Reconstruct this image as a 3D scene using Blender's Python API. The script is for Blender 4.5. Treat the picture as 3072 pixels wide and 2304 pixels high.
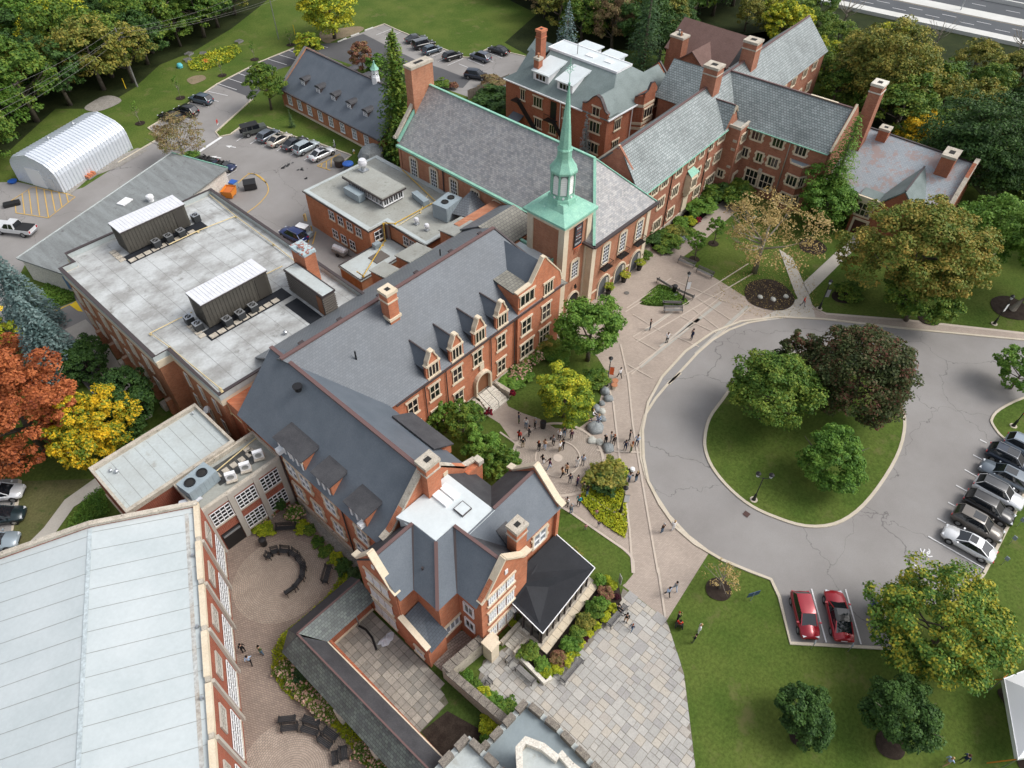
import bpy,math,random
import numpy as np
from mathutils import Vector,Matrix
rnd = random.Random(7)
for o in list(bpy.data.objects): bpy.data.objects.remove(o)
S = bpy.context.scene
COL = S.collection
R = math.radians
# ------------------------------------------------------------------ camera, world, sun, exposure
HEAD,PITCH,ROLL = R(42.0),R(46.97),R(0.61)
_f = Vector((math.cos(HEAD)*math.cos(PITCH),math.sin(HEAD)*math.cos(PITCH),-math.sin(PITCH)))
_r0 = Vector((math.sin(HEAD),-math.cos(HEAD),0)); _u0 = _r0.cross(_f)
_r = _r0*math.cos(ROLL) + _u0*math.sin(ROLL); _u = -_r0*math.sin(ROLL) + _u0*math.cos(ROLL)
cd = bpy.data.cameras.new('camera'); cam = bpy.data.objects.new('camera',cd); COL.objects.link(cam)
m3 = Matrix((_r,_u,-_f)).transposed(); cam.matrix_world = Matrix.Translation((0,0,60)) @ m3.to_4x4()
cd.sensor_width = 36; cd.lens = 36*2130/3072; cd.clip_start = 0.5; cd.clip_end = 3000
S.camera = cam
W = bpy.data.worlds.new('World'); S.world = W; W.use_nodes = True
nt = W.node_tree; bg = nt.nodes['Background']; sky = nt.nodes.new('ShaderNodeTexSky'); sky.sky_type = 'NISHITA'
sky.sun_disc = False; SUN_EL,SUN_AZ = 50,-48
sky.sun_elevation = R(SUN_EL); sky.sun_rotation = R(90-SUN_AZ); sky.dust_density = 4.0; sky.air_density = 1.0; sky.ozone_density = 1.0
hs = nt.nodes.new('ShaderNodeHueSaturation'); hs.inputs['Saturation'].default_value = 0.35
nt.links.new(sky.outputs[0],hs.inputs['Color']); nt.links.new(hs.outputs[0],bg.inputs[0]); bg.inputs[1].default_value = 0.145
sd = bpy.data.lights.new('sun','SUN'); sd.energy = 1.0; sd.angle = R(26); sd.color = (1,0.97,0.92)
sun = bpy.data.objects.new('sun',sd); COL.objects.link(sun)
_d = Vector((math.cos(R(SUN_AZ))*math.cos(R(SUN_EL)),math.sin(R(SUN_AZ))*math.cos(R(SUN_EL)),math.sin(R(SUN_EL))))
sun.rotation_euler = _d.to_track_quat('Z','Y').to_euler(); sun.location = (60,20,90)
S.view_settings.view_transform = 'Standard'; S.view_settings.look = 'None'; S.view_settings.gamma = 1
S.view_settings.exposure = 0.55
S.render.resolution_x,S.render.resolution_y = 1024,768
# ------------------------------------------------------------------ materials
def _mat(name):
    m = bpy.data.materials.new(name); m.use_nodes = True
    return m,m.node_tree,m.node_tree.nodes['Principled BSDF']
def flat(name,c,rough=0.6,metal=0.0,spec=0.5,trans=0.0,coat=0.0,emit=None):
    m,t,b = _mat(name); b.inputs['Base Color'].default_value = (*c,1); b.inputs['Roughness'].default_value = rough
    b.inputs['Metallic'].default_value = metal; b.inputs['Specular IOR Level'].default_value = spec
    b.inputs['Transmission Weight'].default_value = trans; b.inputs['Coat Weight'].default_value = coat
    m.diffuse_color = (*c,1)
    return m
def _ramp(t,fac,cols):
    r = t.nodes.new('ShaderNodeValToRGB'); t.links.new(fac,r.inputs[0]); e = r.color_ramp.elements
    while len(e) < len(cols): e.new(0.5)
    for i,(p,c) in enumerate(cols): e[i].position = p; e[i].color = (*c,1)
    return r.outputs[0]
def _noise(t,vec,scale,detail=4,rough=0.6,w=None):
    n = t.nodes.new('ShaderNodeTexNoise'); n.inputs['Scale'].default_value = scale; n.inputs['Detail'].default_value = detail
    n.inputs['Roughness'].default_value = rough; t.links.new(vec,n.inputs['Vector']); return n.outputs[0]
def _mix(t,fac,a,b,mode='MIX'):
    x = t.nodes.new('ShaderNodeMix'); x.data_type = 'RGBA'; x.blend_type = mode
    for k,v in ((0,fac),(6,a),(7,b)):
        if hasattr(v,'default_value') or hasattr(v,'links'): t.links.new(v,x.inputs[k])
        else: x.inputs[k].default_value = v if k == 0 else (*v,1)
    return x.outputs[2]
def _pos(t,scale=(1,1,1),rot=0,loc=(0,0,0)):
    g = t.nodes.new('ShaderNodeNewGeometry'); mp = t.nodes.new('ShaderNodeMapping'); mp.inputs['Scale'].default_value = scale
    mp.inputs['Rotation'].default_value = (0,0,rot); mp.inputs['Location'].default_value = loc
    t.links.new(g.outputs['Position'],mp.inputs[0]); return mp.outputs[0]
def _bump(t,b,h,s,d=0.02):
    n = t.nodes.new('ShaderNodeBump'); n.inputs['Strength'].default_value = s; n.inputs['Distance'].default_value = d
    t.links.new(h,n.inputs['Height']); t.links.new(n.outputs[0],b.inputs['Normal'])
def mottled(name,c1,c2,big=0.15,fine=6,c3=None,rough=0.85,bump=0.15,stretch=(1,1,1),rot=0,k=(0.35,0.65),fineamt=0.35,spec=0.3):
    m,t,b = _mat(name); v = _pos(t,stretch,rot)
    n = _noise(t,v,big,6,0.65); col = _ramp(t,n,[(k[0],c1),(k[1],c2)])
    n2 = _noise(t,_pos(t),fine,5,0.7)
    f = _ramp(t,n2,[(0.3,(1-fineamt,)*3),(0.7,(1+fineamt*0.6,)*3)]); col = _mix(t,1.0,col,f,'MULTIPLY')
    if c3:
        n3 = _noise(t,_pos(t,loc=(31,7,3)),big*2.3,5,0.7); a = _ramp(t,n3,[(0.58,(0,0,0)),(0.72,(1,1,1))]); col = _mix(t,a,col,c3)
    t.links.new(col,b.inputs['Base Color']); b.inputs['Roughness'].default_value = rough; b.inputs['Specular IOR Level'].default_value = spec
    if bump: _bump(t,b,n2,bump,0.03)
    m.diffuse_color = (*c1,1); return m
def tiled(name,c1,c2,cm,w,h,mortar=0.012,uv=True,rot=0,rough=0.55,stain=0.3,spec=0.5,off=0.5,bias=0.0,patch=None,bump=0.4,big=0.2):
    m,t,b = _mat(name)
    if uv:
        tc = t.nodes.new('ShaderNodeTexCoord'); vec = tc.outputs['UV']
    else: vec = _pos(t,rot=rot)
    br = t.nodes.new('ShaderNodeTexBrick'); t.links.new(vec,br.inputs['Vector']); br.offset = off
    br.inputs['Color1'].default_value = (*c1,1); br.inputs['Color2'].default_value = (*c2,1); br.inputs['Mortar'].default_value = (*cm,1)
    br.inputs['Scale'].default_value = 1; br.inputs['Mortar Size'].default_value = mortar; br.inputs['Brick Width'].default_value = w; br.inputs['Row Height'].default_value = h
    br.inputs['Bias'].default_value = bias; br.inputs['Mortar Smooth'].default_value = 0.3
    n = _noise(t,_pos(t),big,6,0.7); f = _ramp(t,n,[(0.3,(1-stain,)*3),(0.7,(1+stain*0.7,)*3)])
    col = _mix(t,1.0,br.outputs[0],f,'MULTIPLY')
    if patch:
        n3 = _noise(t,_pos(t,(1,1,1),0,(9,4,2)),0.5,6,0.8); a = _ramp(t,n3,[(0.5,(0,0,0)),(0.56,(1,1,1))]); col = _mix(t,a,col,_mix(t,1.0,patch,f,'MULTIPLY'))
    t.links.new(col,b.inputs['Base Color']); b.inputs['Roughness'].default_value = rough; b.inputs['Specular IOR Level'].default_value = spec
    _bump(t,b,br.outputs['Fac'],-bump if bump else 0,0.02)
    m.diffuse_color = (*c1,1); return m
def leafmat(name,cols,rough=0.6,scale=0.5):
    """per-leaf variation by mesh island, plus broad drifts over the crown"""
    m,t,b = _mat(name); g = t.nodes.new('ShaderNodeNewGeometry'); oi = t.nodes.new('ShaderNodeObjectInfo')
    n = _noise(t,g.outputs['Position'],scale,3,0.6)
    a = t.nodes.new('ShaderNodeMath'); a.operation = 'MULTIPLY_ADD'; t.links.new(g.outputs['Random Per Island'],a.inputs[0]); a.inputs[1].default_value = 0.55
    s = t.nodes.new('ShaderNodeMath'); s.operation = 'MULTIPLY_ADD'; t.links.new(n,s.inputs[0]); s.inputs[1].default_value = 1.5; s.inputs[2].default_value = -0.52
    t.links.new(s.outputs[0],a.inputs[2])
    q = t.nodes.new('ShaderNodeMath'); q.operation = 'MULTIPLY_ADD'; t.links.new(oi.outputs['Random'],q.inputs[0]); q.inputs[1].default_value = 0.16; t.links.new(a.outputs[0],q.inputs[2])
    k = len(cols); col = _ramp(t,q.outputs[0],[(0.08+0.84*i/(k-1),c) for i,c in enumerate(cols)])
    t.links.new(col,b.inputs['Base Color']); b.inputs['Roughness'].default_value = rough; b.inputs['Specular IOR Level'].default_value = 0.25
    tr = t.nodes.new('ShaderNodeBsdfTranslucent'); t.links.new(col,tr.inputs[0]); ms = t.nodes.new('ShaderNodeMixShader'); ms.inputs[0].default_value = 0.22
    out = t.nodes['Material Output']; t.links.new(b.outputs[0],ms.inputs[1]); t.links.new(tr.outputs[0],ms.inputs[2]); t.links.new(ms.outputs[0],out.inputs[0])
    m.diffuse_color = (*cols[len(cols)//2],1); return m
class M: pass
def brick(name,c1,c2,weather=(0.16,0.09,0.07),k=0.5):
    m,t,b = _mat(name)
    g = t.nodes.new('ShaderNodeNewGeometry'); sp = t.nodes.new('ShaderNodeSeparateXYZ'); t.links.new(g.outputs['Position'],sp.inputs[0])
    ad = t.nodes.new('ShaderNodeMath'); ad.operation = 'ADD'; t.links.new(sp.outputs[0],ad.inputs[0]); t.links.new(sp.outputs[1],ad.inputs[1])
    cb = t.nodes.new('ShaderNodeCombineXYZ'); t.links.new(ad.outputs[0],cb.inputs[0]); t.links.new(sp.outputs[2],cb.inputs[1])
    br = t.nodes.new('ShaderNodeTexBrick'); t.links.new(cb.outputs[0],br.inputs[0]); br.inputs['Scale'].default_value = 1
    br.inputs['Brick Width'].default_value = 0.33; br.inputs['Row Height'].default_value = 0.11; br.inputs['Mortar Size'].default_value = 0.008
    br.inputs['Color1'].default_value = (*c1,1); br.inputs['Color2'].default_value = (*c2,1); br.inputs['Mortar'].default_value = (0.4,0.28,0.2,1)
    n = _noise(t,_pos(t,(1,1,0.5)),0.45,7,0.75); f = _ramp(t,n,[(0.3,(0.72,)*3),(0.68,(1.16,)*3)]); col = _mix(t,1.0,br.outputs[0],f,'MULTIPLY')
    n3 = _noise(t,_pos(t,(1.5,1.5,0.35),0,(5,3,1)),0.9,6,0.75); a = _ramp(t,n3,[(0.55,(0,0,0)),(0.8,(k,k,k))]); col = _mix(t,a,col,weather)
    t.links.new(col,b.inputs['Base Color']); b.inputs['Roughness'].default_value = 0.9; b.inputs['Specular IOR Level'].default_value = 0.2
    _bump(t,b,br.outputs['Fac'],-0.3,0.01); m.diffuse_color = (*c1,1); return m
M.brick_red = brick('red brick',(0.53,0.19,0.095),(0.44,0.14,0.07))
M.brick_hall = brick('hall brick',(0.38,0.12,0.06),(0.30,0.085,0.045))
M.brick_tan = brick('tan brick',(0.47,0.215,0.125),(0.40,0.16,0.09))
M.brick_res = brick('residence brick',(0.38,0.155,0.095),(0.30,0.11,0.07))
M.brick_flat = brick('orange brick',(0.48,0.20,0.10),(0.41,0.155,0.075))
M.brick_gym = brick('gym brick',(0.33,0.085,0.05),(0.27,0.065,0.04),k=0.2)
M.brick_brown = brick('brown brick',(0.30,0.115,0.065),(0.24,0.08,0.045))
M.stone = mottled('cream stone',(0.62,0.52,0.38),(0.70,0.61,0.47),0.8,9,rough=0.85,fineamt=0.15)
M.stone_old = mottled('weathered stone',(0.42,0.37,0.30),(0.56,0.51,0.43),1.2,10,c3=(0.14,0.12,0.105),fineamt=0.35)
M.stone_dark = mottled('lichened coping stone',(0.17,0.15,0.13),(0.27,0.24,0.2),3,12,c3=(0.07,0.06,0.055),fineamt=0.5)
M.stone_white = mottled('white weathered stone',(0.62,0.58,0.5),(0.72,0.68,0.6),1.2,10,c3=(0.2,0.18,0.16),fineamt=0.35)
M.slate = tiled('blue grey slate',(0.075,0.092,0.112),(0.1,0.118,0.14),(0.045,0.055,0.07),0.34,0.24,0.016,rough=0.5,stain=0.18,bump=0.25)
M.slate_flat = mottled('smooth slate',(0.095,0.115,0.138),(0.12,0.14,0.165),0.5,9,rough=0.45,fineamt=0.2,spec=0.5,bump=0.08)
M.slate_back = tiled('old patterned slate',(0.16,0.175,0.19),(0.2,0.215,0.23),(0.09,0.1,0.11),0.42,0.36,0.03,rough=0.5,stain=0.15)
M.slate_res = tiled('green grey slate',(0.2,0.235,0.235),(0.30,0.335,0.335),(0.07,0.085,0.085),0.42,0.36,0.035,rough=0.5,stain=0.3)
M.slate_chapel = tiled('mixed purple grey slate',(0.25,0.255,0.265),(0.41,0.395,0.38),(0.2,0.2,0.205),0.36,0.24,0.016,rough=0.5,stain=0.22,big=0.9)
M.slate_low = tiled('patched rose and grey shingle',(0.30,0.34,0.37),(0.35,0.38,0.41),(0.2,0.22,0.24),0.5,0.26,0.02,rough=0.5,stain=0.12,patch=(0.33,0.26,0.245))
M.slate_hall = mottled('grey green shingle',(0.15,0.19,0.185),(0.2,0.245,0.24),0.5,8,rough=0.6,fineamt=0.25)
M.slate_brown = mottled('brown shingle',(0.15,0.09,0.075),(0.18,0.11,0.095),0.6,8,rough=0.8,fineamt=0.3)
M.slate_old = tiled('old tan shingle',(0.2,0.19,0.16),(0.26,0.25,0.21),(0.1,0.1,0.09),0.5,0.4,0.035,rough=0.6,stain=0.3)
M.slate_cloister = tiled('mossy cloister slate',(0.075,0.088,0.088),(0.135,0.165,0.145),(0.045,0.05,0.053),0.32,0.24,0.02,rough=0.45,stain=0.35,big=0.5)
M.slate_dark = mottled('charcoal felt shingle and shaded slate',(0.05,0.05,0.055),(0.075,0.075,0.08),0.8,10,rough=0.6,fineamt=0.3)  # also used on slate slopes facing away, shade put into the colour
M.black_roof = mottled('black membrane',(0.012,0.014,0.018),(0.018,0.02,0.025),0.6,8,rough=0.7,fineamt=0.2)
M.flatroof = mottled('mottled grey membrane roof',(0.5,0.52,0.52),(0.30,0.30,0.29),0.22,4,c3=(0.2,0.195,0.18),stretch=(1,1.6,1),rot=0.3,rough=0.8,fineamt=0.12,k=(0.4,0.62),bump=0.02)
M.flatroof2 = mottled('pale membrane roof',(0.48,0.53,0.53),(0.42,0.45,0.44),0.3,4,rough=0.7,fineamt=0.1,bump=0.02,c3=(0.33,0.33,0.3))
M.flatroof3 = mottled('stained tan membrane',(0.36,0.37,0.34),(0.3,0.3,0.27),0.4,4,c3=(0.2,0.2,0.17),fineamt=0.12,bump=0.02)
M.gymroof = mottled('pale blue white membrane',(0.44,0.49,0.5),(0.5,0.545,0.555),0.2,3,rough=0.55,fineamt=0.05,bump=0.01)
M.whiteroof = mottled('white membrane',(0.62,0.67,0.68),(0.56,0.61,0.62),0.4,3,rough=0.5,fineamt=0.06,bump=0.01)
M.poolroof = mottled('ponded dark membrane',(0.05,0.05,0.048),(0.09,0.09,0.085),0.5,4,rough=0.3,fineamt=0.2,bump=0.0)
M.garageroof = mottled('streaked grey felt',(0.24,0.26,0.26),(0.17,0.18,0.18),0.5,5,c3=(0.12,0.12,0.12),stretch=(2.6,0.35,1),rot=0.6,fineamt=0.15,bump=0.02)
M.copper = mottled('verdigris copper',(0.29,0.55,0.42),(0.22,0.46,0.36),0.9,7,c3=(0.4,0.63,0.5),rough=0.55,fineamt=0.2)
M.darktrim = flat('brown black metal trim',(0.055,0.042,0.042),0.5)
M.redtrim = flat('red brown ridge tile',(0.13,0.075,0.07),0.6)
M.white = flat('white paint',(0.78,0.79,0.8),0.5)
M.glass = flat('dark window glass',(0.012,0.014,0.018),0.08,spec=0.9)
M.glass_pale = flat('curtained window glass',(0.25,0.27,0.29),0.15,spec=0.7)
M.louvre = flat('white louvres',(0.8,0.8,0.78),0.6)
M.grass = mottled('mown grass',(0.068,0.112,0.02),(0.105,0.14,0.03),0.12,3.5,c3=(0.135,0.135,0.05),rough=0.95,fineamt=0.38,bump=0.5,k=(0.4,0.62),spec=0.1)
M.grass_dark = mottled('dark grass',(0.04,0.07,0.014),(0.06,0.095,0.02),0.3,4,c3=(0.09,0.085,0.035),fineamt=0.4,bump=0.4,spec=0.1)  # darker green than the mown lawns
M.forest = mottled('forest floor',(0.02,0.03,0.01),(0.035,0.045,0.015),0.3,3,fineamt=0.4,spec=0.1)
M.mulch = mottled('dark mulch',(0.028,0.02,0.016),(0.05,0.038,0.03),1.5,14,fineamt=0.5,spec=0.1)
def asphalt(name,c1,c2,cracks=True):
    m,t,b = _mat(name); n = _noise(t,_pos(t),0.12,5,0.6); col = _ramp(t,n,[(0.35,c1),(0.66,c2)])
    n2 = _noise(t,_pos(t),14,4,0.8); col = _mix(t,1.0,col,_ramp(t,n2,[(0.3,(0.86,)*3),(0.7,(1.1,)*3)]),'MULTIPLY')
    if cracks:
        wn = t.nodes.new('ShaderNodeTexNoise'); wn.inputs['Scale'].default_value = 0.35; wn.inputs['Detail'].default_value = 6; p = _pos(t); t.links.new(p,wn.inputs[0])
        mx = t.nodes.new('ShaderNodeVectorMath'); mx.operation = 'MULTIPLY_ADD'; t.links.new(wn.outputs[1],mx.inputs[0]); mx.inputs[1].default_value = (5,5,0); t.links.new(p,mx.inputs[2])
        vo = t.nodes.new('ShaderNodeTexVoronoi'); vo.feature = 'DISTANCE_TO_EDGE'; vo.inputs['Scale'].default_value = 0.085; t.links.new(mx.outputs[0],vo.inputs['Vector'])
        a = _ramp(t,vo.outputs['Distance'],[(0.0,(0.5,0.5,0.5)),(0.0035,(1,1,1))]); col = _mix(t,1.0,col,a,'MULTIPLY')
    t.links.new(col,b.inputs['Base Color']); b.inputs['Roughness'].default_value = 0.9; b.inputs['Specular IOR Level'].default_value = 0.25
    _bump(t,b,n2,0.15,0.02); m.diffuse_color = (*c1,1); return m
M.asphalt = asphalt('aged asphalt',(0.235,0.222,0.212),(0.29,0.278,0.268))
M.asphalt_dark = asphalt('fresh asphalt',(0.085,0.085,0.09),(0.105,0.105,0.11),False)
M.asphalt_hwy = asphalt('highway asphalt',(0.085,0.092,0.10),(0.1,0.107,0.115),False)
M.concrete = mottled('concrete',(0.42,0.39,0.34),(0.48,0.45,0.4),0.4,8,fineamt=0.12,bump=0.05)
M.concrete_pale = mottled('pale bridge concrete',(0.62,0.62,0.59),(0.55,0.55,0.52),0.2,5,fineamt=0.08,bump=0.02)
M.kerb = mottled('kerb concrete',(0.5,0.44,0.34),(0.56,0.5,0.41),0.8,9,fineamt=0.15,bump=0.05)
M.paver = tiled('rose clay pavers',(0.43,0.36,0.305),(0.36,0.305,0.26),(0.27,0.22,0.18),0.24,0.12,0.012,uv=False,rot=0.785,rough=0.9,stain=0.14,spec=0.2,bump=0.1)
M.paver2 = tiled('grey clay pavers',(0.39,0.34,0.3),(0.31,0.27,0.24),(0.17,0.14,0.12),0.42,0.22,0.024,uv=False,rot=0.2,rough=0.9,stain=0.15,spec=0.2,bump=0.1)
M.band = mottled('pale banding stone',(0.53,0.45,0.37),(0.47,0.41,0.35),1.2,9,fineamt=0.12,bump=0.03)
M.band_grey = mottled('grey banding stone',(0.36,0.35,0.31),(0.41,0.39,0.35),1.2,9,fineamt=0.15,bump=0.03)
M.line_white = mottled('white road paint',(0.74,0.74,0.74),(0.66,0.66,0.66),2,12,fineamt=0.12,bump=0)
M.line_yellow = mottled('yellow road paint',(0.66,0.42,0.1),(0.58,0.37,0.1),2,12,fineamt=0.2,bump=0)
M.line_bright = flat('bright yellow paint',(0.8,0.55,0.02),0.7)
M.water = mottled('teal canal water',(0.035,0.105,0.085),(0.05,0.125,0.1),0.15,3,rough=0.12,fineamt=0.1,bump=0.06,spec=0.5)
M.gravel = mottled('grey gravel',(0.33,0.31,0.28),(0.25,0.23,0.2),1.2,9,c3=(0.4,0.38,0.34),fineamt=0.5,bump=0.5)
M.earth = mottled('bare earth',(0.26,0.2,0.13),(0.2,0.16,0.1),0.6,6,c3=(0.11,0.13,0.04),fineamt=0.35)
M.bark = mottled('bark',(0.11,0.09,0.07),(0.16,0.135,0.11),2,12,fineamt=0.4)
M.bark_pale = mottled('pale bark',(0.3,0.27,0.22),(0.22,0.19,0.15),2,12,fineamt=0.3)
M.wood_grey = mottled('weathered grey timber',(0.19,0.185,0.18),(0.26,0.25,0.24),2,14,fineamt=0.3)
M.wood_dark = mottled('dark timber',(0.05,0.045,0.04),(0.08,0.07,0.06),2,14,fineamt=0.3)
M.black = flat('black painted metal',(0.012,0.012,0.013),0.4)
M.bench_black = flat('black bench slats',(0.022,0.022,0.024),0.5)
M.steel = flat('galvanised steel',(0.5,0.52,0.54),0.35,0.8)
M.acgrey = mottled('grey painted unit casing',(0.3,0.36,0.39),(0.26,0.31,0.34),0.8,5,fineamt=0.08,bump=0)
M.cabin = mottled('dark bronze cladding',(0.07,0.065,0.055),(0.09,0.083,0.07),0.8,6,fineamt=0.12,bump=0,rough=0.5)
M.cabin_roof = mottled('pale seamed metal roof',(0.62,0.63,0.66),(0.7,0.71,0.74),1.2,4,fineamt=0.05,bump=0,rough=0.35)
M.louvred = flat('brown louvre cladding',(0.13,0.115,0.1),0.7)
M.gaspipe = flat('yellow gas pipe',(0.6,0.38,0.05),0.5)
M.gaspipe_tan = flat('faded yellow pipe',(0.62,0.5,0.27),0.6)
M.quonset = flat('ribbed pale steel',(0.66,0.7,0.75),0.35,0.3)
M.orange = flat('orange steel',(0.75,0.25,0.03),0.5)
M.signred = flat('sign red',(0.6,0.02,0.02),0.5)
M.banner_or = flat('orange banner',(0.8,0.13,0.03),0.7)
M.banner_bk = flat('black banner',(0.022,0.02,0.028),0.7)
M.text_white = flat('white lettering',(0.75,0.75,0.75),0.7)
M.text_red = flat('dull red lettering',(0.35,0.11,0.09),0.7)
M.text_grey = flat('grey lettering',(0.22,0.22,0.23),0.7)
M.door = flat('dark red door',(0.07,0.02,0.015),0.5)
M.door_wood = flat('brown timber door',(0.2,0.08,0.035),0.6)
M.void = flat('unlit opening',(0.02,0.019,0.018),0.9)
M.rock = mottled('grey boulder',(0.2,0.22,0.225),(0.3,0.32,0.32),1.5,8,c3=(0.38,0.39,0.37),fineamt=0.3,bump=0.4)
M.rock_pale = mottled('pale boulder',(0.42,0.43,0.39),(0.5,0.5,0.45),1.5,8,fineamt=0.3,bump=0.4)
M.terracotta = flat('terracotta',(0.42,0.18,0.09),0.8)
M.tent = flat('white tent fabric',(0.82,0.83,0.84),0.6)
M.tarp = flat('crumpled white tarp',(0.6,0.62,0.66),0.5)
M.rust = mottled('rusty cap',(0.3,0.1,0.07),(0.4,0.5,0.52),3,9,fineamt=0.2,k=(0.42,0.5))
M.fence = mottled('grey brown fence',(0.13,0.11,0.09),(0.18,0.155,0.13),2,10,fineamt=0.3)
M.blue = flat('blue plastic',(0.02,0.1,0.4),0.5)
M.flower_pink = leafmat('hydrangea heads',[(0.5,0.27,0.2),(0.62,0.38,0.28),(0.66,0.48,0.38)],0.9)
M.flower_red = leafmat('red blooms',[(0.3,0.01,0.03),(0.45,0.02,0.05)],0.9)
# foliage palettes
LG = dict(
 green=[(0.028,0.07,0.010),(0.05,0.115,0.016),(0.085,0.165,0.022),(0.12,0.2,0.03)],
 deep=[(0.010,0.028,0.008),(0.02,0.05,0.012),(0.035,0.075,0.016),(0.05,0.1,0.02)],
 mid=[(0.02,0.05,0.008),(0.04,0.09,0.012),(0.075,0.13,0.018),(0.14,0.18,0.025)],
 olive=[(0.035,0.055,0.012),(0.07,0.095,0.018),(0.13,0.14,0.025),(0.24,0.2,0.04)],
 yellowing=[(0.05,0.1,0.012),(0.1,0.16,0.016),(0.24,0.27,0.02),(0.45,0.4,0.03)],
 lime=[(0.1,0.17,0.012),(0.2,0.27,0.015),(0.36,0.4,0.02),(0.5,0.5,0.03)],
 gold=[(0.07,0.14,0.018),(0.16,0.22,0.02),(0.6,0.42,0.02),(0.8,0.5,0.02)],
 goldtip=[(0.03,0.075,0.012),(0.05,0.11,0.018),(0.085,0.15,0.022),(0.28,0.25,0.025)],
 rust=[(0.14,0.035,0.018),(0.26,0.07,0.025),(0.40,0.12,0.04),(0.5,0.17,0.06)],
 purple=[(0.018,0.028,0.010),(0.035,0.055,0.014),(0.06,0.07,0.022),(0.12,0.045,0.03)],
 tan=[(0.16,0.16,0.04),(0.32,0.24,0.08),(0.45,0.32,0.12),(0.5,0.38,0.18)],
 orange=[(0.05,0.09,0.014),(0.09,0.125,0.02),(0.15,0.15,0.028),(0.27,0.19,0.04)],
 bluespruce=[(0.05,0.09,0.085),(0.09,0.15,0.145),(0.15,0.22,0.21),(0.22,0.29,0.28)],
 spruce=[(0.012,0.035,0.014),(0.022,0.055,0.02),(0.04,0.08,0.028),(0.06,0.1,0.035)],
 brown=[(0.08,0.05,0.03),(0.15,0.1,0.05),(0.2,0.15,0.07),(0.12,0.13,0.04)],
 wine=[(0.04,0.008,0.015),(0.08,0.015,0.03)],
 bronze=[(0.1,0.04,0.03),(0.2,0.09,0.06),(0.14,0.12,0.04)],
 silver=[(0.2,0.24,0.24),(0.32,0.36,0.36)],
 palm=[(0.06,0.12,0.015),(0.16,0.22,0.02),(0.35,0.32,0.04)])
FB = {'rust': 1.1,'gold': 1.0,'lime': 1.0,'silver': 1.0,'tan': 1.0,'wine': 1.0,'bluespruce': 1.05,'purple': 1.25}
LM = {k: leafmat('foliage '+k,[tuple(c*FB.get(k,1.5) for c in q_) for q_ in v]) for k,v in LG.items()}
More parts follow.
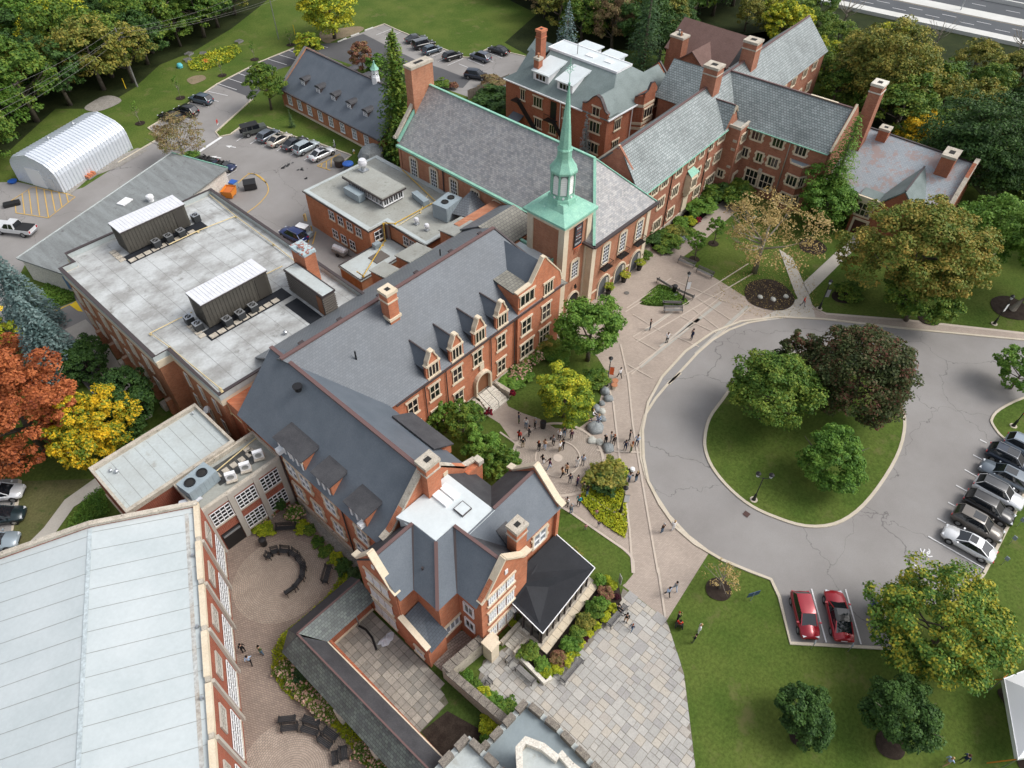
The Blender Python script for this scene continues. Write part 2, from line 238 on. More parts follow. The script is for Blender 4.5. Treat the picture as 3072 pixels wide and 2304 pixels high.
# ------------------------------------------------------------------ mesh helpers
def tag(o,label=None,cat=None,group=None,kind=None):
    if label: o['label'] = label
    if cat: o['category'] = cat
    if group: o['group'] = group
    if kind: o['kind'] = kind
    return o
def thing(name,label,cat,loc=(0,0,0),rz=0.0,group=None):
    o = bpy.data.objects.new(name,None); COL.objects.link(o); o.location = loc; o.rotation_euler = (0,0,R(rz)); o.empty_display_size = 0.3
    return tag(o,label,cat,group)
def copy_tree(o,parent=None):
    c = o.copy(); COL.objects.link(c); c.parent = parent
    for ch in [x for x in KIDS.get(o.name,[])]: KIDS.setdefault(c.name,[]).append(copy_tree(ch,c))
    return c
KIDS = {}
def link(o,parent=None):
    COL.objects.link(o)
    if parent is not None: o.parent = parent; KIDS.setdefault(parent.name,[]).append(o)
    return o
class MB:
    def __init__(s,o=(0,0,0)): s.v = []; s.f = []; s.m = []; s.uv = []; s.o = o
    def add(s,vs,fs,mi=0,uvs=None):
        b = len(s.v); s.v += [(p[0]-s.o[0],p[1]-s.o[1],p[2]-s.o[2]) for p in vs]
        for i,f in enumerate(fs):
            s.f.append([b+j for j in f]); s.m.append(mi); s.uv.append(uvs[i] if uvs else None)
        return s
    def box(s,x0,y0,z0,x1,y1,z1,mi=0):
        return s.prism([(x0,y0),(x1,y0),(x1,y1),(x0,y1)],z0,z1,mi)
    def obox(s,c,d,rz=0,mi=0):
        ca,sa = math.cos(rz),math.sin(rz); hx,hy = d[0]/2,d[1]/2
        pl = [(c[0]+ca*x-sa*y,c[1]+sa*x+ca*y) for x,y in ((-hx,-hy),(hx,-hy),(hx,hy),(-hx,hy))]
        return s.prism(pl,c[2],c[2]+d[2],mi)
    def prism(s,pl,z0,z1,mi=0,bottom=True):
        n = len(pl); a = sum(pl[i][0]*pl[(i+1) % n][1]-pl[(i+1) % n][0]*pl[i][1] for i in range(n))
        if a < 0: pl = pl[::-1]
        vs = [(x,y,z0) for x,y in pl]+[(x,y,z1) for x,y in pl]
        fs = [[i,(i+1) % n,n+(i+1) % n,n+i] for i in range(n)]+[[n+i for i in range(n)]]
        if bottom: fs.append([n-1-i for i in range(n)])
        return s.add(vs,fs,mi)
    def slab(s,pts,th=0.12,mi=0):
        P = [Vector(p) for p in pts]; nrm = (P[1]-P[0]).cross(P[-1]-P[0]).normalized()
        if nrm.z < 0: nrm = -nrm; P = [P[1],P[0]]+P[:1:-1]
        u = (P[1]-P[0]).normalized(); w = nrm.cross(u); n = len(P); Q = [p-nrm*th for p in P]; uv = [((p-P[0]).dot(u),(p-P[0]).dot(w)) for p in P]
        fs = [list(range(n)),[2*n-1-i for i in range(n)]]+[[i,n+i,n+(i+1) % n,(i+1) % n] for i in range(n)]
        uvs = [uv,[uv[n-1-i] for i in range(n)]]+[[(0,0)]*4]*n
        return s.add([tuple(p) for p in P+Q],fs,mi,uvs)
    def ribbon3(s,pts,wd,h,mi=0):
        """flat bar of width wd and height h along a 3D polyline"""
        for a,b in zip(pts[:-1],pts[1:]):
            a = Vector(a); b = Vector(b); d = (b-a); L = d.length
            if L < 1e-6: continue
            d.normalize(); sd_ = d.cross(Vector((0,0,1)));
            if sd_.length < 1e-4: sd_ = Vector((1,0,0))
            sd_.normalize(); up = sd_.cross(d); vs = []
            for p in (a,b):
                for x,y in ((-1,-0.5),(1,-0.5),(1,0.5),(-1,0.5)): vs.append(tuple(p+sd_*(x*wd/2)+up*(y*h)))
            s.add(vs,[[0,1,2,3][::-1],[4,5,6,7],[0,1,5,4],[1,2,6,5],[2,3,7,6],[3,0,4,7]],mi)
        return s
    def tube(s,pts,r,n=6,mi=0,cap=True):
        P = [Vector(p) for p in pts]; rr = r if isinstance(r,(list,tuple)) else [r]*len(P); rings = []
        for i,p in enumerate(P):
            d = (P[min(i+1,len(P)-1)]-P[max(i-1,0)]).normalized(); a = Vector((0,0,1)) if abs(d.z) < 0.95 else Vector((1,0,0))
            e = d.cross(a).normalized(); g = d.cross(e); rings.append([tuple(p+(e*math.cos(2*math.pi*k/n)+g*math.sin(2*math.pi*k/n))*rr[i]) for k in range(n)])
        fs = [[i*n+k,i*n+(k+1) % n,(i+1)*n+(k+1) % n,(i+1)*n+k] for i in range(len(P)-1) for k in range(n)]
        if cap: fs += [list(range(n))[::-1],[(len(P)-1)*n+k for k in range(n)]]
        return s.add(sum(rings,[]),fs,mi)
    def lathe(s,prof,c=(0,0),n=12,mi=0,rot=0.0,cap=True):
        vs = [(c[0]+r*math.cos(2*math.pi*k/n+rot),c[1]+r*math.sin(2*math.pi*k/n+rot),z) for r,z in prof for k in range(n)]
        fs = [[i*n+k,i*n+(k+1) % n,(i+1)*n+(k+1) % n,(i+1)*n+k] for i in range(len(prof)-1) for k in range(n)]
        if cap: fs += [list(range(n))[::-1],[(len(prof)-1)*n+k for k in range(n)]]
        return s.add(vs,fs,mi)
    def mesh(s,name,mats,smooth=False):
        me = bpy.data.meshes.new(name); me.from_pydata(s.v,[],s.f)
        for m in (mats if isinstance(mats,(list,tuple)) else [mats]): me.materials.append(m)
        if any(s.m): me.polygons.foreach_set('material_index',s.m)
        if any(u is not None for u in s.uv):
            ul = me.uv_layers.new(name='UVMap'); k = 0
            for f,u in zip(s.f,s.uv):
                for j in range(len(f)): ul.data[k].uv = u[j] if u else (0,0); k += 1
        if smooth: me.polygons.foreach_set('use_smooth',[True]*len(me.polygons))
        me.update(); return me
    def build(s,name,mats,parent=None,smooth=False,**kw):
        o = bpy.data.objects.new(name,s.mesh(name,mats,smooth)); link(o,parent)
        return tag(o,**kw)
def P_(parent):   # mesh builder whose coordinates are campus coordinates, stored local to an unrotated parent
    return MB(tuple(parent.location))
ZN = [0.0]
def sheet(name,poly,z,mat,kind='structure',label=None,th=0.0):
    if 0 < z < 0.07: ZN[0] += 0.0016; z = 0.002+ZN[0]
    mb = MB((0,0,0)); n = len(poly)
    if th: mb.prism(poly,z-th,z,0,False)
    else:
        a = sum(poly[i][0]*poly[(i+1) % n][1]-poly[(i+1) % n][0]*poly[i][1] for i in range(n))
        if a < 0: poly = poly[::-1]
        mb.add([(x,y,z) for x,y in poly],[list(range(n))])
    o = mb.build(name,mat); o['kind'] = kind
    if label: o['label'] = label
    return o
def strip(mb,pts,w,z,h=0.0,mi=0,closed=False):
    """band of width w on the ground along a polyline with mitred corners"""
    P = [Vector((x,y)) for x,y in pts]; n = len(P); L = []; Rr = []
    for i in range(n):
        a = P[i-1] if (i or closed) else P[i]; b = P[(i+1) % n] if (i < n-1 or closed) else P[i]
        d = (b-a).normalized(); q = Vector((-d.y,d.x)); L.append(P[i]+q*w/2); Rr.append(P[i]-q*w/2)
    for i in range(n if closed else n-1):
        j = (i+1) % n; q = [(Rr[i].x,Rr[i].y),(Rr[j].x,Rr[j].y),(L[j].x,L[j].y),(L[i].x,L[i].y)]
        if h: mb.prism(q,z,z+h,mi)
        else: mb.add([(x,y,z) for x,y in q],[[0,1,2,3]],mi)
    return mb
def smoothpoly(pts,k=3,closed=True):
    """Catmull-Rom"""
    n = len(pts); out = []
    for i in range(n if closed else n-1):
        p = [Vector(pts[(i+j-1) % n]) if closed else Vector(pts[min(max(i+j-1,0),n-1)]) for j in range(4)]
        for s_ in range(k):
            t = s_/k; q = 0.5*((2*p[1])+(-p[0]+p[2])*t+(2*p[0]-5*p[1]+4*p[2]-p[3])*t*t+(-p[0]+3*p[1]-3*p[2]+p[3])*t**3); out.append((q.x,q.y))
    if not closed: out.append(tuple(pts[-1]))
    return out
# ------------------------------------------------------------------ windows
WCACHE = {}
WK = {  # nx, ny, bar, bar material, surround kind, surround material, glass
 'stone': (3,1,0.09,'stone','quoin','stone','glass'),'stone2': (2,1,0.09,'stone','quoin','stone','glass'),'stone4': (4,1,0.09,'stone','quoin','stone','glass'),
 'stonebig': (3,2,0.09,'stone','quoin','stone','glass'),
 'cross': (2,2,0.1,'stone','ls','stone','glass'),'cross3': (3,2,0.1,'stone','ls','stone','glass'),'dorm': (2,1,0.1,'stone','ls','stone','glass'),'dorm3': (3,1,0.1,'stone','ls','stone','glass'),
 'hall': (3,1,0.07,'stone','ls','stone','glass'),'hall2': (2,1,0.07,'stone','ls','stone','glass'),
 'white': (3,5,0.06,'white','arch','stone','glass'),'kit': (2,2,0.07,'white','sill','stone','glass'),
 'cot': (2,3,0.06,'white','whiteside','white','glass_pale'),'slit': (1,1,0.05,'white','slit','stone','glass_pale'),
 'grid': (4,4,0.07,'white','sill','stone_old','glass'),'gym': (3,3,0.1,'concrete','frame','concrete','glass'),
 'nb': (3,2,0.16,'white','ls','stone','glass_pale'),'nb1': (3,1,0.14,'white','ls','stone','glass_pale'),'ww': (2,2,0.2,'white','quoin','stone','glass_pale'),'ww1': (2,1,0.2,'white','ls','stone','glass_pale'),
 'plain': (2,1,0.06,'white','frame','white','glass'),'plain3': (3,1,0.06,'white','frame','white','glass')}
def win(parent,x,y,z,nrm,w,h,kind):
    """x, y, z: centre of the opening on the wall face in the parent's authoring coordinates; nrm: outward direction in degrees"""
    key = (kind,round(w,2),round(h,2)); nx,ny,bw,bm,sk,sm,gl = WK[kind]
    if key not in WCACHE:
        g = MB(); g.box(-w/2,-0.03,-h/2,w/2,0.05,h/2); b = MB()
        for i in range(nx+1): c = -w/2+w*i/nx; b.box(c-bw/2,-0.09,-h/2,c+bw/2,-0.02,h/2)
        for j in range(ny+1): c = -h/2+h*j/ny; b.box(-w/2,-0.085,c-bw/2,w/2,-0.025,c+bw/2)
        s_ = MB(); s2 = MB(); e = 0.2
        if sk == 'quoin':
            for sg in (-1,1):
                s_.box(min(sg*w/2,sg*(w/2+e)),-0.11,-h/2-e,max(sg*w/2,sg*(w/2+e)),0,h/2+e)
                for q in (-0.32,0.32): s_.box(min(sg*(w/2+e),sg*(w/2+e+0.16)),-0.1,q*h-0.17,max(sg*(w/2+e),sg*(w/2+e+0.16)),0,q*h+0.17)
            s_.box(-w/2,-0.11,h/2,w/2,0,h/2+e); s_.box(-w/2,-0.13,-h/2-e,w/2,0,-h/2)
        elif sk == 'ls':
            s_.box(-w/2-0.25,-0.13,h/2,w/2+0.25,0,h/2+0.24); s2.box(-w/2-0.22,-0.16,-h/2-0.2,w/2+0.22,0,-h/2)
        elif sk == 'sill': s_.box(-w/2-0.1,-0.16,-h/2-0.16,w/2+0.1,0,-h/2)
        elif sk == 'frame':
            for a in ((-w/2-0.14,h/2,w/2+0.14,h/2+0.14),(-w/2-0.14,-h/2-0.14,w/2+0.14,-h/2),(-w/2-0.14,-h/2,-w/2,h/2),(w/2,-h/2,w/2+0.14,h/2)): s_.box(a[0],-0.12,a[1],a[2],0,a[3])
        elif sk == 'whiteside':
            s_.box(-w/2-0.12,-0.1,-h/2,-w/2,0,h/2); s_.box(-w/2-0.12,-0.14,-h/2-0.14,w/2+0.12,0,-h/2); s_.box(w/2,-0.1,-h/2,w/2+0.12,0,h/2)
        elif sk == 'slit':
            for sg in (-1,1): (s_ if sg < 0 else s2).box(sg*(w/2+0.07)-0.07,-0.12,-h/2-0.1,sg*(w/2+0.07)+0.07,0,h/2+0.1)
        elif sk == 'arch':
            for sg in (-1,1): s_.box(sg*(w/2+0.14)-0.14,-0.12,-h/2-0.25,sg*(w/2+0.14)+0.14,0,h/2)
            s_.box(-w/2,-0.12,-h/2-0.25,w/2,0,-h/2)
            n = 8; r1 = w/2+0.28; pr = [(-r1*math.cos(math.pi*i/n),h/2+0.42*math.sin(math.pi*i/n)+0.0) for i in range(n+1)]
            vs = [(x_,-0.12,z_) for x_,z_ in pr]+[(x_,0,z_) for x_,z_ in pr]
            s_.add(vs,[list(range(n+1))]+[[i+1,i,n+1+i,n+2+i] for i in range(n)]+[[0,n,2*n+1,n+1]])
            b.lathe([(w*0.36,0),(0.01,0.01)],(0,0),1) if False else None
        WCACHE[key] = (g.mesh('window',getattr(M,gl)),b.mesh('window_frame',getattr(M,bm)),s_.mesh('surround',getattr(M,sm)) if s_.v else None,s2.mesh('sill',getattr(M,sm)) if s2.v else None)
    g,b,s_,s2 = WCACHE[key]; lx,ly,lz = parent.location
    if parent.get('loc_authored'): lx = ly = lz = 0
    o = bpy.data.objects.new('window',g); link(o,parent); o.location = (x-lx,y-ly,z-lz); o.rotation_euler = (0,0,R(nrm+90))
    link(bpy.data.objects.new('window_frame',b),o)
    if s_: link(bpy.data.objects.new('lintel' if s2 and sk == 'ls' else 'jamb' if s2 else 'surround',s_),o)
    if s2: link(bpy.data.objects.new('sill' if sk == 'ls' else 'jamb',s2),o)
    return o
def chimney(t,x0,y0,x1,y1,z0,z1,brk,cap=None,band=True,pots=0,nm='chimney'):
    mb = P_(t) if not t.get('loc_authored') else MB(); mb.box(x0,y0,z0,x1,y1,z1-0.35,0); c = cap or M.stone_old
    e = 0.1; mb.box(x0-e,y0-e,z1-0.35,x1+e,y1+e,z1,1)
    if band: mb.box(x0-0.07,y0-0.07,z1-1.25,x1+0.07,y1+0.07,z1-1.08,1)
    w = (x1-x0); d = (y1-y0)
    mb.box(x0+w*0.3,y0+d*0.3,z1,x1-w*0.3,y1-d*0.3,z1+0.02,2)
    ob = mb.build(nm,[brk,c,M.void],t)
    for i in range(pots):
        p = MB(mb.o); cx = x0+(x1-x0)*(i+1)/(pots+1); cy = y0+(y1-y0)*(i+1)/(pots+1)
        p.lathe([(0.13,z1+0.02),(0.16,z1+0.5),(0.2,z1+0.55),(0.2,z1+0.62)],(cx,cy),8); q = p.build('chimney_pot',M.steel if i % 2 else M.terracotta,ob)
        q.location = (0,0,0)
    return ob
def coping(t,pts,w=0.42,h=0.2,mat=None,name='coping'):
    mb = P_(t) if not t.get('loc_authored') else MB(); mb.ribbon3(pts,w,h); return mb.build(name,mat or M.stone,t)
def rail_trim(t,pts,w,h,mat,name='ridge_cap'): return coping(t,pts,w,h,mat,name)
# ------------------------------------------------------------------ ground, roads, paths
Z1,Z2,Z3,Z4,Z5 = 0.02,0.03,0.064,0.068,0.06
sheet('ground',[(-160,-160),(150,-160),(152,20),(149,60),(147,100),(135,140),(120,420),(-160,420)],0.0,M.grass)
bank = MB(); _b = [(150,-160),(152,20),(149,60),(147,100),(135,140),(120,420)]
for (x0,y0),(x1,y1) in zip(_b[:-1],_b[1:]): bank.add([(x0,y0,0),(x0+14,y0+1,-5.2),(x1+14,y1+1,-5.2),(x1,y1,0)],[[0,1,2,3]])
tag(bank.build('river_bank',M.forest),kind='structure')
sheet('river',[(140,-160),(420,-160),(420,420),(100,420)],-5.0,M.water)
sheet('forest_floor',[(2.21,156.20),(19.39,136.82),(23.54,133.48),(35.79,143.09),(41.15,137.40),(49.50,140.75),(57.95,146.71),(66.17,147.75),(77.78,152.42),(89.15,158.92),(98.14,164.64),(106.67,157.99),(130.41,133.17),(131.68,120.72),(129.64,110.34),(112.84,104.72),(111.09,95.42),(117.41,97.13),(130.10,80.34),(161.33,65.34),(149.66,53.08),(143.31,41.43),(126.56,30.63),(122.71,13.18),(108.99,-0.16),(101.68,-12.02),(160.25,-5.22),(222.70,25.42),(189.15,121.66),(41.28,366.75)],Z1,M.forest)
# car parks and drives
north = [(16.12,127.95),(21.06,123.07),(24.64,114.62),(27.23,114.14),(34.75,116.82),(43.36,119.82),(43.49,124.41),(52.70,127.50),(60.97,130.90),(72.51,133.55),(81.24,134.22),(88.68,130.17),(98.83,130.67),(102.08,130.65),(101.78,124.98),(101.77,111.23),(101.78,105.57),(102.61,104.69),(108.57,105.07),(110.62,96.89),(103.08,88.38),(94.91,89.85),(89.91,92.10),(89.10,99.69),(87.15,103.77),(68.00,86.14),(41.40,66.37),(34.46,68.19),(37.76,82.52),(38.28,103.32),(17.61,97.84),(12.66,99.41),(6.65,102.25)]
sheet('north_car_park',north,Z2,M.asphalt)
sheet('dark_asphalt_strip',[(60.80,130.79),(72.51,133.55),(81.24,134.22),(83.38,133.67),(88.68,130.17),(95.51,129.74),(94.45,116.26),(94.25,111.57),(95.07,104.39),(95.33,97.47),(91.81,95.95),(88.89,100.48),(83.42,104.84),(71.58,98.74),(62.66,108.21),(62.24,121.14)],Z3,M.asphalt_dark)
sheet('cottage_lawn',[(50.64,114.66),(50.20,112.78),(51.93,112.11),(55.88,113.68),(56.99,113.23),(58.77,104.14),(60.35,98.76),(61.62,91.62),(59.87,91.11),(59.67,84.45),(68.52,85.58),(85.94,105.05),(82.89,126.81),(72.65,128.08),(62.15,120.70)],Z4,M.grass,th=0.1)
loop = [(92.93,-7.82),(90.11,-3.94),(82.57,7.03),(76.83,16.00),(73.21,20.54),(69.21,23.55),(65.10,25.08),(59.80,25.71),(54.33,25.35),(49.94,24.24),(46.18,22.34),(43.14,20.07),(41.02,18.00),(39.49,15.52),(38.34,12.84),(38.04,10.54),(38.34,7.67),(39.05,5.14),(39.64,3.32),(38.58,1.91),(35.33,-0.87),(40.97,-7.72),(44.04,-5.33),(44.90,-4.75),(45.65,-4.95),(46.13,-5.74),(46.47,-7.30),(47.98,-10.25),(53.61,-11.00),(65.36,-11.02),(79.91,-11.16)]
sheet('loop_road',loop,Z2,M.asphalt)
island = smoothpoly([(55.96,18.26),(52.57,17.87),(49.68,16.67),(47.96,15.31),(46.73,13.54),(45.84,11.10),(45.54,8.57),(46.05,6.04),(47.08,3.60),(49.13,1.69),(52.11,0.66),(56.22,0.28),(61.30,0.43),(65.32,1.19),(68.23,2.46),(70.47,4.70),(71.71,7.72),(71.31,10.98),(69.76,14.39),(67.25,16.74),(64.15,18.13),(60.10,18.59)],3)
sheet('roundabout_lawn',island,0.10,M.grass,th=0.1)
k = MB(); strip(k,island,0.32,0.0,0.13,closed=True); tag(k.build('island_kerb',M.kerb),kind='structure')
k = MB(); strip(k,[(91.63,-6.07),(90.11,-3.94),(82.57,7.03),(76.83,16.00),(73.21,20.54),(69.21,23.55),(65.10,25.08),(59.80,25.71),(54.33,25.35),(49.94,24.24),(46.18,22.34),(43.14,20.07),(41.02,18.00),(39.49,15.52),(38.34,12.84),(38.04,10.54),(38.34,7.67),(39.05,5.14),(39.64,3.32),(38.58,1.91),(35.33,-0.87),(40.97,-7.72),(44.04,-5.33),(44.90,-4.75),(45.65,-4.95),(46.13,-5.74),(46.47,-7.30)],0.28,0.0,0.12)
strip(k,[(47.98,-10.25),(53.61,-11.00),(65.36,-11.02),(79.91,-11.16)],0.28,0.0,0.12); tag(k.build('road_kerb',M.kerb),kind='structure')
k = MB(); strip(k,[(34.39,117.20),(43.36,119.82)],0.25,0,0.12); strip(k,[(43.36,119.82),(43.49,124.41),(52.70,127.50),(60.97,130.90),(72.51,133.55),(81.24,134.22)],0.25,0,0.12); strip(k,[(98.83,130.67),(102.08,130.65),(101.78,124.98),(101.77,111.23),(101.78,105.57),(102.61,104.69),(108.57,105.07),(110.62,96.89)],0.25,0,0.12)
strip(k,[(61.93,120.67),(50.64,114.66),(50.20,112.78),(51.93,112.11),(55.88,113.68),(56.99,113.23),(58.77,104.14),(60.35,98.76),(61.62,91.62),(59.87,91.11)],0.25,0,0.14); tag(k.build('car_park_kerb',M.kerb),kind='structure')
sheet('east_verge',[(84.56,-9.97),(79.78,-6.93),(76.05,-5.47),(73.97,-5.24),(73.02,-5.68),(71.99,-6.97),(71.83,-8.67),(74.21,-12.62)],0.09,M.grass,th=0.09)
k = MB(); strip(k,smoothpoly([(84.56,-9.97),(79.78,-6.93),(76.05,-5.47),(73.97,-5.24),(73.02,-5.68),(71.99,-6.97),(71.83,-8.67),(72.86,-12.96)],3,False),0.26,0,0.12); tag(k.build('verge_kerb',M.kerb),kind='structure')
# plaza of clay pavers, walks
plaza = [(76.83,16.00),(73.21,20.54),(69.21,23.55),(65.10,25.08),(59.80,25.71),(54.33,25.35),(49.94,24.24),(46.18,22.34),(43.14,20.07),(41.02,18.00),(39.49,15.52),(38.34,12.84),(38.04,10.54),(38.11,9.00),(29.84,8.18),(29.89,13.02),(31.49,12.99),(32.88,14.31),(31.80,22.65),(32.75,30.42),(35.46,37.85),(39.60,37.49),(48.36,38.03),(57.07,43.90),(77.36,43.42),(76.81,39.07),(93.30,40.71),(97.62,39.97),(95.09,36.90),(80.91,36.30),(76.23,30.45),(75.57,26.53),(76.33,23.20),(76.50,20.97),(79.24,20.08),(78.06,17.55)]
sheet('plaza',plaza,Z1,M.paver)
C0 = (37.00,26.70)
ang = [2*math.pi*i/64 for i in range(64)]
circ = lambda r,c=C0: [(c[0]+r*math.cos(a),c[1]+r*math.sin(a)) for a in ang]
def ringmat(name,c,r=0.17,cols=((0.36,0.30,0.25),(0.43,0.37,0.31)),mort=(0.2,0.17,0.14)):
    m,t,b = _mat(name); p = _pos(t,loc=(-c[0],-c[1],0)); sp = t.nodes.new('ShaderNodeSeparateXYZ'); t.links.new(p,sp.inputs[0])
    ln = t.nodes.new('ShaderNodeVectorMath'); ln.operation = 'LENGTH'; mz = t.nodes.new('ShaderNodeCombineXYZ'); t.links.new(sp.outputs[0],mz.inputs[0]); t.links.new(sp.outputs[1],mz.inputs[1]); t.links.new(mz.outputs[0],ln.inputs[0])
    at = t.nodes.new('ShaderNodeMath'); at.operation = 'ARCTAN2'; t.links.new(sp.outputs[1],at.inputs[0]); t.links.new(sp.outputs[0],at.inputs[1])
    sc = t.nodes.new('ShaderNodeMath'); sc.operation = 'MULTIPLY'; t.links.new(at.outputs[0],sc.inputs[0]); sc.inputs[1].default_value = 3.2
    cb = t.nodes.new('ShaderNodeCombineXYZ'); t.links.new(sc.outputs[0],cb.inputs[0]); t.links.new(ln.outputs['Value'],cb.inputs[1])
    br = t.nodes.new('ShaderNodeTexBrick'); t.links.new(cb.outputs[0],br.inputs[0]); br.inputs['Scale'].default_value = 1; br.inputs['Brick Width'].default_value = 0.24; br.inputs['Row Height'].default_value = r
    br.inputs['Mortar Size'].default_value = 0.02; br.inputs['Color1'].default_value = (*cols[0],1); br.inputs['Color2'].default_value = (*cols[1],1); br.inputs['Mortar'].default_value = (*mort,1)
    n = _noise(t,_pos(t),0.5,5,0.7); col = _mix(t,1.0,br.outputs[0],_ramp(t,n,[(0.3,(0.82,)*3),(0.7,(1.1,)*3)]),'MULTIPLY')
    t.links.new(col,b.inputs['Base Color']); b.inputs['Roughness'].default_value = 0.9; _bump(t,b,br.outputs['Fac'],-0.3,0.015); return m
RC = 4.75
sheet('circular_plaza',circ(RC),Z2,ringmat('ring laid pavers',C0))
k = MB(); strip(k,circ(RC),0.3,0.074,0,closed=True); strip(k,circ(2.35),0.14,0.07,0,closed=True); k.add([(x,y,0.07) for x,y in circ(0.5)],[list(range(64))]); tag(k.build('circle_banding',M.band),kind='structure')
# banding grid over the plaza
k = MB(); kg = MB()
for a,b in ([(61.45,35.64),(70.56,34.90)],[(60.77,35.34),(67.02,34.62)],[(57.55,31.88),(80.49,28.88)],[(57.15,31.04),(79.04,27.32)],[(52.24,28.22),(64.49,28.31)],[(70.35,34.37),(71.29,26.81)]):
    bz = globals().get('bz',0.0622)+0.0006; strip(k,[a,b],0.16,bz)
for a,b in ([(58.72,31.26),(66.41,30.65)],[(54.12,28.52),(65.11,27.64)],[(51.50,28.72),(54.41,28.21)],[(64.49,28.31),(72.24,27.92)],[(64.66,24.23),(72.58,24.03)],[(66.02,24.36),(67.17,29.50)],[(61.03,34.39),(60.80,29.99)],[(57.58,31.53),(57.63,28.35)],[(61.12,29.31),(61.66,24.94)],[(64.83,29.62),(65.23,24.57)],[(69.34,29.97),(68.62,24.53)],[(53.24,29.47),(53.39,26.11)]):
    bz = bz+0.0006; strip(k,[a,b],0.13,bz)
for a,b in ([(59.66,31.37),(66.20,30.88)],[(53.89,28.18),(66.01,27.68)],[(58.45,28.39),(65.10,27.99)],[(63.72,27.82),(70.75,27.39)],[(60.28,24.58),(72.58,24.38)]):
    strip(kg,[a,b],0.4,0.061)
tag(k.build('plaza_banding',M.band),kind='structure'); tag(kg.build('plaza_grey_banding',M.band_grey),kind='structure')
kb = MB(); kz = [0.074]
def kbs(p,w,z): kz[0] += 0.0007; strip(kb,p,w,kz[0])
kbs( [(55.49,32.20),(50.54,27.24)],0.2,Z3); kbs( [(49.04,29.15),(47.18,27.06),(42.69,23.05),(40.54,21.14),(37.11,17.86),(35.07,16.01),(31.51,13.08)],0.2,Z3); kbs( [(52.13,28.66),(46.21,23.69),(40.58,18.41),(36.94,14.98),(33.10,11.35)],0.2,Z3); kbs( [(33.56,11.66),(29.97,8.43)],0.2,Z3)
kbs( [(40.59,24.35),(43.55,20.68)],0.2,Z3); kbs( [(35.43,33.58),(35.44,30.76)],0.2,Z3); kbs( [(32.60,22.55),(32.73,21.26),(32.83,18.63),(32.98,15.26),(32.87,14.34),(32.55,13.76),(31.57,13.01)],0.25,Z3); kbs( [(35.46,22.85),(35.44,21.58),(35.43,19.90),(35.75,17.89),(35.53,16.71)],0.2,Z3)
tag(kb.build('walk_edging',M.band),kind='structure')
k = MB(); strip(k,[p for p in [(71.77,21.31),(69.68,22.73),(66.83,23.82),(63.78,24.37),(60.66,24.48),(57.22,24.30),(53.92,24.12)]],0.3,Z4); strip(k,[(56.38,24.08),(54.11,24.25),(51.03,23.98),(48.11,23.42),(45.67,22.26),(43.03,20.30),(41.24,18.35),(40.15,16.48),(39.03,14.13),(38.36,11.46),(38.20,8.94)],0.3,Z4); tag(k.build('plaza_edge_band',M.kerb),kind='structure')
# lawns cut into the paving
sheet('entrance_lawn',[(39.71,37.16),(38.80,35.46),(39.16,33.55),(39.78,31.70),(39.98,29.53),(41.37,27.73),(44.22,27.39),(47.51,28.95),(50.74,30.88),(51.92,33.03),(51.78,35.77),(51.06,37.74),(51.31,39.42),(45.49,39.96),(41.37,38.78)],Z4,M.grass)
sheet('west_lawn',[(36.19,41.16),(36.19,36.76),(36.33,34.43),(35.16,30.97),(33.67,29.42),(31.56,29.96),(31.51,38.20)],Z4,M.grass)
sheet('south_lawn',[(32.58,23.01),(32.92,21.20),(33.01,18.39),(33.13,16.23),(33.10,15.01),(32.68,14.17),(31.49,12.99),(30.14,12.95),(30.01,13.91),(30.74,16.63),(29.99,21.13)],Z4,M.grass)
sheet('shrub_bed',[(34.40,21.68),(33.81,19.29),(33.85,17.33),(34.02,15.79),(35.13,16.33),(37.67,18.30),(39.25,19.92),(40.02,21.68),(39.10,23.10),(37.02,23.18)],Z4,M.mulch)
sheet('garden_lawn',[(79.78,36.17),(86.86,35.08),(90.91,33.00),(85.74,28.95),(76.16,23.71),(73.86,24.05),(73.98,26.06),(74.32,28.25),(74.67,30.87),(74.80,33.42),(75.40,36.34)],Z4,M.grass)
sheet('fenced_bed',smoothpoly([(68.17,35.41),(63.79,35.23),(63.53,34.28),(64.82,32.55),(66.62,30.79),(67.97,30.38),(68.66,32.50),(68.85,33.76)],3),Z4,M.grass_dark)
sheet('residence_bed',[(77.13,43.67),(74.11,40.36),(74.55,38.32),(78.29,39.11),(82.94,39.14),(88.99,39.72),(93.46,39.58),(98.62,38.90),(100.28,43.19),(87.18,43.48)],Z4,M.mulch)
# walks on the east side
k = MB(); k.add([(x,y,Z5) for x,y in [(98.15,21.01),(97.35,19.48),(79.93,19.66),(81.75,21.38)]],[[0,1,2,3]]); k.add([(x,y,Z5) for x,y in [(86.42,27.39),(79.14,21.24),(78.28,20.36),(70.86,22.12),(70.55,21.95),(74.52,19.03),(76.41,16.99),(78.06,18.14),(80.16,19.78),(85.90,25.08)]],[list(range(10))])
tag(k.build('east_path',M.concrete),kind='structure')
sheet('east_lawn',[(84.92,22.60),(94.41,30.34),(115.35,25.06),(121.58,-0.48),(94.95,-7.30),(84.07,8.21),(77.86,16.18),(78.06,17.55),(79.36,19.94)],Z1+0.004,M.grass)
sheet('north_pavement',[(77.76,18.68),(78.03,16.26),(80.07,13.16),(83.90,8.14),(91.46,-3.55),(94.30,-7.47),(92.74,-7.87),(90.11,-3.94),(82.57,7.03),(76.83,16.00)],Z3,M.paver)
sheet('north_pavement_edge',[(78.06,17.55),(78.20,16.35),(84.07,8.21),(91.64,-3.49),(91.28,-3.60),(83.72,8.07),(77.86,16.18)],Z4,M.band)
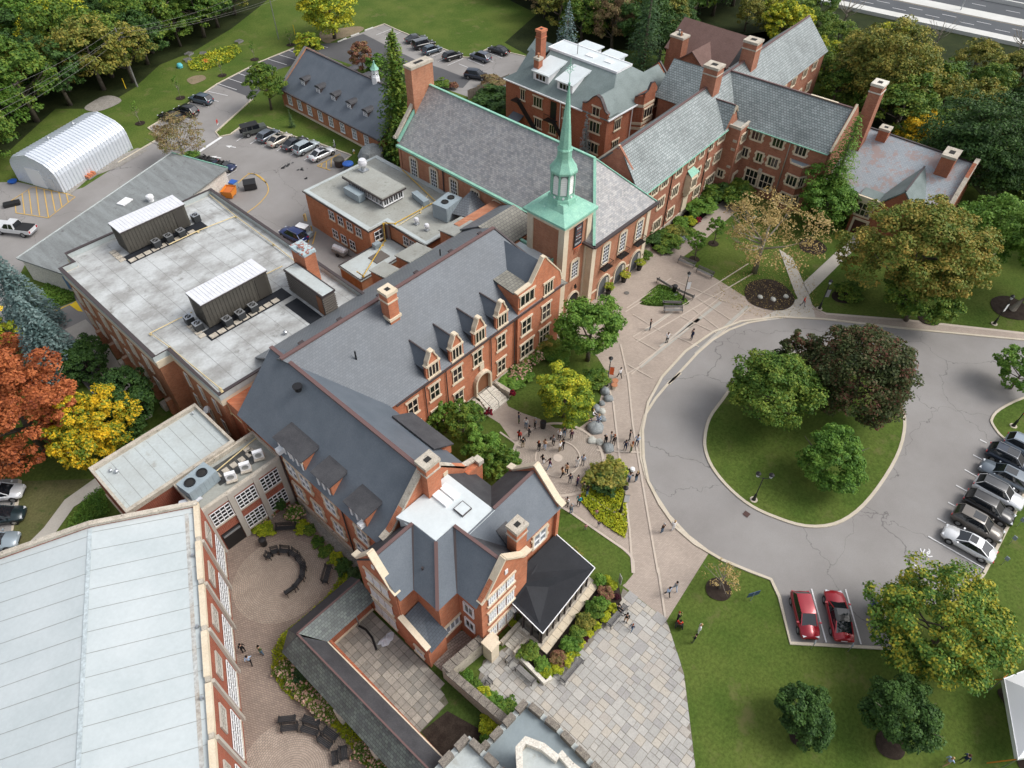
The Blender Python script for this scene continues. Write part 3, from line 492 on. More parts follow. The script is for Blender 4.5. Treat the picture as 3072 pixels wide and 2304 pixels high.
# west side
sheet('west_drive',[(8.59,107.51),(13.96,102.52),(12.44,91.85),(16.56,90.19),(13.40,80.47),(11.01,67.29),(8.16,71.40),(8.15,88.61),(2.82,91.86)],Z2,M.asphalt)
sheet('west_walk',[(10.81,84.25),(13.42,84.21),(13.40,80.47),(11.04,63.22),(10.02,63.34),(10.98,71.55),(11.31,77.94)],Z3,M.concrete)
sheet('spruce_lawn',[(11.19,98.80),(13.74,101.99),(14.91,91.96),(14.26,88.55),(11.17,88.95),(8.51,89.49)],Z4,M.grass)
sheet('far_west_car_park',[(-5.64,68.92),(-2.45,65.47),(-5.05,60.62),(-6.74,57.27),(-7.89,55.72),(-10.81,54.88)],Z2,M.asphalt)
sheet('classroom_path',[(3.11,59.87),(3.00,58.14),(1.74,58.02),(-0.14,58.04),(-3.28,56.07),(-5.81,55.20),(-5.24,57.09),(-3.18,57.83),(-0.39,59.52)],Z3,M.concrete)
sheet('car_park_kerb_walk',[(-2.45,65.47),(-2.27,65.02),(-4.74,60.29),(-6.50,57.02),(-7.73,55.20),(-7.89,55.72),(-6.74,57.27),(-5.05,60.62)],Z3,M.kerb)
sheet('dry_lawn',[(-2.25,64.83),(2.66,59.94),(-0.39,59.52),(-3.18,57.83),(-5.24,57.09),(-7.60,55.41),(-5.41,59.50)],Z2,mottled('dry grass',(0.10,0.105,0.04),(0.14,0.13,0.06),0.4,5,c3=(0.05,0.08,0.02),fineamt=0.3,spec=0.1))
# gym courtyard, cloister court
sheet('gym_courtyard',[(-12,8),(7.3,42.7),(14.95,42.7),(15.5,28.3),(12.6,30.6),(5.4,30.6),(5.0,16),(-2,4)],Z1,tiled('court brick pavers',(0.33,0.26,0.21),(0.26,0.205,0.17),(0.17,0.135,0.115),0.26,0.16,0.02,uv=False,rot=1.1,rough=0.9,stain=0.2,spec=0.2,bump=0.2))
CC1,CC2 = (9.01,36.49),(0.19,22.18)
sheet('court_circle',circ(4.2,CC1),Z2,ringmat('court ring pavers',CC1,0.17,((0.32,0.25,0.2),(0.38,0.31,0.25))))
sheet('court_circle_south',circ(4.2,CC2),Z2,ringmat('court ring pavers south',CC2,0.17,((0.34,0.27,0.22),(0.42,0.34,0.28))))
sheet('gravel_strip',[(14.9,41.8),(15.6,41.8),(15.6,28),(14.2,28.2),(13.9,33)],Z3,M.gravel)
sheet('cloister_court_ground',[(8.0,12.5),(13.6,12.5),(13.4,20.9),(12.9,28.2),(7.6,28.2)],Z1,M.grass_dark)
sheet('bare_soil',[(8.5,13.2),(12.3,13.6),(11.4,16.9),(8.9,17.3)],Z3,M.mulch)
sheet('back_court',[(13.4,18.5),(16.8,18.0),(17.2,20.5),(14.6,23),(13.2,21)],Z3,M.paver2)
# ------------------------------------------------------------------ individually laid paving
def split(rect,out,mn):
    x0,y0,x1,y1 = rect; w,h = x1-x0,y1-y0
    if max(w,h) <= mn*1.55 or (max(w,h) < mn*2.1 and rnd.random() < 0.45): out.append(rect); return
    f = rnd.choice((0.4,0.5,0.6)) if max(w,h) < mn*3 else rnd.uniform(0.4,0.6)
    if w > h: c = x0+w*f; split((x0,y0,c,y1),out,mn); split((c,y0,x1,y1),out,mn)
    else: c = y0+h*f; split((x0,y0,x1,c),out,mn); split((x0,c,x1,y1),out,mn)
def inside(p,poly):
    x,y = p; c = False; n = len(poly)
    for i in range(n):
        x0,y0 = poly[i]; x1,y1 = poly[i-1]
        if (y0 > y) != (y1 > y) and x < (x1-x0)*(y-y0)/(y1-y0)+x0: c = not c
    return c
flag_poly = [(29.68,12.83),(29.71,8.06),(26.9,4.5),(24.2,2.2),(21.38,-0.15),(20,-1.6),(14.5,2),(13.2,6),(15.6,8.8),(15.6,12.2),(12.9,12.3),(13.3,16),(16.3,17.6),(18.7,16.9),(19.0,15.9),(17.7,14.0),(18.2,12.4),(21,12.2),(28,12.2)]
sheet('flagstone_bed',flag_poly,Z1,mottled('flagstone joints',(0.2,0.18,0.15),(0.26,0.23,0.19),1,9))
fmats = [mottled('flagstone %s' % n,c,tuple(v*1.1 for v in c),1.5,9,fineamt=0.14,c3=tuple(v*0.8 for v in c),bump=0.05) for n,c in (('grey',(0.37,0.36,0.335)),('buff',(0.43,0.395,0.34)),('pale',(0.42,0.405,0.375)),('dark',(0.325,0.315,0.3)),('rose',(0.40,0.37,0.33)))]
def clip(poly,cl):
    out = poly
    n = len(cl)
    for i in range(n):
        a,b = cl[i],cl[(i+1) % n]; inp = out; out = []
        side = lambda p: (b[0]-a[0])*(p[1]-a[1])-(b[1]-a[1])*(p[0]-a[0])
        for j in range(len(inp)):
            p,q_ = inp[j-1],inp[j]; sp,sq = side(p),side(q_)
            if (sp < 0) != (sq < 0): t_ = sp/(sp-sq); out.append((p[0]+(q_[0]-p[0])*t_,p[1]+(q_[1]-p[1])*t_))
            if sq >= 0: out.append(q_)
        if not out: return []
    return out

def halfclip(pl,a,b):
    out = []; side = lambda p: (b[0]-a[0])*(p[1]-a[1])-(b[1]-a[1])*(p[0]-a[0])
    for j in range(len(pl)):
        p,q_ = pl[j-1],pl[j]; sp,sq = side(p),side(q_)
        if (sp < 0) != (sq < 0): t_ = sp/(sp-sq); out.append((p[0]+(q_[0]-p[0])*t_,p[1]+(q_[1]-p[1])*t_))
        if sq >= 0: out.append(q_)
    return out
fb = bpy.data.objects['flagstone_bed']; rects = []; split((12.6,-3,31,18),rects,0.56); stones = []
for rc in rects:
    c = ((rc[0]+rc[2])/2,(rc[1]+rc[3])/2)
    if not inside(c,flag_poly): continue
    g = 0.018; pl = [(rc[0]+g,rc[1]+g),(rc[2]-g,rc[1]+g),(rc[2]-g,rc[3]-g),(rc[0]+g,rc[3]-g)]
    pl = halfclip(pl,(21.38,-0.15),(26.9,4.5)); pl = halfclip(pl,(26.9,4.5),(29.71,8.06)) if pl else pl
    if len(pl) > 2: stones.append((math.hypot(*c),pl))
stones.sort(); rest = [MB() for _ in fmats]
for i,(d,pl) in enumerate(stones):
    k = rnd.choice((0,0,0,1,1,2,2,3,4)); z1 = 0.03+rnd.random()*0.012
    if i < 300: MB().prism(pl,0.03,z1+0.05,0,False).build('flagstone',fmats[k],fb)
    else: rest[k].prism(pl,0.03,z1+0.05,0,False)
mb = MB()
for k,r_ in enumerate(rest):
    mb.add(r_.v,r_.f,k)
if mb.v: tag(mb.build('flagstones_beyond',fmats,fb),kind='stuff')
tb = sheet('court_slab_bed',[(8.6,17.3),(11.9,17.3),(12.9,20.9),(12.75,27.9),(8.3,27.9)],Z2,mottled('slab joints',(0.09,0.09,0.06),(0.13,0.12,0.09),2,9))
smats = [mottled('court slab %s' % n,c,tuple(v*0.8 for v in c),1.0,7,fineamt=0.2,c3=(0.19,0.17,0.12)) for n,c in (('pale',(0.40,0.37,0.32)),('mid',(0.34,0.315,0.275)),('dark',(0.28,0.265,0.235)))]
for i in range(7):
    for j in range(17):
        x0 = 8.4+i*0.625; y0 = 17.35+j*0.625
        if x0 > 8.4+((y0-17.3)*0.9+2.9) or (x0+0.6 > 12.85): continue
        a = rnd.uniform(-0.012,0.012)
        MB().obox((x0+0.31,y0+0.31,0.03),(0.59,0.59,0.055+rnd.random()*0.015),a).build('paving_slab',rnd.choice(smats),tb)
# painted markings
def marks(name,mat,segs,w,z=Z4): 
    k = MB()
    for s_ in segs: strip(k,s_,w,z)
    return tag(k.build(name,mat),kind='structure')
marks('bay_line_paint',M.line_white,[[(69.97,-5.28),(69.98,-5.97)],[(67.31,-5.44),(67.30,-6.37)],[(64.71,-5.46),(64.64,-6.91)],[(62.06,-5.50),(62.06,-6.70)],[(59.38,-5.66),(59.40,-6.31)],[(56.73,-5.56),(56.77,-6.36)],[(54.08,-5.66),(54.20,-10.92)],[(50.10,-5.76),(50.13,-6.87)],
  [(41.30,0.13),(37.50,-3.13)],[(43.38,-2.18),(39.39,-5.42)],[(58.14,129.24),(59.66,125.17)],[(56.81,125.64),(57.22,124.29)],[(53.32,127.59),(54.83,123.73)],[(49.64,122.91),(50.02,121.85)],[(68.60,111.88),(68.57,111.84)],
  [(51.27,109.34),(52.96,109.77)],[(52.36,106.87),(54.23,107.38)],[(53.25,104.46),(54.31,104.62)],[(54.04,101.65),(55.51,102.05)],[(54.79,98.91),(55.64,99.03)],[(55.40,96.01),(56.56,96.17)],[(44.02,100.85),(46.26,101.38)],
  [(96.91,127.17),(101.54,127.26)],[(96.88,124.40),(101.30,124.44)],[(96.93,121.77),(97.95,121.79)],[(97.42,110.52),(101.16,110.63)],[(96.74,107.87),(98.08,107.87)],[(96.72,105.17),(101.15,105.22)],[(98.76,104.08),(98.82,100.76)],[(101.53,104.23),(101.50,99.71)],[(106.68,104.20),(106.68,99.64)],[(104.04,100.49),(104.04,99.66)]],0.13)
marks('dark_bay_paint',M.line_white,[[(68.80,132.80),(69.11,130.70)],[(66.28,132.27),(67.00,128.23)],[(63.69,131.74),(64.68,126.73)],[(61.09,131.22),(62.13,126.03)],[(69.25,131.35),(69.29,130.91)],[(71.80,131.32),(72.38,128.21)],[(74.03,133.68),(75.05,128.46)],[(76.80,133.73),(77.76,128.74)],[(79.48,133.92),(79.64,132.36)],[(85.57,130.59),(85.73,129.27)]],0.13,Z4)
marks('stop_line_paint',M.line_white,[[(43.08,110.14),(50.37,112.40)]],0.55)
k = MB()
for (tx,ty),(hx,hy) in ([(50.09,107.58),(49.23,109.32)],[(46.53,106.36),(45.68,108.05)]):
    dx,dy = hx-tx,hy-ty; L_ = math.hypot(dx,dy); dx /= L_; dy /= L_; nx,ny = -dy,dx; m = (tx+dx*L_*0.5,ty+dy*L_*0.5)
    k.add([(tx+nx*.12,ty+ny*.12,Z4),(tx-nx*.12,ty-ny*.12,Z4),(m[0]-nx*.12,m[1]-ny*.12,Z4),(m[0]+nx*.12,m[1]+ny*.12,Z4)],[[0,1,2,3]]); k.add([(m[0]+nx*.42,m[1]+ny*.42,Z4),(m[0]-nx*.42,m[1]-ny*.42,Z4),(hx,hy,Z4)],[[0,1,2]])
tag(k.build('arrow_paint',M.line_white),kind='structure')
marks('hatched_area_paint',M.line_yellow,[[(17.85,118.22),(21.94,119.88),(24.73,114.07),(25.15,112.35),(19.98,109.71),(17.30,114.50),(18.64,118.24)],[(20.05,119.06),(18.08,113.44)],[(21.19,119.42),(18.71,112.44)],[(22.39,119.65),(19.34,111.26)],[(22.91,118.09),(19.98,109.71)],[(23.52,116.94),(21.36,110.62)],[(24.03,115.40),(22.59,111.16)],[(24.58,114.07),(23.82,111.74)],
  [(55.75,93.00),(60.65,93.34),(59.75,91.94)],[(55.76,92.06),(56.94,93.15)],[(56.12,91.13),(57.78,93.20)],[(56.99,91.01),(58.79,93.24)],[(59.14,92.58),(59.85,93.52)],[(55.75,93.00),(56.36,90.34)]],0.14)
marks('loading_curve_paint',M.line_yellow,[smoothpoly([(44.03,97.74),(47.26,98.72),(47.23,94.58)],4,False),smoothpoly([(46.84,99.16),(47.64,97.51),(47.26,94.80),(46.41,92.92),(45.24,91.69),(43.16,90.52),(41.29,89.92),(40.26,89.63)],4,False),[(46.23,83.33),(45.21,81.45)],[(44.89,80.01),(44.41,79.21)],[(42.83,81.24),(42.59,80.62)],[(44.55,78.40),(42.36,76.27)],[(43.33,78.19),(42.19,77.08)]],0.14)
marks('drive_yellow_paint',M.line_bright,[[(11.22,88.46),(13.51,88.40)]],0.15)
k = MB(); k.add([(x,y,Z4) for x,y in [(13.29,88.28),(14.21,88.51),(13.85,85.79),(13.49,86.35)]],[[0,1,2,3]]); k.add([(x,y,Z4) for x,y in [(7.20,94.66),(7.49,94.28),(6.96,93.38),(6.46,93.91)]],[[0,1,2,3]]); tag(k.build('yellow_panel_paint',M.line_bright),kind='structure')
k = MB(); ax = (52.35,-6.03); strip(k,[(ax[0]+0.42*math.cos(a),ax[1]+0.42*math.sin(a)) for a in [math.pi*2*i/14 for i in range(4,14)]],0.1,Z4); strip(k,[(51.75,-5.94),(51.98,-6.23),(52.49,-6.32)],0.12,Z4); strip(k,[(51.98,-6.23),(51.88,-6.55),(52.18,-6.78)],0.12,Z4); strip(k,[(52.44,-5.97),(51.96,-5.97)],0.12,Z4); tag(k.build('wheelchair_symbol_paint',M.line_white),kind='structure')
k = MB(); k.add([(x,y,Z4) for x,y in [(44.10,8.85),(44.67,8.84),(44.65,8.25),(44.05,8.29)]],[[0,1,2,3]]); tag(k.build('drain_grate',flat('rusted grate',(0.07,0.035,0.03),0.8)),kind='structure')
k = MB(); mhc = (63.92,37.45); k.add([(mhc[0]+0.35*math.cos(a),mhc[1]+0.35*math.sin(a),Z4) for a in ang],[list(range(64))]); tag(k.build('manhole_cover',flat('manhole iron',(0.13,0.12,0.11),0.7)),kind='structure')
k = MB()
for (x,y),(rx,ry),sd_ in (((53.31,93.86),(1.3,0.8),1),((52.74,96.64),(0.9,0.35),2),((51.77,96.58),(0.5,0.3),3),((52.31,91.22),(0.3,0.2),4)):
    for j in range(9):
        a = rnd.uniform(0,6.28); q_ = rnd.random(); cx,cy = x+rx*q_*math.cos(a),y+ry*q_*math.sin(a); r_ = rnd.uniform(0.1,0.3); k.add([(cx+r_*rnd.uniform(.6,1)*math.cos(b),cy+r_*rnd.uniform(.4,1)*math.sin(b),Z4) for b in ang[::6]],[list(range(11))])
tag(k.build('oil_stains',flat('oil stain',(0.06,0.06,0.06),0.7)),kind='structure')
# highway bridge over the canal
hw = thing('highway_bridge','wide concrete highway bridge with grey lanes crossing the teal canal at the top right','bridge',(185,40,0))
d0,d1 = Vector((0.138,-0.9904)),Vector((0.9904,0.138)); Z0_ = Vector((182.6,45.0))
def hq(a,b): p = Z0_+d0*a+d1*b; return (p.x,p.y)
def hband(mb,b0,b1,z0,z1,a0=-110,a1=120): mb.prism([hq(a0,b0),hq(a1,b0),hq(a1,b1),hq(a0,b1)],z0,z1)
mb = P_(hw); hband(mb,0.4,46,-1.6,-0.1); mb.build('deck',M.concrete_pale,hw)
mb = P_(hw); hband(mb,0.1,0.4,-2.2,0.75); hband(mb,0.4,5.3,-0.1,0.05); mb.build('shoulder',M.concrete_pale,hw)
mb = P_(hw); hband(mb,0.0,0.1,-2.1,-0.2); mb.build('edge_beam',mottled('grey beam concrete',(0.3,0.31,0.3),(0.2,0.21,0.2),0.5,4),hw)  # beam in a darker mottled grey than the deck
mb = P_(hw); hband(mb,5.3,13.4,-0.1,0.02); hband(mb,17.6,25.4,-0.1,0.02); hband(mb,27.0,45,-0.1,0.02); mb.build('carriageway',M.asphalt_hwy,hw)
mb = P_(hw); hband(mb,13.4,17.6,-0.1,0.06); hband(mb,25.4,26.0,0.0,0.9); mb.build('median',M.concrete_pale,hw)
mb = P_(hw); hband(mb,12.9,13.05,0.02,0.03); mb.build('edge_line',flat('tan edge line',(0.45,0.36,0.22),0.8),hw)
for off in (0,1.4):
    for i in range(-6,14): P_(hw).prism([hq(i*7.3+off*2.2,7.6+off*1.8),hq(i*7.3+off*2.2+3.0,7.6+off*1.8),hq(i*7.3+off*2.2+3.0,7.75+off*1.8),hq(i*7.3+off*2.2,7.75+off*1.8)],0.02,0.035).build('lane_dash',M.line_white,hw)
for i in range(-6,14): P_(hw).prism([hq(i*7.3,21.4),hq(i*7.3+3.0,21.4),hq(i*7.3+3.0,21.55),hq(i*7.3,21.55)],0.02,0.035).build('lane_dash',M.line_white,hw)
for a in (-60,-22,15.5,52):
    mb = P_(hw); mb.prism([hq(a-1.2,1.5),hq(a+1.2,1.5),hq(a+1.2,30),hq(a-1.2,30)],-5.3,-2.4); mb.prism([hq(a-2.6,0.6),hq(a+2.6,0.6),hq(a+2.6,32),hq(a-2.6,32)],-2.5,-1.6); mb.build('pier',M.concrete_pale,hw)
px,py = hq(15.5,-0.02)
tc = bpy.data.curves.new('graffiti','FONT'); tc.body = 'GRAFI'; tc.size = 1.0; tc.extrude = 0.01
bpy.data.curves.remove(tc)
lp = thing('highway_lamp','tall grey lamp column on the highway median at the top right','lamp',(*hq(6.0,15.5),0.06))
MB().tube([(0,0,0),(0,0,9)],[0.14,0.09],8).tube([(0,0,9),(1.2,0.3,9.2)],0.06,6).build('pole',M.steel,lp)
# ================================================================== BUILDINGS
def walls(t,polys,mat,name='wall'):
    mb = P_(t)
    for pl,z0,z1 in polys: mb.prism(pl,z0,z1)
    return mb.build(name,mat,t)
def rect(x0,y0,x1,y1): return [(x0,y0),(x1,y0),(x1,y1),(x0,y1)]
def gable_wall(t,a,b,z0,z1,apex,depth,mat,name='gable'):
    """vertical gable wall from a to b (xy), shoulders z1, apex height; depth vector xy into the building"""
    mb = P_(t) if not t.get('loc_authored') else MB(); mx,my = (a[0]+b[0])/2,(a[1]+b[1])/2; pr = [(a[0],a[1],z0),(b[0],b[1],z0),(b[0],b[1],z1),(mx,my,apex),(a[0],a[1],z1)]
    bk = [(x+depth[0],y+depth[1],z) for x,y,z in pr]; mb.add(pr+bk,[[0,1,2,3,4],[9,8,7,6,5]]+[[i,5+i,5+(i+1) % 5,(i+1) % 5] for i in range(5)]); return mb.build(name,mat,t)
def roof(t,slopes,mat,name='roof_slope',th=0.16):
    out = []
    for s_ in slopes:
        mb = P_(t) if not t.get('loc_authored') else MB(); mb.slab(s_,th); out.append(mb.build(name,mat,t))
    return out
def part(t,name,mat,fn):
    mb = P_(t) if not t.get('loc_authored') else MB(); fn(mb); return mb.build(name,mat,t)
def parapet(t,pl,z,h,w,mat,name='parapet'):
    mb = P_(t) if not t.get('loc_authored') else MB(); strip(mb,pl,w,z,h,closed=True); return mb.build(name,mat,t)
# ---- main wing (red brick school with stone trimmed dormers)
mw = thing('school_building','long red brick school wing with dark slate roof, curly dormers and arched doorway','building',(37,45,0))
walls(mw,[(rect(15.3,38.8,51,54.2),0,8.5)],M.brick_red)
zr = 14.5
roof(mw,[[(24.5,38.45,8.6),(51.0,38.45,8.6),(47.6,45.8,zr),(19.6,45.8,zr)]],M.slate)
roof(mw,[[(51.0,38.45,8.6),(51.6,46.2,9.6),(47.6,45.8,zr)]],M.slate)
roof(mw,[[(51.5,54.6,8.2),(20.5,54.6,8.2),(19.6,45.8,zr),(47.6,45.8,zr)]],M.slate_back)
coping(mw,[(19.6,45.8,zr+0.05),(47.6,45.8,zr+0.05)],0.4,0.15,M.redtrim,'ridge_cap')
coping(mw,[(47.6,45.8,zr+0.05),(51.0,38.6,8.75)],0.3,0.08,M.darktrim,'hip_cap')
part(mw,'gutter',M.darktrim,lambda m: m.ribbon3([(26,38.35,8.5),(51.2,38.35,8.5)],0.16,0.16))
part(mw,'plinth',M.stone_old,lambda m: m.box(26,38.72,0,50.9,38.8,0.9))
def shaped(t,cx,y,zs,zp,hw,mat,cop,d=0.35):   # curly stone-coped gable front, outline in x-z
    pr = [(-hw,0),(hw,0),(hw,zs[0]),(hw*0.72,zs[0]+0.12),(hw*0.66,zs[1]),(hw*0.3,zs[2]),(hw*0.22,zp),(-hw*0.22,zp),(-hw*0.3,zs[2]),(-hw*0.66,zs[1]),(-hw*0.72,zs[0]+0.12),(-hw,zs[0])]
    mb = P_(t); n = len(pr); z0 = zs[3]
    mb.add([(cx+a,y,z0+b if b else z0) for a,b in pr]+[(cx+a,y+d,z0+b if b else z0) for a,b in pr],[list(range(n)),list(range(n,2*n))[::-1]]+[[i,n+i,n+(i+1) % n,(i+1) % n] for i in range(n)])
    o = mb.build('dormer_gable',mat,t); c = P_(t); c.ribbon3([(cx+a,y+d/2,z0+b) for a,b in pr[2:]],d+0.22,0.14); c.build('dormer_coping',cop,t); return o
for cx in (31.2,34.45,37.8,41.2):
    shaped(mw,cx,38.62,(1.75,2.35,3.0,8.6),3.4,0.95,M.brick_red,M.stone)
    roof(mw,[[(cx-1.0,38.9,10.0),(cx-1.0,40.6,10.0),(cx,42.3,11.3),(cx,38.9,11.3)],[(cx+1.0,40.6,10.0),(cx+1.0,38.9,10.0),(cx,38.9,11.3),(cx,42.3,11.3)]],M.slate_flat,'dormer_roof',0.08)
    part(mw,'dormer_cheek',M.slate_dark,lambda m: (m.box(cx-0.95,38.9,8.4,cx-0.85,40.5,9.95),m.box(cx+0.85,38.9,8.4,cx+0.95,40.5,9.95)))
    coping(mw,[(cx,38.95,11.36),(cx,42.3,11.36)],0.16,0.08,M.darktrim,'dormer_ridge')
    coping(mw,[(cx-1.0,40.5,10.1),(cx,42.3,11.4)],0.14,0.06,M.darktrim,'valley'); coping(mw,[(cx+1.0,40.5,10.1),(cx,42.3,11.4)],0.14,0.06,M.darktrim,'valley')
    win(mw,cx,38.6,9.55,-90,1.3,1.5,'dorm3')
    if cx != 37.8: win(mw,cx,38.78,6.2,-90,1.25,2.0,'cross'); win(mw,cx,38.78,2.5,-90,1.25,2.0,'cross')
    else: win(mw,cx-0.3,38.78,6.4,-90,1.25,2.0,'cross')
win(mw,28.2,38.78,6.2,-90,1.25,2.0,'cross'); win(mw,28.2,38.78,2.5,-90,1.25,2.0,'cross')
# cross gable at the east end
part(mw,'east_bay',M.brick_red,lambda m: m.prism(rect(43.6,38.5,50.9,46),0,9.6))
mb = P_(mw); pr = [(43.6,9.6),(50.9,9.6),(50.6,10.7),(48.3,13.5),(47.9,14.1),(47.5,14.1),(47.1,13.5),(45.7,11.7),(43.6,11.6)]; n = len(pr)
mb.add([(x,38.5,z) for x,z in pr]+[(x,38.95,z) for x,z in pr],[list(range(n)),list(range(n,2*n))[::-1]]+[[i,n+i,n+(i+1) % n,(i+1) % n] for i in range(n)]); mb.build('east_gable',M.brick_red,mw)
coping(mw,[(50.9,38.7,9.7),(50.6,38.7,10.75),(48.3,38.7,13.55),(47.9,38.7,14.15),(47.5,38.7,14.15),(47.1,38.7,13.55),(45.7,38.7,11.75),(43.4,38.7,11.65)],0.5,0.16,M.stone)
roof(mw,[[(43.4,39,11.5),(45.6,39,11.5),(46.2,42.3,11.6),(43.6,42.3,11.6)]],M.slate_old,'low_roof')
roof(mw,[[(51.2,38.9,9.4),(51.2,44,9.4),(47.8,46,13.4),(47.7,38.9,13.4)],[(45.4,44,11.2),(45.4,38.9,11.2),(47.7,38.9,13.4),(47.8,46,13.4)]],M.slate_flat)
part(mw,'parapet_infill',M.brick_red,lambda m: m.prism(rect(43.6,38.95,45.7,41.5),9.5,11.45))
win(mw,45.0,38.48,10.3,-90,2.2,1.5,'dorm3'); win(mw,48.6,38.48,9.6,-90,1.4,1.6,'dorm3')
for x_,kd,w_ in ((45.0,'cross',1.5),(48.4,'cross',1.4)):
    win(mw,x_,38.48,6.2,-90,w_,2.1,kd)
win(mw,45.2,38.48,2.6,-90,2.1,2.1,'cross3'); win(mw,48.3,38.48,2.7,-90,1.7,2.1,'cross3')
roof(mw,[[(50.8,38.4,8.3),(52.0,38.3,8.3),(52.0,40.4,8.4),(50.8,40.5,9.4)]],M.slate_old,'corner_roof',0.1)
for x_ in (29.9,32.85,39.5,43.3): part(mw,'downpipe',M.darktrim,lambda m: m.tube([(x_,38.66,0.2),(x_,38.66,8.5)],0.06,6))
# arched doorway and steps
mb = P_(mw); n = 10; cx = 38.0; r1,r0,h = 1.25,1.0,1.9; out = [(cx-r1,0)]+[(cx-r1*math.cos(math.pi*i/n),h+r1*math.sin(math.pi*i/n)) for i in range(n+1)]+[(cx+r1,0)]; inn = [(cx-r0,0)]+[(cx-r0*math.cos(math.pi*i/n),h+r0*math.sin(math.pi*i/n)) for i in range(n+1)]+[(cx+r0,0)]
k_ = len(out); vs = [(x,38.35,z+0.9) for x,z in out]+[(x,38.35,z+0.9) for x,z in inn]+[(x,38.8,z+0.9) for x,z in out]+[(x,38.8,z+0.9) for x,z in inn]
mb.add(vs,[[i,i+1,k_+i+1,k_+i] for i in range(k_-1)]+[[i,2*k_+i,2*k_+i+1,i+1] for i in range(k_-1)]+[[k_+i,k_+i+1,3*k_+i+1,3*k_+i] for i in range(k_-1)]); mb.build('door_surround',M.stone,mw)
part(mw,'doorway',M.door_wood,lambda m: m.add([(x,38.74,z+0.9) for x,z in inn],[list(range(k_))]))
part(mw,'carved_panel',M.stone,lambda m: m.box(37.7,38.6,4.35,38.3,38.8,5.1))
st = thing('entrance_steps','grey stone steps with stone cheek walls below the arched red brick doorway','steps',(38,37.3,0))
for i in range(6):
    part(st,'step',M.stone_white,lambda m: m.box(36.6+0.05*i,38.5-0.0-2.4+0.36*i,0.15*i,39.6-0.05*i,38.5-2.4+0.36*(i+1) if i < 5 else 38.5,0.15*(i+1)))
part(st,'cheek_wall',M.stone_old,lambda m: m.prism([(36.5,38.5),(36.2,38.5),(35.6,36.4),(36.0,36.2),(36.5,37.5)],0,1.0)); part(st,'cheek_wall',M.stone_old,lambda m: m.prism([(39.7,38.5),(40.1,38.5),(40.2,36.4),(39.8,36.2),(39.6,37.5)],0,1.0))
for xx in (36.8,38.0,39.4): part(st,'handrail',M.black,lambda m: m.tube([(xx,38.3,1.7),(xx,36.2,0.95),(xx,36.1,0.0)],0.03,5))
chimney(mw,30.55,43.6,31.75,44.8,10.8,16.6,M.brick_red,M.stone,nm='chimney')
part(mw,'chimney_band',M.stone,lambda m: m.box(30.4,43.45,13.2,31.9,44.95,13.5))
part(mw,'vent_pipe',M.black,lambda m: (m.tube([(25.5,42.9,12),(25.5,42.9,13.2)],0.08,6),m.tube([(41.6,48.2,12.3),(41.6,48.2,13.6)],0.08,6)))
for x_ in (22.5,27,32,37,42,46.5): part(mw,'roof_vent',M.darktrim,lambda m: m.obox((x_,46.9,13.75),(0.55,0.4,0.15),0))
# rear flat sheds
for x0,x1 in ((31.6,34.3),(37.9,40.2),(41.8,45.4),(49.0,53.0)):
    part(mw,'rear_shed_wall',M.brick_flat,lambda m: m.box(x0+0.1,53.5,0,x1-0.1,56.6,8.2)); part(mw,'rear_shed_roof',M.flatroof3,lambda m: m.slab([(x1,56.8,8.35),(x0,56.8,8.35),(x0,54.0,8.75),(x1,54.0,8.75)],0.15))
# ---- link block of old shingle and white roof beside the tower
lk = thing('link_block','low block with tan shingles and white flat roof edged in green copper beside the tower','building',(54,48,0))
walls(lk,[(rect(50.9,42.3,54.3,47.6),0,8.4),(rect(51,47.5,58.2,56),0,8.6)],M.brick_tan)
roof(lk,[[(52.2,47.6,8.9),(58.0,47.6,8.9),(56.5,50.9,11.0),(50.2,50.9,11.0)]],M.slate_old,'shingle_slope'); roof(lk,[[(57.8,54.5,8.7),(50.5,54.5,8.7),(50.2,50.9,11.0),(56.5,50.9,11.0)]],M.slate_back,'rear_slope')
part(lk,'flat_roof',M.whiteroof,lambda m: m.box(51.3,42.6,8.4,53.9,47.8,8.55)); part(lk,'copper_cornice',M.copper,lambda m: strip(m,[(51.1,47.8),(51.1,42.2),(54.2,42.2),(54.2,47.8)],0.35,8.2,0.55))
part(lk,'hip_roof',M.slate_back,lambda m: (m.slab([(54.6,57.2,7.2),(58.2,57.2,7.2),(57.9,59.8,8.6)],0.1),m.slab([(54.2,60.6,6.6),(54.6,57.2,7.2),(57.9,59.8,8.6)],0.1)))
# ---- tower with green spire
tw = thing('spire_tower','square brick and cream tower carrying a tall green copper spire','tower',(56.2,43.4,0))
walls(tw,[(rect(53.9,40.8,58.6,46.1),0,13.1)],M.brick_tan)
def twst(m):
    for x_,y_ in ((53.75,40.65),(58.0,40.65),(53.75,45.4),(58.0,45.4)): m.box(x_,y_,0,x_+0.85,y_+0.85,13.1)
    m.box(53.7,40.6,13.1,58.9,46.3,13.8)
part(tw,'stone_pilaster',M.stone,twst)
e0,e1,zc = 3.05,3.0,14.0
part(tw,'copper_cornice',M.copper,lambda m: m.box(53.25,40.25,13.8,59.3,46.6,14.1))
CX_,CY_ = 56.35,43.4
part(tw,'copper_roof',M.copper,lambda m: (m.lathe([(4.35,14.1),(2.6,14.7),(1.95,15.4)],(CX_,CY_),4,rot=math.pi/4),m.lathe([(1.75,14.9),(1.6,15.6)],(CX_,CY_),8,rot=math.pi/8)))
part(tw,'lantern_base',M.copper,lambda m: m.lathe([(1.55,15.2),(1.55,15.7),(1.42,15.75),(1.42,16.2)],(CX_,CY_),8,rot=math.pi/8))
part(tw,'lantern_core',flat('lantern grey',(0.35,0.37,0.37),0.7),lambda m: m.lathe([(1.15,16.2),(1.15,19.0)],(CX_,CY_),8,rot=math.pi/8))
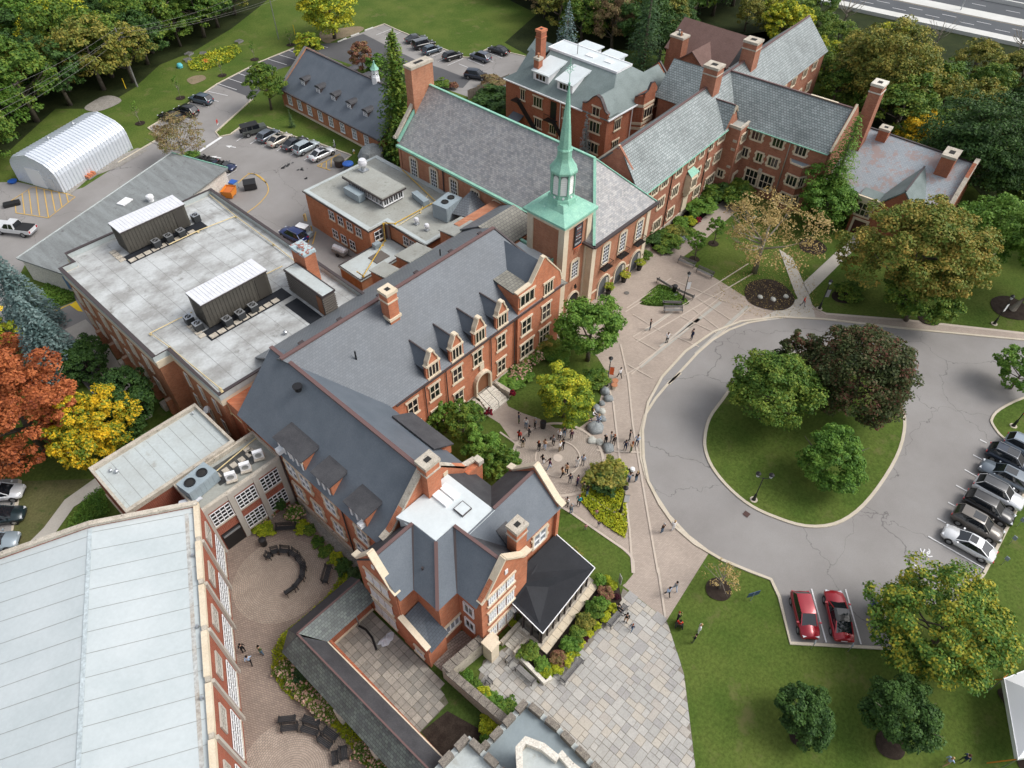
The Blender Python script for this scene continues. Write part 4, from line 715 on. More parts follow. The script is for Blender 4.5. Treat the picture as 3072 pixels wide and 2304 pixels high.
for i in range(8):
    a = math.pi*(i+0.5)/4; ca,sa = math.cos(a),math.sin(a)
    part(tw,'lantern_post',M.copper,lambda m: m.obox((CX_+1.33*ca,CY_+1.33*sa,16.2),(0.2,0.2,2.7),a))
    b = math.pi*i/4; cb_,sb = math.cos(b),math.sin(b)
    def lou(m):
        pts = []; w_ = 0.36
        for (u_,v_) in [(-w_,16.25),(w_,16.25),(w_,18.2)]+[(w_*math.cos(math.pi*j/6),18.2+w_*math.sin(math.pi*j/6)) for j in range(1,6)]+[(-w_,18.2)]: pts.append((CX_+1.22*cb_-u_*sb,CY_+1.22*sb+u_*cb_,v_))
        m.add(pts,[list(range(len(pts)))])
        for j in range(7): m.ribbon3([(CX_+1.24*cb_+w_*sb,CY_+1.24*sb-w_*cb_,16.4+j*0.26),(CX_+1.24*cb_-w_*sb,CY_+1.24*sb+w_*cb_,16.4+j*0.26)],0.06,0.05)
    part(tw,'louvre',M.louvre,lou)
    part(tw,'roundel',M.white,lambda m: m.tube([(CX_+1.3*cb_,CY_+1.3*sb,15.97),(CX_+1.38*cb_,CY_+1.38*sb,15.97)],0.14,10))
part(tw,'spire_base',M.copper,lambda m: m.lathe([(1.62,18.85),(1.62,19.1),(1.25,19.6),(0.95,20.1),(0.85,20.5),(0.8,21.3),(0.9,21.35),(0.82,21.5)],(CX_,CY_),8,rot=math.pi/8))
part(tw,'spire',M.copper,lambda m: m.lathe([(0.72,21.5),(0.08,28.3)],(CX_,CY_),8,rot=math.pi/8))
part(tw,'finial',M.copper,lambda m: (m.lathe([(0.02,28.2),(0.13,28.35),(0.13,28.5),(0.02,28.65)],(CX_,CY_),8),m.tube([(CX_,CY_,28.3),(CX_,CY_,31.0)],0.035,6),m.tube([(CX_+0.4*math.cos(a),CY_+0.0*a,29.9+0.4*math.sin(a)) for a in [2*math.pi*i/12 for i in range(13)]],0.03,5),m.tube([(CX_-0.8,CY_,29.9),(CX_+0.9,CY_,29.9)],0.03,5),m.tube([(CX_,CY_-0.5,29.9),(CX_,CY_+0.5,29.9)],0.03,5)))
win(tw,56.35,40.78,6.5,-90,1.15,2.4,'white')
mb = P_(tw); n = 10; cx = 56.4; r1,r0,h = 1.25,1.05,1.75
arch = lambda r_: [(cx-r_,0)]+[(cx-r_*math.cos(math.pi*i/n),h+r_*math.sin(math.pi*i/n)) for i in range(n+1)]+[(cx+r_,0)]
def archring(m,y0,y1,r1,r0):
    o_,i_ = arch(r1),arch(r0); k_ = len(o_); vs = [(x,y0,z) for x,z in o_]+[(x,y0,z) for x,z in i_]+[(x,y1,z) for x,z in o_]+[(x,y1,z) for x,z in i_]
    m.add(vs,[[i,i+1,k_+i+1,k_+i] for i in range(k_-1)]+[[i,2*k_+i,2*k_+i+1,i+1] for i in range(k_-1)]+[[k_+i,k_+i+1,3*k_+i+1,3*k_+i] for i in range(k_-1)])
archring(mb,40.55,40.8,r1,r0); mb.build('door_arch',M.stone,tw); part(tw,'doorway',M.void,lambda m: m.add([(x,40.77,z) for x,z in arch(r0)],[list(range(n+3))]))
part(tw,'wall_lantern',M.black,lambda m: m.lathe([(0.05,3.6),(0.18,3.8),(0.18,4.1),(0.03,4.4)],(56.4,40.4),6))
part(tw,'crest_panel',M.brick_hall,lambda m: (m.box(56.0,40.72,8.9,56.8,40.8,9.9),m.box(56.15,40.68,9.1,56.65,40.72,9.7)))
bn = thing('hanging_banner','tall black banner with white lettering on the brick face of the tower','banner',(56.45,40.66,9.9))
MB().box(-0.7,-0.03,0.0,0.7,0.0,3.2).build('cloth',M.banner_bk,bn); MB().box(-0.75,-0.05,-0.1,0.75,0.0,-0.02).box(-0.72,-0.05,3.2,0.72,0.0,3.28).build('rod',M.banner_or,bn)
def text(parent,body,size,loc,rot,mat,name='lettering',align='CENTER',sx=1.0):
    c = bpy.data.curves.new(name,'FONT'); c.body = body; c.size = size; c.extrude = 0.004; c.align_x = align; c.align_y = 'CENTER'; tmp = bpy.data.objects.new('tmp',c); COL.objects.link(tmp)
    dg = bpy.context.evaluated_depsgraph_get(); me = bpy.data.meshes.new_from_object(tmp.evaluated_get(dg)); bpy.data.objects.remove(tmp); bpy.data.curves.remove(c)
    me.materials.clear(); me.materials.append(mat); o = bpy.data.objects.new(name,me); link(o,parent); o.location = loc; o.rotation_euler = rot; o.scale = (sx,1,1); return o
for body,z_,s_,m_,w_ in (('RISE',2.55,0.36,M.text_white,1.2),('STEM',2.05,0.3,M.text_grey,1.2),('Business',1.55,0.26,M.text_white,1.0),('Humanities',1.1,0.24,M.text_white,0.9),('RIDLEY',0.45,0.4,M.text_white,0.95)):
    text(bn,body,s_,(0,-0.035,z_),(R(90),0,0),m_,sx=w_)
for z_ in (2.85,2.3,1.8,1.32): MB().box(-0.38,-0.036,z_-0.03,0.38,-0.03,z_+0.04).build('lettering',M.text_red,bn)
# ---- great hall / chapel
ch = thing('chapel_hall','large hall with mottled slate hipped roof edged in green copper and three arched doorways','building',(64.4,57,0))
walls(ch,[(rect(58.4,39.8,70.4,74.3),0,9.7)],M.brick_tan)
def pil(m):
    for x_ in (58.3,69.75): m.box(x_,39.68,0,x_+0.75,40.4,9.3)
    m.box(58.28,39.7,0,58.4,41.2,9.3); m.box(58.28,39.66,9.1,70.5,39.8,9.8)
part(ch,'stone_pilaster',M.stone,pil)
RX,EV,RZ = 64.4,9.75,16.3
roof(ch,[[(57.9,74.3,EV),(57.9,39.3,EV),(RX,45.0,RZ),(RX,74.3,RZ)],[(70.9,39.3,EV),(70.9,74.3,EV),(RX,74.3,RZ),(RX,45.0,RZ)]],M.slate_chapel)
roof(ch,[[(57.9,39.3,EV),(70.9,39.3,EV),(RX,45.0,RZ)]],M.slate_chapel,'hip_slope')
coping(ch,[(RX,74.3,RZ+0.05),(RX,45.0,RZ+0.05)],0.34,0.16,M.copper,'ridge_cap'); coping(ch,[(RX,45,RZ+0.05),(57.9,39.3,EV+0.1)],0.34,0.1,M.copper,'hip_cap'); coping(ch,[(RX,45,RZ+0.05),(70.9,39.3,EV+0.1)],0.2,0.1,M.copper,'hip_cap')
part(ch,'copper_gutter',M.copper,lambda m: m.ribbon3([(57.75,47,EV),(57.75,74.3,EV)],0.4,0.3)); part(ch,'front_gutter',M.darktrim,lambda m: m.ribbon3([(57.7,39.15,EV-0.05),(71.1,39.15,EV-0.05)],0.45,0.25)); part(ch,'side_gutter',M.darktrim,lambda m: m.ribbon3([(57.7,39.1,EV-0.05),(57.7,41.0,EV-0.05)],0.4,0.25))
coping(ch,[(57.6,74.5,EV+1.2),(57.9,74.5,EV+1.1),(62.2,74.5,15.2)],0.5,0.3,M.stone_old,'gable_coping'); coping(ch,[(57.9,74.1,EV+0.6),(RX,74.1,RZ+0.2)],0.25,0.4,M.copper,'copper_flashing')
gable_wall(ch,(58.3,74.35),(70.5,74.35),0,EV+0.6,16.6,(0,0.4),M.brick_tan)
part(ch,'wall_vine',M.brick_res,lambda m: m.box(62.0,74.9,0,65.4,76.3,14.0))
chimney(ch,61.3,73.9,65.2,75.3,9,19.6,M.brick_tan,M.stone_old,band=False,nm='broad_chimney')
for i,x_ in enumerate((61.9,65.4,69.0)):
    win(ch,x_-1.1+0.45,39.78,6.6,-90,1.15,2.7,'white'); bx = x_-0.75
    part(ch,'balcony',M.black,lambda m: (m.box(bx-0.75,38.95,4.65,bx+0.95,39.78,4.75),[m.tube([(bx-0.75+j*0.17,38.97,4.7),(bx-0.75+j*0.17,38.97,5.55)],0.018,4) for j in range(11)],m.ribbon3([(bx-0.75,39.7,5.55),(bx-0.75,38.97,5.55),(bx+0.95,38.97,5.55),(bx+0.95,39.7,5.55)],0.05,0.05),[m.tube([(xx,38.97+j*0.2,4.7),(xx,38.97+j*0.2,5.55)],0.018,4) for j in range(4) for xx in (bx-0.75,bx+0.95)]))
    cx = x_-0.35; h = 1.9; mb = P_(ch); archring(mb,39.6,39.8,1.32,1.12); mb.build('door_arch',M.stone,ch)
    part(ch,'doorway',flat('dim arcade',(0.10,0.105,0.11),0.8),lambda m: m.add([(x,39.77,z) for x,z in arch(1.12)],[list(range(n+3))])); part(ch,'arch_reveal',M.concrete,lambda m: m.box(cx+0.5,39.7,0,cx+1.12,39.78,2.4))
part(ch,'string_course',M.stone,lambda m: [m.box(a,39.68,1.5,b,39.8,1.72) for a,b in ((59.0,60.2),(62.9,63.7),(66.4,67.3),(70.0,70.4))])
for y_ in (71.7,67.6,63.6,59.5,55.5): win(ch,58.38,y_,7.0,180,1.2,2.7,'white')
part(ch,'downpipe',M.darktrim,lambda m: m.tube([(58.25,65.6,5),(58.25,65.6,9.5)],0.09,6))
# ---- kitchen block
kt = thing('kitchen_block','two storey orange brick flat-roofed kitchen block with a glazed rooftop lantern','building',(51,71,0))
kpl = [(45.2,66.2),(48.2,66.2),(48.2,58.5),(58.2,58.5),(58.2,80.1),(45.2,80.1)]
walls(kt,[(kpl,0,5.55)],M.brick_flat); part(kt,'flat_roof',M.flatroof3,lambda m: m.prism([(45.0,66.0),(48.0,66.0),(48.0,58.3),(58.2,58.3),(58.2,80.3),(45.0,80.3)],5.55,5.72)); parapet(kt,[(45.35,66.35),(48.35,66.35),(48.35,58.6),(58.0,58.6),(58.0,79.9),(45.35,79.9)],5.7,0.1,0.75,M.flatroof2,'roof_border'); parapet(kt,[(45.0,66.0),(48.0,66.0),(48.0,58.3),(58.2,58.3),(58.2,80.3),(45.0,80.3)],5.5,0.2,0.12,M.darktrim,'roof_edge')
for y_ in (74.3,72.35,70.4,68.5): win(kt,45.18,y_,4.35,180,1.15,1.35,'kit')
for y_ in (74.3,72.4,70.5): win(kt,45.18,y_,1.3,180,1.15,1.35,'kit')
win(kt,46.7,66.18,4.3,-90,1.5,1.35,'kit'); win(kt,48.18,62.4,4.3,180,1.0,1.3,'kit'); win(kt,48.18,61.2,4.3,180,0.9,1.3,'kit')
part(kt,'lantern_wall',M.darktrim,lambda m: m.box(49.9,68.6,5.7,53.2,76.1,7.3)); part(kt,'lantern_roof',M.flatroof3,lambda m: m.box(49.4,68.1,7.35,53.6,76.6,7.7)); part(kt,'lantern_fascia',M.darktrim,lambda m: m.box(49.37,68.07,7.25,53.63,76.63,7.5))
for j in range(9): win(kt,49.88,69.0+j*0.82,6.6,180,0.72,1.0,'plain')
for j in range(4): win(kt,50.3+j*0.85,68.58,6.6,-90,0.75,1.0,'plain')
walls(kt,[(rect(39.8,61.8,48.1,66.1),0,2.9)],M.brick_flat,'annexe_wall'); part(kt,'annexe_roof',M.flatroof2,lambda m: m.box(39.6,61.6,2.9,48.15,66.2,3.1)); parapet(kt,[(39.7,61.7),(48.1,61.7),(48.1,66.1),(39.7,66.1)],2.85,0.35,0.2,M.darktrim,'annexe_edge')
part(kt,'rooflight',M.louvred,lambda m: m.box(43.3,62.8,3.1,45.5,64.6,3.2))
part(kt,'riser_duct',M.steel,lambda m: (m.box(47.2,65.9,3.1,47.5,66.15,5.6),m.box(47.75,65.5,3.1,48.05,66.0,5.6)))
# ---- flat roofed science block
fl = thing('science_block','three storey orange brick block with mottled grey flat roof and two bronze plant cabins','building',(24,68,0))
fpl = [(13.3,60.2),(14.9,60.2),(14.9,51.0),(33.8,51.0),(33.8,83.4),(14.9,83.4),(14.9,81.2),(13.3,81.2)]
walls(fl,[(fpl,0,8.9)],M.brick_flat); part(fl,'stone_frieze',M.stone,lambda m: m.prism([(13.2,60.1),(14.8,60.1),(14.8,50.9),(33.9,50.9),(33.9,83.5),(14.8,83.5),(14.8,81.3),(13.2,81.3)],8.1,8.95))
part(fl,'flat_roof',M.flatroof,lambda m: m.prism([(13.5,60.4),(15.1,60.4),(15.1,51.2),(33.6,51.2),(33.6,83.2),(15.1,83.2),(15.1,81.0),(13.5,81.0)],8.9,9.0))
parapet(fl,fpl,8.9,0.75,0.3,M.flatroof2,'parapet'); parapet(fl,fpl,9.65,0.1,0.42,M.darktrim,'parapet_cap')
def seams(t,segs,z,mat,w=0.05): part(t,'roof_seam',mat,lambda m: [strip(m,s_,w,z) for s_ in segs])
M.seam = flat('roof seam',(0.2,0.2,0.19),0.8)
seams(fl,[[(15.4+i*1.9,52),(15.4+i*1.9,82.5)] for i in range(10)],9.012,M.seam,0.04)
for y_ in (79.5,76.8,73.2,70.0,66.8,63.6):
    for dy in (-0.33,0.33):
        win(fl,13.28,y_+dy,6.4,180,0.34,2.0,'slit'); win(fl,13.28,y_+dy,3.0,180,0.34,2.0,'slit')
for y_ in (58.3,55.6,53.0):
    win(fl,14.88,y_,6.4,180,0.5,2.0,'slit'); win(fl,14.88,y_,3.2,180,0.5,2.0,'slit')
for y_ in (62,65.2,68.4,71.6,74.8,78): part(fl,'pier',M.brick_flat,lambda m: m.box(12.7,y_-0.25,0,13.3,y_+0.25,2.2))
for y_ in (63.2,66.4,69.6,72.8): part(fl,'pier_cap',M.stone_old,lambda m: m.box(12.4,y_-0.4,0,13.3,y_+0.6,0.8))
def cabin(x0,y0,x1,y1,z0,z1):
    part(fl,'plant_cabin',M.cabin,lambda m: (m.box(x0,y0,z0,x1,y1,z1),[m.box(x0+i*0.4,y0-0.04,z0,x0+i*0.4+0.05,y0,z1) for i in range(int((x1-x0)/0.4))],[m.box(x0-0.04,y0+i*0.4,z0,x0,y0+i*0.4+0.05,z1) for i in range(int((y1-y0)/0.4))]))
    part(fl,'plant_cabin_roof',M.cabin_roof,lambda m: (m.box(x0-0.08,y0-0.08,z1,x1+0.08,y1+0.08,z1+0.12),[m.box(x0+i*0.4,y0-0.05,z1+0.12,x0+i*0.4+0.04,y1+0.05,z1+0.15) for i in range(1,int((x1-x0)/0.4))]))
    part(fl,'cabin_trim',M.darktrim,lambda m: m.box(x0-0.1,y0-0.1,z1-0.12,x1+0.1,y1+0.1,z1))
    part(fl,'cabin_door',flat('cabin door brown',(0.05,0.045,0.038),0.5),lambda m: m.box(x1-1.6,y0-0.07,z0+0.1,x1-0.3,y0-0.03,z1-0.4)); part(fl,'roof_mat',M.black_roof,lambda m: m.box(x0-0.9,y0-1.7,9.01,x1+1.3,y0+0.2,9.03))
    for i in range(int((x1-x0+1.2)/0.95)): part(fl,'walkway_slab',M.stone_old,lambda m: m.box(x0-0.7+i*0.95,y0-1.5,9.03,x0-0.7+i*0.95+0.78,y0-0.85,9.1))
    for i in range(4): part(fl,'walkway_slab',M.stone_old,lambda m: m.box(x0-1.5,y0-0.6+i*0.75,9.03,x0-0.8,y0-0.05+i*0.75,9.1))
cabin(20.2,78.8,28.2,81.4,9.2,12.1); cabin(19.6,60.5,27.4,63.2,9.2,12.3)
part(fl,'louvred_plant_screen',M.louvred,lambda m: (m.box(29.15,53.1,9,30.65,59.7,11.7),[m.box(29.08,53.03,9.15+i*0.3,30.72,59.77,9.25+i*0.3) for i in range(8)])); part(fl,'screen_roof',M.flatroof2,lambda m: m.box(29.1,53.05,11.7,30.7,59.75,11.85)); parapet(fl,[(29.1,53.0),(30.7,53.0),(30.7,59.8),(29.1,59.8)],11.65,0.25,0.12,M.darktrim,'screen_edge')
part(fl,'screen_door',M.door_wood,lambda m: m.box(29.04,53.3,9.1,29.15,54.2,11.4)); part(fl,'dark_mat',M.black_roof,lambda m: m.box(27.2,53.2,9.01,28.8,58.0,9.05))
chimney(fl,30.95,58.2,32.4,60.6,8.9,13.6,M.brick_red,M.rust,band=False,nm='brick_chimney'); part(fl,'chimney_cowl',M.rust,lambda m: m.lathe([(0.55,13.6),(0.5,13.85),(0.1,13.95)],(31.7,59.4),12))
def condenser(x,y,z,s_=0.85,h_=0.85,own=None):
    t = thing('condenser_unit',own,'air conditioner',(x,y,z),rnd.uniform(-3,3),'square black condenser units on the flat roof')
    MB().box(-s_/2,-s_/2,0,s_/2,s_/2,h_).build('casing',flat_black_ac,t); MB().box(-s_/2-0.01,-s_/2-0.01,h_,s_/2+0.01,s_/2+0.01,h_+0.04).build('top_plate',M.steel,t); MB().lathe([(s_*0.38,h_+0.045),(s_*0.36,h_+0.05)],(0,0),16).build('fan_opening',M.void,t); MB().lathe([(s_*0.14,h_+0.05),(s_*0.14,h_+0.07)],(0,0),10).obox((0,0,h_+0.05),(s_*0.7,0.12,0.02),0.5).build('fan',M.steel,t)
flat_black_ac = flat('black condenser casing',(0.03,0.033,0.036),0.5)
for i,(x,y) in enumerate([(23.2,77.9),(24.75,77.8),(26.3,77.7)]): condenser(x,y,9.05,own=['left','middle','right'][i]+' black condenser unit in the row of three before the far bronze cabin')
condenser(29.2,79.3,9.05,own='single black condenser unit at the right end of the far bronze cabin')
for i,(x,y) in enumerate([(18.7,62.9),(18.8,61.3)]): condenser(x,y,9.05,own=['back','front'][i]+' black condenser unit at the left end of the near bronze cabin')
for i,(x,y) in enumerate([(21.3,59.7),(22.8,59.6),(24.4,59.6)]): condenser(x,y,9.05,own=['left','middle','right'][i]+' black condenser unit in the row of three before the near bronze cabin')
def pipe(t,pts,mat,r=0.06,nm='gas_pipe'): part(t,nm,mat,lambda m: (m.tube(pts,r,6),[m.obox((p[0],p[1],p[2]-0.22),(0.25,0.25,0.16),0,0) for p in pts[1:-1]]))
pipe(fl,[(33.3,83,9.3),(32.9,76.3,9.3),(32.7,68,9.3),(32.3,61,9.3)],M.gaspipe_tan); pipe(fl,[(32.9,76.3,9.3),(28.0,76.9,9.3),(24.2,76.9,9.3)],M.gaspipe_tan); pipe(fl,[(30.9,63.6,9.3),(27.5,63.8,9.3)],M.gaspipe_tan); pipe(fl,[(19.6,64.0,9.3),(14.9,64.2,9.3),(15.2,60.9,9.3),(15.4,51.5,9.8),(15.3,51.0,9.9),(15.3,50.9,6.8),(15.2,46.4,6.8),(9.5,45.6,6.8)],M.gaspipe_tan)
vt = lambda t,x,y,z,r_=0.22,h_=0.55: part(t,'roof_cowl',M.steel,lambda m: m.lathe([(r_*0.6,z),(r_*0.6,z+h_*0.5),(r_,z+h_*0.55),(r_,z+h_*0.8),(r_*0.4,z+h_)],(x,y),10))
vt(fl,24.5,54.0,9); vt(fl,31.5,56.2,9); vt(fl,28.6,52.4,9,0.35,0.7)
part(fl,'dish',M.white,lambda m: m.tube([(14.6,55.6,4.1),(14.45,55.6,4.25)],0.4,14))
# ---- rooftop plant on the kitchen
def unit(nm,lab,cat,x,y,z,d,mat,rz=0,fans=0,grp=None):
    t = thing(nm,lab,cat,(x,y,z),rz,grp); MB().box(-d[0]/2,-d[1]/2,0.15,d[0]/2,d[1]/2,d[2]).box(-d[0]/2+0.1,-d[1]/2+0.1,0,d[0]/2-0.1,d[1]/2-0.1,0.15).build('casing',mat,t)
    for k_ in range(6): MB().box(-d[0]/2+0.15+k_*(d[0]-0.3)/6,-d[1]/2-0.02,0.3,-d[0]/2+0.15+(k_+0.85)*(d[0]-0.3)/6,-d[1]/2,d[2]-0.15).build('access_panel',mat,t)
    for k_ in range(fans): MB().lathe([(0.5,d[2]),(0.48,d[2]+0.12),(0.4,d[2]+0.1),(0.38,d[2]+0.02)],(d[0]*0.5-0.9-1.3*k_,0),16).build('fan_ring',M.black,t); MB().lathe([(0.38,d[2]+0.04),(0.1,d[2]+0.08)],(d[0]*0.5-0.9-1.3*k_,0),12).build('fan',M.void,t)
    return t
unit('rooftop_air_handler','big grey rooftop air handler with two round fans beside the hall gutter','air conditioner',54.8,61.2,5.72,(3.4,2.4,2.2),M.acgrey,8,2)
unit('rooftop_duct','angled pale grey duct box on the kitchen roof left of the lantern','duct',48.9,73.5,5.72,(1.1,3.2,1.2),M.acgrey,0); unit('rooftop_duct_box','long pale grey box unit on the kitchen roof below the lantern','duct',54.4,66.2,5.72,(0.9,3.0,0.9),M.acgrey,-10)
unit('window_cooler','small grey cooler unit on the low annexe roof','air conditioner',45.6,65.5,3.15,(1.0,0.7,0.7),M.acgrey,0)
for nm,lab,x,y,r_,h_ in (('exhaust_cowl','largest round steel exhaust cowl, on top of the rooftop lantern',52.3,75.4,0.62,1.7),('exhaust_cowl','small shiny exhaust cowl left on the kitchen roof below the duct box',50.4,62.6,0.33,1.0),('exhaust_cowl','small shiny exhaust cowl nearest the slate roof',50.4,60.6,0.33,1.0)):
    z_ = 7.7 if r_ > 0.5 else 5.72; t = thing(nm,lab,'vent',(x,y,z_),0,'round steel exhaust cowls'); MB().box(-r_*0.9,-r_*0.9,0,r_*0.9,r_*0.9,0.18).lathe([(r_*0.55,0.18),(r_*0.55,h_*0.5)],(0,0),12).build('stack',M.steel,t); MB().lathe([(r_*0.9,h_*0.5),(r_,h_*0.6),(r_,h_*0.8),(r_*0.75,h_),(0.05,h_+0.03)],(0,0),16).build('cowl',M.cabin_roof,t)
pipe(kt,[(58.0,74,5.95),(55.6,64.5,5.95),(48.4,64.6,5.95),(47.4,65.8,5.95),(47.3,65.85,3.3),(46.4,65.3,3.3),(40.3,61.9,3.35),(36.5,57.2,8.7)],M.gaspipe,0.07); pipe(kt,[(56.0,66.5,5.9),(52.5,64.2,5.9),(48.3,64.0,5.9)],M.gaspipe_tan,0.05)
# ---- west wing
ww = thing('west_wing','red brick wing with steep slate roof and three flat-topped dormers over the ring-paved court','building',(20.2,38,0))
walls(ww,[(rect(15.3,27.4,25.2,48.2),0,8.8)],M.brick_red)
RW,ZW,EW = 20.15,14.0,8.85
roof(ww,[[(14.9,48.3,EW),(14.9,27.9,EW),(RW,27.9,ZW),(RW,48.3,ZW)],[(25.4,27.9,EW),(25.4,48.3,EW),(RW,48.3,ZW),(RW,27.9,ZW)]],M.slate_flat)
gable_wall(ww,(15.0,48.25),(25.2,48.25),0,8.9,13.9,(0,-0.3),M.brick_red)
coping(ww,[(RW,27.9,ZW+0.05),(RW,48.3,ZW+0.05)],0.36,0.16,M.redtrim,'ridge_cap')
coping(ww,[(25.3,39.6,8.95),(20.15,45.3,14.05)],0.2,0.05,M.darktrim,'valley')
gable_wall(ww,(15.6,27.4),(25.2,27.4),0,9.7,14.6,(0,0.5),M.brick_red,'south_gable')
coping(ww,[(15.2,27.65,9.6),(16.2,27.65,10.0),(20.0,27.65,14.3)],0.6,0.22,M.stone_old); coping(ww,[(21.0,27.65,14.0),(24.4,27.65,10.3),(25.9,27.65,9.9)],0.5,0.2,M.stone_old)
part(ww,'end_buttress',M.brick_red,lambda m: m.box(24.4,27.0,0,26.2,27.6,9.7)); part(ww,'end_cap',M.stone_old,lambda m: m.box(25.7,26.9,9.6,26.3,27.7,10.1))
chimney(ww,19.7,26.6,21.1,27.7,9,15.6,M.brick_red,M.stone_old,nm='chimney'); part(ww,'stone_plaque',M.stone,lambda m: m.prism([(18.2,27.33),(19.0,27.33),(19.0,27.42),(18.2,27.42)],10.6,11.3)); part(ww,'stone_plaque',M.stone,lambda m: m.box(22.0,27.33,11.2,22.5,27.42,11.9))
for (y0,y1) in ((37.8,42.0),(33.9,36.5),(29.4,32.1)):
    part(ww,'dormer_wall',M.brick_red,lambda m: m.box(15.28,y0+0.2,8.5,17.6,y1-0.2,10.6))
    part(ww,'dormer_roof',M.slate_dark,lambda m: (m.slab([(15.0,y1,10.75),(15.0,y0,10.75),(16.9,y0,10.95),(16.9,y1,10.95)],0.12),m.slab([(16.9,y1,10.95),(16.9,y0,10.95),(17.8,y0+0.5,11.3),(17.8,y1-0.2,11.3)],0.1)))
    nw = 2 if y1-y0 > 3.5 else 1
    for j in range(nw):
        yc = (y0+y1)/2+(j-(nw-1)/2)*1.9; win(ww,15.26,yc,9.6,180,1.5,1.3,'ww1')
    part(ww,'lintel_band',M.stone,lambda m: m.box(15.18,y0+0.3,10.35,15.3,y1-0.3,10.58))
for yc in (40.9,38.9,35.2,30.8): win(ww,15.28,yc,6.5,180,1.5,2.0,'ww')
for yc in (40.9,38.0,34.9,31.6): win(ww,15.28,yc,3.0,180,1.4,2.0,'ww')
part(ww,'plinth',M.stone_old,lambda m: m.box(15.15,27.6,0,15.3,42,1.1))
for yc in (33.1,42.3): part(ww,'downpipe',M.darktrim,lambda m: m.tube([(15.15,yc,0.2),(15.15,yc,8.6)],0.07,6))
part(ww,'cooler_box',M.white,lambda m: m.box(14.7,41.0,9.2,15.3,41.6,9.7)); part(ww,'cooler_box',M.white,lambda m: m.box(14.8,29.8,9.1,15.3,30.3,9.6))
part(ww,'east_dormer_roof',M.slate_dark,lambda m: m.slab([(26.2,30.6,9.2),(26.2,36.2,9.2),(23.9,36.2,10.6),(23.9,30.6,10.6)],0.12)); part(ww,'east_dormer_wall',M.brick_red,lambda m: m.box(24.0,30.8,8.0,26.0,36.0,9.2))
part(ww,'lightning_ring',M.black,lambda m: (m.lathe([(0.32,13.1),(0.32,13.5),(0.45,13.55),(0.45,13.65)],(19.0,42.8),14)))
# ---- front house (near building)
nb = thing('gabled_house','red brick house of three stone-coped gables around a pale flat roof','building',(20,23,0))
npl = [(13.1,28.2),(13.1,23.6),(14.9,23.6),(14.9,20.9),(17.0,20.9),(17.0,18.3),(22.2,18.3),(22.2,19.7),(27.8,19.7),(27.8,24.8),(25.2,24.8),(25.2,27.4),(15.3,27.4),(15.3,28.2)]
walls(nb,[(npl,0,8.5)],M.brick_red); ZF = 11.5
part(nb,'flat_roof',M.whiteroof,lambda m: m.prism([(22.4,27.3),(16.7,27.3),(17.17,25.9),(17.3,23.3),(19.2,23.3),(19.4,21.9),(22.5,21.95)],ZF-0.3,ZF))
part(nb,'flat_roof_core',M.whiteroof,lambda m: m.prism([(16.9,27.2),(16.9,25.9),(17.3,25.6),(17.3,23.4),(19.3,23.4),(19.4,21.9),(22.4,22),(22.4,27.2)],8.4,ZF-0.28))
E_,K_ = 8.35,ZF+0.08
Wp,Wv,Mv,Mp,Sv,Sp = (12.95,25.85,K_),(17.17,25.85,K_),(14.35,23.05,E_),(17.3,23.3,K_),(16.45,20.35,E_),(19.25,23.3,K_)
roof(nb,[[(12.95,28.5,E_),(15.6,28.5,E_),(16.75,27.2,10.0),(17.17,25.85,K_),(12.95,25.85,K_)]],M.slate_dark)  # north slope is slate too, its shade painted in as a darker colour
roof(nb,[[(13.0,23.05,E_),(14.35,23.05,E_),(17.17,25.85,K_),(13.0,25.85,K_)],[(14.35,23.05,E_),(14.4,20.35,E_),(17.3,23.3,K_),(17.17,25.85,K_)],[(14.4,20.35,E_),(16.45,20.35,E_),(19.25,23.3,K_),(17.3,23.3,K_)],[(16.45,20.35,E_),(16.5,18.35,E_),(19.55,18.35,K_),(19.25,23.3,K_)]],M.slate_flat)
roof(nb,[[(22.5,18.35,8.6),(22.5,20.4,8.6),(19.3,22.9,K_),(19.55,18.35,K_)]],M.slate_dark)  # east slope: shade painted in with the darker slate
roof(nb,[[(22.0,19.2,8.8),(28.0,19.2,8.8),(28.0,22.2,K_),(19.4,22.0,K_)]],M.slate_flat); roof(nb,[[(28.0,25.1,8.8),(25.0,25.1,8.8),(22.5,22.2,K_),(28.0,22.2,K_)],[(25.4,25.0,8.7),(25.4,27.3,8.7),(22.4,27.3,ZF),(22.45,22.0,ZF)]],M.slate_dark)  # north and east slopes carry their shade in a darker slate colour
for a,b in (((12.95,25.85),(17.17,25.85)),((14.4,20.4),(17.3,23.3)),((19.55,18.4),(19.25,23.3)),((28,22.2),(22.5,22.1))):
    za = E_+0.05 if a == (14.4,20.4) else K_+0.04; coping(nb,[(a[0],a[1],za),(b[0],b[1],K_+0.04)],0.28,0.1,M.redtrim,'ridge_cap')
for a,b in (((14.35,23.1,E_+.03),(17.15,25.8,K_)),((16.45,20.4,E_+.03),(19.2,23.2,K_))): coping(nb,[a,b],0.2,0.04,M.darktrim,'valley')
gable_wall(nb,(13.0,28.4),(13.0,23.7),0,8.8,12.0,(0.4,0),M.brick_red,'west_gable'); coping(nb,[(13.15,28.7,8.9),(13.15,28.1,9.1),(13.15,26.05,12.2),(13.15,24.1,9.2),(13.15,23.5,8.8)],0.62,0.18,M.stone)
gable_wall(nb,(16.95,18.2),(22.3,18.2),0,8.9,12.0,(0,0.4),M.brick_red,'south_gable'); coping(nb,[(16.9,18.35,8.7),(17.4,18.35,9.0),(19.6,18.35,12.2),(21.8,18.35,9.8),(22.6,18.35,9.7)],0.6,0.18,M.stone)
